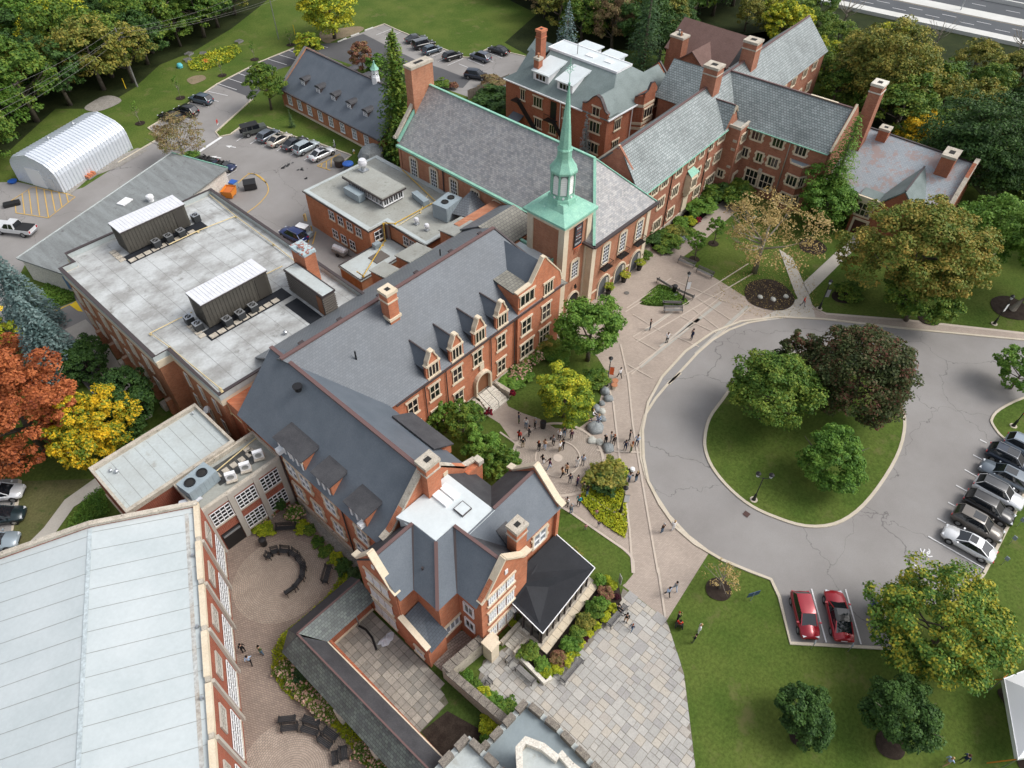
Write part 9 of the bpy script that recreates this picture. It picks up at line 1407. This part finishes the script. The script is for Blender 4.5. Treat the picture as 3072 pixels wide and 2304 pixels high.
# event tent
tn = thing('event_tent','white peaked event tent entering the picture at the lower right','tent',(*[(39.86,-17.00)][0],0)); e = [(42.79,-14.84),(37.26,-17.53),(41.45,-20.99),(48.95,-18.28)]; pk_ = ((e[0][0]+e[2][0])/2,(e[0][1]+e[2][1])/2,5.6)
mb = P_(tn); 
for i in range(4):
    a,b = e[i],e[(i+1) % 4]; mb.add([(a[0],a[1],2.6),(b[0],b[1],2.6),((a[0]+b[0])/2*.6+pk_[0]*.4,(a[1]+b[1])/2*.6+pk_[1]*.4,3.3),(a[0]*.5+pk_[0]*.5,a[1]*.5+pk_[1]*.5,3.7),(b[0]*.5+pk_[0]*.5,b[1]*.5+pk_[1]*.5,3.7),pk_],[[0,1,4,3],[3,4,5]])
mb.build('canopy',M.tent,tn); mb = P_(tn); strip(mb,e,.04,2.15,.5,closed=True); mb.build('valance',M.tent,tn)
for a in e: part(tn,'pole',M.steel,lambda m: m.tube([(a[0],a[1],.02),(a[0],a[1],2.6)],.05,6))
for a,d_ in ((e[0],(42.81,-13.76)),(e[1],(36.95,-16.61)),(e[0],(45.82,-15.70))): part(tn,'guy_strap',M.orange,lambda m: m.ribbon3([(a[0],a[1],2.5),(d_[0],d_[1],.06)],.08,.02))
sheet('tent_mulch',smoothpoly([(43.39,-15.40),(42.44,-16.35),(40.87,-17.38),(38.72,-18.28),(38.57,-18.87),(41.56,-18.79),(45.26,-17.29)],3),Z1,M.mulch)
# ================================================================== PEOPLE
def person_mesh(pose,rg):
    b = {}; st = pose
    lx = lambda s_: s_*.1
    J = [('pelvis',(0,0,.95),.125,'p'),('waist',(0,.01,1.1),.115,'s'),('chest',(0,.0,1.3),.145,'s'),('neck',(0,0,1.49),.055,'k'),('head',(0,-.015,1.6),.085,'k'),('crown',(0,0,1.7),.075,'k')]
    E_ = [(0,1),(1,2),(2,3),(3,4),(4,5)]; idx = 6
    for s_,leg,arm in ((1,st['legL'],st['armL']),(-1,st['legR'],st['armR'])):
        hip = (s_*.1,0,.9+st.get('drop',0)*0); kn,an,toe = leg; J += [('hip',(s_*.1,0,.88),.095,'p'),('knee',(s_*.11+0,kn[0],kn[1]),.062,'p'),('ankle',(s_*.11,an[0],an[1]),.042,'p'),('toe',(s_*.12,an[0]-.17,max(.035,an[1]-.06)),.038,'f')]; E_ += [(0,idx),(idx,idx+1),(idx+1,idx+2),(idx+2,idx+3)]; idx += 4
        el,wr = arm; J += [('shoulder',(s_*.19,0,1.41),.062,'s'),('elbow',(s_*el[0],el[1],el[2]),.045,'s'),('wrist',(s_*wr[0],wr[1],wr[2]),.032,'s'),('hand',(s_*(wr[0]-.01),wr[1]-.05,wr[2]-.06+st.get('hz',0)),.038,'k')]; E_ += [(2,idx),(idx,idx+1),(idx+1,idx+2),(idx+2,idx+3)]; idx += 4
    if st.get('sit'): J = [(n_,(p[0],p[1],p[2]-.45) if n_ not in ('knee','ankle','toe') else p,r_,k_) for n_,p,r_,k_ in J]
    me = bpy.data.meshes.new('tmp'); me.from_pydata([j[1] for j in J],E_,[]); o = bpy.data.objects.new('tmp',me); COL.objects.link(o); sk_ = o.modifiers.new('s','SKIN'); sk_.use_smooth_shade = True; sub = o.modifiers.new('d','SUBSURF'); sub.levels = 1
    for v,j in zip(me.skin_vertices[0].data,J): v.radius = (j[2],j[2]*.85 if j[3] == 's' and j[0] in ('waist','chest') else j[2])
    me.skin_vertices[0].data[0].use_root = True
    dg = bpy.context.evaluated_depsgraph_get(); out = bpy.data.meshes.new_from_object(o.evaluated_get(dg)); bpy.data.objects.remove(o)
    out.materials.clear(); [out.materials.append(x) for x in (M.skin,M.skin,M.skin,M.black)]
    seg = [(Vector(J[a][1]),Vector(J[c_][1]),J[c_][3]) for a,c_ in E_]; K_ = {'k': 0,'s': 1,'p': 2,'f': 3}
    for f in out.polygons:
        c_ = f.center; best = None
        for a,d_,k_ in seg:
            t_ = max(0,min(1,(c_-a).dot(d_-a)/(d_-a).length_squared)); dd = (c_-(a+(d_-a)*t_)).length; kk = k_
            if best is None or dd < best[0]: best = (dd,kk)
        f.material_index = K_[best[1]]
    return out
M.skin = flat('skin',(0.45,0.27,0.19),0.6)
STL = ((-.02,.48),(.02,.07),0)
POSES = [dict(legL=STL,legR=STL,armL=((.25,.03,1.14),(.26,-.03,.92)),armR=((.25,.03,1.14),(.26,-.03,.92))),
 dict(legL=STL,legR=((-.05,.49),(.06,.07),0),armL=((.25,.02,1.15),(.14,-.24,1.2)),armR=((.25,.03,1.14),(.27,0,.92)),hz=.03),
 dict(legL=((-.16,.5),(-.26,.07),0),legR=((.06,.48),(.3,.12),0),armL=((.24,.12,1.16),(.25,.08,.94)),armR=((.24,-.1,1.16),(.24,-.26,.98))),
 dict(legL=STL,legR=STL,armL=((.27,-.06,1.2),(.1,-.2,1.45)),armR=((.27,-.06,1.2),(.1,-.2,1.45)),hz=.08),
 dict(legL=((-.45,.47),(-.47,.07),0),legR=((-.43,.47),(-.5,.07),0),armL=((.25,-.05,1.18),(.15,-.28,1.08)),armR=((.25,-.05,1.18),(.15,-.28,1.08)),sit=1)]
rg = random.Random(5); PM = [person_mesh(p,rg) for p in POSES]
CL = {}
def cloth(c):
    if c not in CL: CL[c] = flat('cloth %.2f %.2f %.2f' % c,c,0.85,spec=0.2)
    return CL[c]
HAIR = {'dark': (.015,.01,.008),'brown': (.07,.035,.02),'blond': (.4,.27,.12),'grey': (.35,.34,.33),'red': (.22,.06,.02),'none': None}
WH,BK,NV,GY,DNM,KH,BLU,RED_,PNK,WINE_,TAN_,GRN,TEAL = (.75,.75,.75),(.012,.012,.014),(.02,.03,.07),(.2,.21,.22),(.1,.17,.26),(.3,.24,.15),(.35,.45,.6),(.5,.04,.02),(.6,.25,.3),(.07,.02,.05),(.45,.28,.16),(.1,.13,.06),(.02,.3,.35)
def person(label,p,face,pose,top,bot,hair='dark',long=False,scale=1.0,group='people in small groups on the plaza',z=0.07,bag=False,hat=None):
    t = thing('person',label,'person',(p[0],p[1],z),face+90,group); o = bpy.data.objects.new('body',PM[pose]); link(o,t)
    for i,m_ in ((1,cloth(top)),(2,cloth(bot))): o.material_slots[i].link = 'OBJECT'; o.material_slots[i].material = m_
    dz = -.45 if POSES[pose].get('sit') else 0
    if HAIR[hair]: h = MB(); h.lathe([(.07,1.57+dz),(.1,1.62+dz),(.105,1.68+dz),(.085,1.75+dz),(.03,1.785+dz)],(0,.025),10); (h.lathe([(.05,1.35+dz),(.085,1.45+dz),(.09,1.6+dz)],(0,.06),8) if long else 0); h.build('hair',cloth(hat or HAIR[hair]),t,True)
    if bag: MB().box(.2,.05,.95,.32,.25,1.25).build('bag',M.black,t)
    t.scale = (scale,)*3; return t
PL = [  # feet pixel tile/uv, facing degrees, pose, top, bottom, hair, long, label
 ((60.06,31.11),-60,1,BK,NV,'brown',0,'person in black holding something, left of the three on the open plaza'),((59.49,28.21),60,3,WH,BK,'brown',0,'person in white top with raised hands on the open plaza'),((62.07,26.32),150,0,NV,NV,'dark',0,'person in dark blue suit, right of the three on the open plaza'),((50.77,28.88),80,2,WH,BK,'dark',0,'person in white shirt walking past the red-banner lamp post'),((77.21,19.22),-90,2,RED_,GY,'grey',0,'person in red top where the paths meet'),
 ((37.76,32.94),-40,1,NV,GRN,'dark',0,'person in navy at the far left of the upper group'),((37.78,31.90),200,0,WH,DNM,'dark',1,'long-haired person in white top and jeans in the upper left group'),((38.42,31.15),160,0,GY,BK,'grey',0,'person in grey shirt alone at the lawn edge'),((37.12,30.88),120,1,BK,BK,'dark',0,'person in black carrying a bag in the left group'),((35.98,31.26),20,1,RED_,BK,'dark',1,'person in dark red and black at the left of the circle'),((35.52,30.32),60,0,BK,KH,'dark',0,'broad person in black shirt and khaki shorts seen from behind'),
 ((36.35,28.82),0,1,BK,BK,'red',1,'person in black with reddish hair at the circle edge'),((36.90,28.46),180,0,TAN_,BLU,'brown',1,'person in peach top and pale trousers at the circle edge'),((37.95,28.17),0,1,GY,BK,'brown',0,'person in dark grey coat inside the circle'),((38.96,28.17),190,1,WH,BK,'blond',0,'person in white jacket inside the circle'),((39.63,28.05),200,0,DK,DNM,'dark',0,'person in grey shirt and jeans at the top of the circle'),((39.90,27.27),190,1,WINE_,BK,'blond',0,'person in plum suit at the top of the circle'),((37.81,27.13),90,0,WH,KH,'blond',0,'person in white T-shirt seen from behind inside the circle'),((38.23,27.09),180,1,BK,BK,'dark',1,'person in black half hidden behind the white T-shirt'),
 ((35.19,27.28),-20,2,BK,WH,'dark',1,'person in black jacket over white beside the stone gable'),((35.31,26.46),150,2,WINE_,BLU,'dark',1,'person in dark red top and pale jeans beside the stone gable'),((35.43,24.82),-30,2,TAN_,BK,'brown',1,'left person in tan jacket near the bottom of the circle'),((36.05,24.76),180,1,TAN_,BK,'dark',1,'right person in tan jacket near the bottom of the circle'),((35.35,23.74),20,0,NV,GY,'dark',0,'person in dark navy shirt at the bottom of the circle'),((35.67,23.02),100,0,WINE_,NV,'dark',0,'person in plum shirt standing wide at the bottom of the circle'),((37.44,24.50),60,0,(.5,.5,.48),WH,'dark',0,'person in pale grey top and white trousers in the circle'),((38.07,24.23),200,0,BLU,GY,'brown',0,'person in blue jacket in the right of the circle'),
 ((35.34,21.51),90,1,BK,DNM,'dark',1,'person in dark jacket and jeans at the lime bed'),((35.47,22.08),0,0,GRN,GRN,'dark',0,'person in dark green beside the one in the dark jacket'),((32.95,22.17),0,0,WH,BK,'dark',0,'person in white top beside the eave of the gabled house'),((32.63,21.37),70,0,GY,DNM,'grey',0,'person in grey sweatshirt and jeans by the south path'),((33.85,21.40),190,1,TEAL,BK,'red',0,'person in teal jacket on the south path'),
 ((41.85,24.19),-10,1,BK,BK,'grey',0,'person in black left of the trio by the boulder'),((42.44,23.91),-60,1,GY,GY,'brown',0,'person in grey in the middle of the trio by the boulder'),((42.36,23.45),190,1,BK,BK,'red',1,'person in black with red hair, right of the trio by the boulder'),((44.01,22.58),-70,1,BK,BK,'dark',0,'person in black suit and white shirt near the road kerb'),((42.64,22.14),20,0,NV,NV,'dark',0,'person in blue suit near the road kerb'),((44.00,21.62),200,1,BLU,NV,'dark',0,'person in light blue shirt near the road kerb'),((42.88,21.52),90,3,TAN_,GRN,'red',1,'person in yellow-tan top with arms wide near the road kerb'),((39.43,19.32),90,3,DNM,NV,'brown',0,'person in denim pushing the white pushchair'),((40.12,18.91),80,0,BK,DNM,'blond',0,'person in black top and jeans beside the pushchair'),
 ((36.90,13.53),80,0,(.05,.03,.02),DNM,'grey',0,'person in brown jacket and jeans on the walk by the kerb'),((37.84,12.91),70,3,WH,WH,'blond',0,'person all in white on the walk by the kerb'),((31.76,9.44),60,2,BLU,BK,'dark',0,'person in pale blue shirt and black trousers walking down the walk'),((32.65,9.26),60,2,GY,BLU,'dark',0,'person in grey top and pale trousers walking down the walk'),((27.22,10.76),200,1,BK,TAN_,'dark',0,'person in black hoodie standing by the timber bench'),((29.68,5.37),100,1,BK,GRN,'dark',0,'person in black and green on the lawn below the path'),((30.70,5.53),120,0,WH,WH,'blond',0,'person in white on the lawn below the path'),
 ((3.05,33.07),90,1,BK,BK,'dark',0,'person in black in the gym court, left of the three'),((3.97,31.76),200,1,GRN,DNM,'dark',0,'person in olive sweater and jeans in the gym court'),((2.85,31.77),60,2,BLU,BK,'dark',0,'person in pale blue shirt in the gym court'),((34.61,-14.19),-30,2,BLU,TAN_,'blond',0,'person in pale blue shirt and shorts at the bottom of the lawn'),((35.64,-15.06),-20,1,NV,GRN,'brown',0,'person in navy top and green trousers at the bottom of the lawn'),((57.02,39.04),0,1,BK,BK,'dark',0,'person in black half hidden by the plaza tree'),((57.46,37.54),0,1,BK,BK,'dark',0,'person in black right of the hidden one at the plaza tree'),((53.17,39.83),0,0,BK,BK,'dark',0,'person in black by the tower door'),((47.18,-6.34),-90,0,WINE_,BK,'red',0,'person in dark red top by the half-hidden lamp post')]
for i,(p,face,pose,top,bot,hair,lg_,lab) in enumerate(PL): person(lab,p,face,pose,top,bot,hair,lg_,0.97+0.06*rg.random(),bag=(i in (8,13,31)))
for lab,p,sc,top in (('small child in pink at the edge of the south lawn',(32.15,19.17),.55,PNK),('small child in navy on the south path',(33.24,18.43),.6,NV),('small child in rose on the south path nearer the crowd',(34.16,19.41),.6,PNK)): person(lab,p,30,0,top,(.3,.3,.32),'brown',False,sc)
person('child in navy with orange hair by the timber bench',(26.95,9.92),180,2,NV,DNM,'red',False,.72,'people on the terrace')
for lab,p,face,top,bot,hr_,z_ in (('person in black seated on the timber bench',(27.6,11.9),-90,BK,BK,'dark',0.08),('person in white seated on the rocks',(43.85,27.39),-70,WH,BK,'blond',.25),('person in rust top seated on the rocks',(42.82,27.34),-20,TAN_,NV,'red',.2),('person in blue with yellow cap seated on the rocks',(43.70,26.52),200,BLU,NV,'blond',.2)): person(lab,p,face,4,top,bot,hr_,z=z_,group='seated people')
# wheelchair user and pushchair
wp_ = (30.02,7.07); t = thing('wheelchair','wheelchair at the lawn edge by the flagstones','wheelchair',(*wp_,.07),120)
for s_ in (1,-1): MB().tube([(s_*.28,.05,.3),(s_*.32,.05,.3)],.3,16).build('wheel',M.tyre,t); MB().tube([(s_*.25,-.35,.1),(s_*.28,-.35,.1)],.1,10).build('castor',M.tyre,t)
MB().box(-.24,-.2,.45,.24,.24,.5).box(-.24,.24,.45,.24,.28,.95).build('seat',M.black,t); MB().tube([(.2,-.25,.45),(.2,-.5,.12)],.02,5).tube([(-.2,-.25,.45),(-.2,-.5,.12)],.02,5).build('footrest',M.steel,t)
person('person in bright red seated in the wheelchair',(wp_[0],wp_[1]),30,4,RED_,BK,'dark',z=.1,group='seated people'); person('person in black standing behind the wheelchair',(30.38,7.50),-60,3,BK,BK,'red',group='people on the lawn')
pp = (40.39,19.95); t = thing('pushchair','white and black pushchair beside the blue-grey boulder','pushchair',(*pp,.07),45)
for x_,y_ in ((-.25,-.35),(.25,-.35),(-.28,.3),(.28,.3)): MB().tube([(x_-.02,y_,.12),(x_+.02,y_,.12)],.12,10).build('wheel',M.tyre,t)
MB().tube([(0,.35,.5),(0,-.3,.65)],[.22,.26],8).build('carrycot',M.black,t); MB().lathe([(.28,.75),(.24,.98),(.05,1.05)],(0,-.25),10).build('hood',M.white,t); MB().tube([(-.24,.5,1.0),(.24,.5,1.0)],.02,5).tube([(-.24,.5,1.0),(-.26,-.3,.15)],.02,5).tube([(.24,.5,1.0),(.26,-.3,.15)],.02,5).build('frame',M.steel,t)
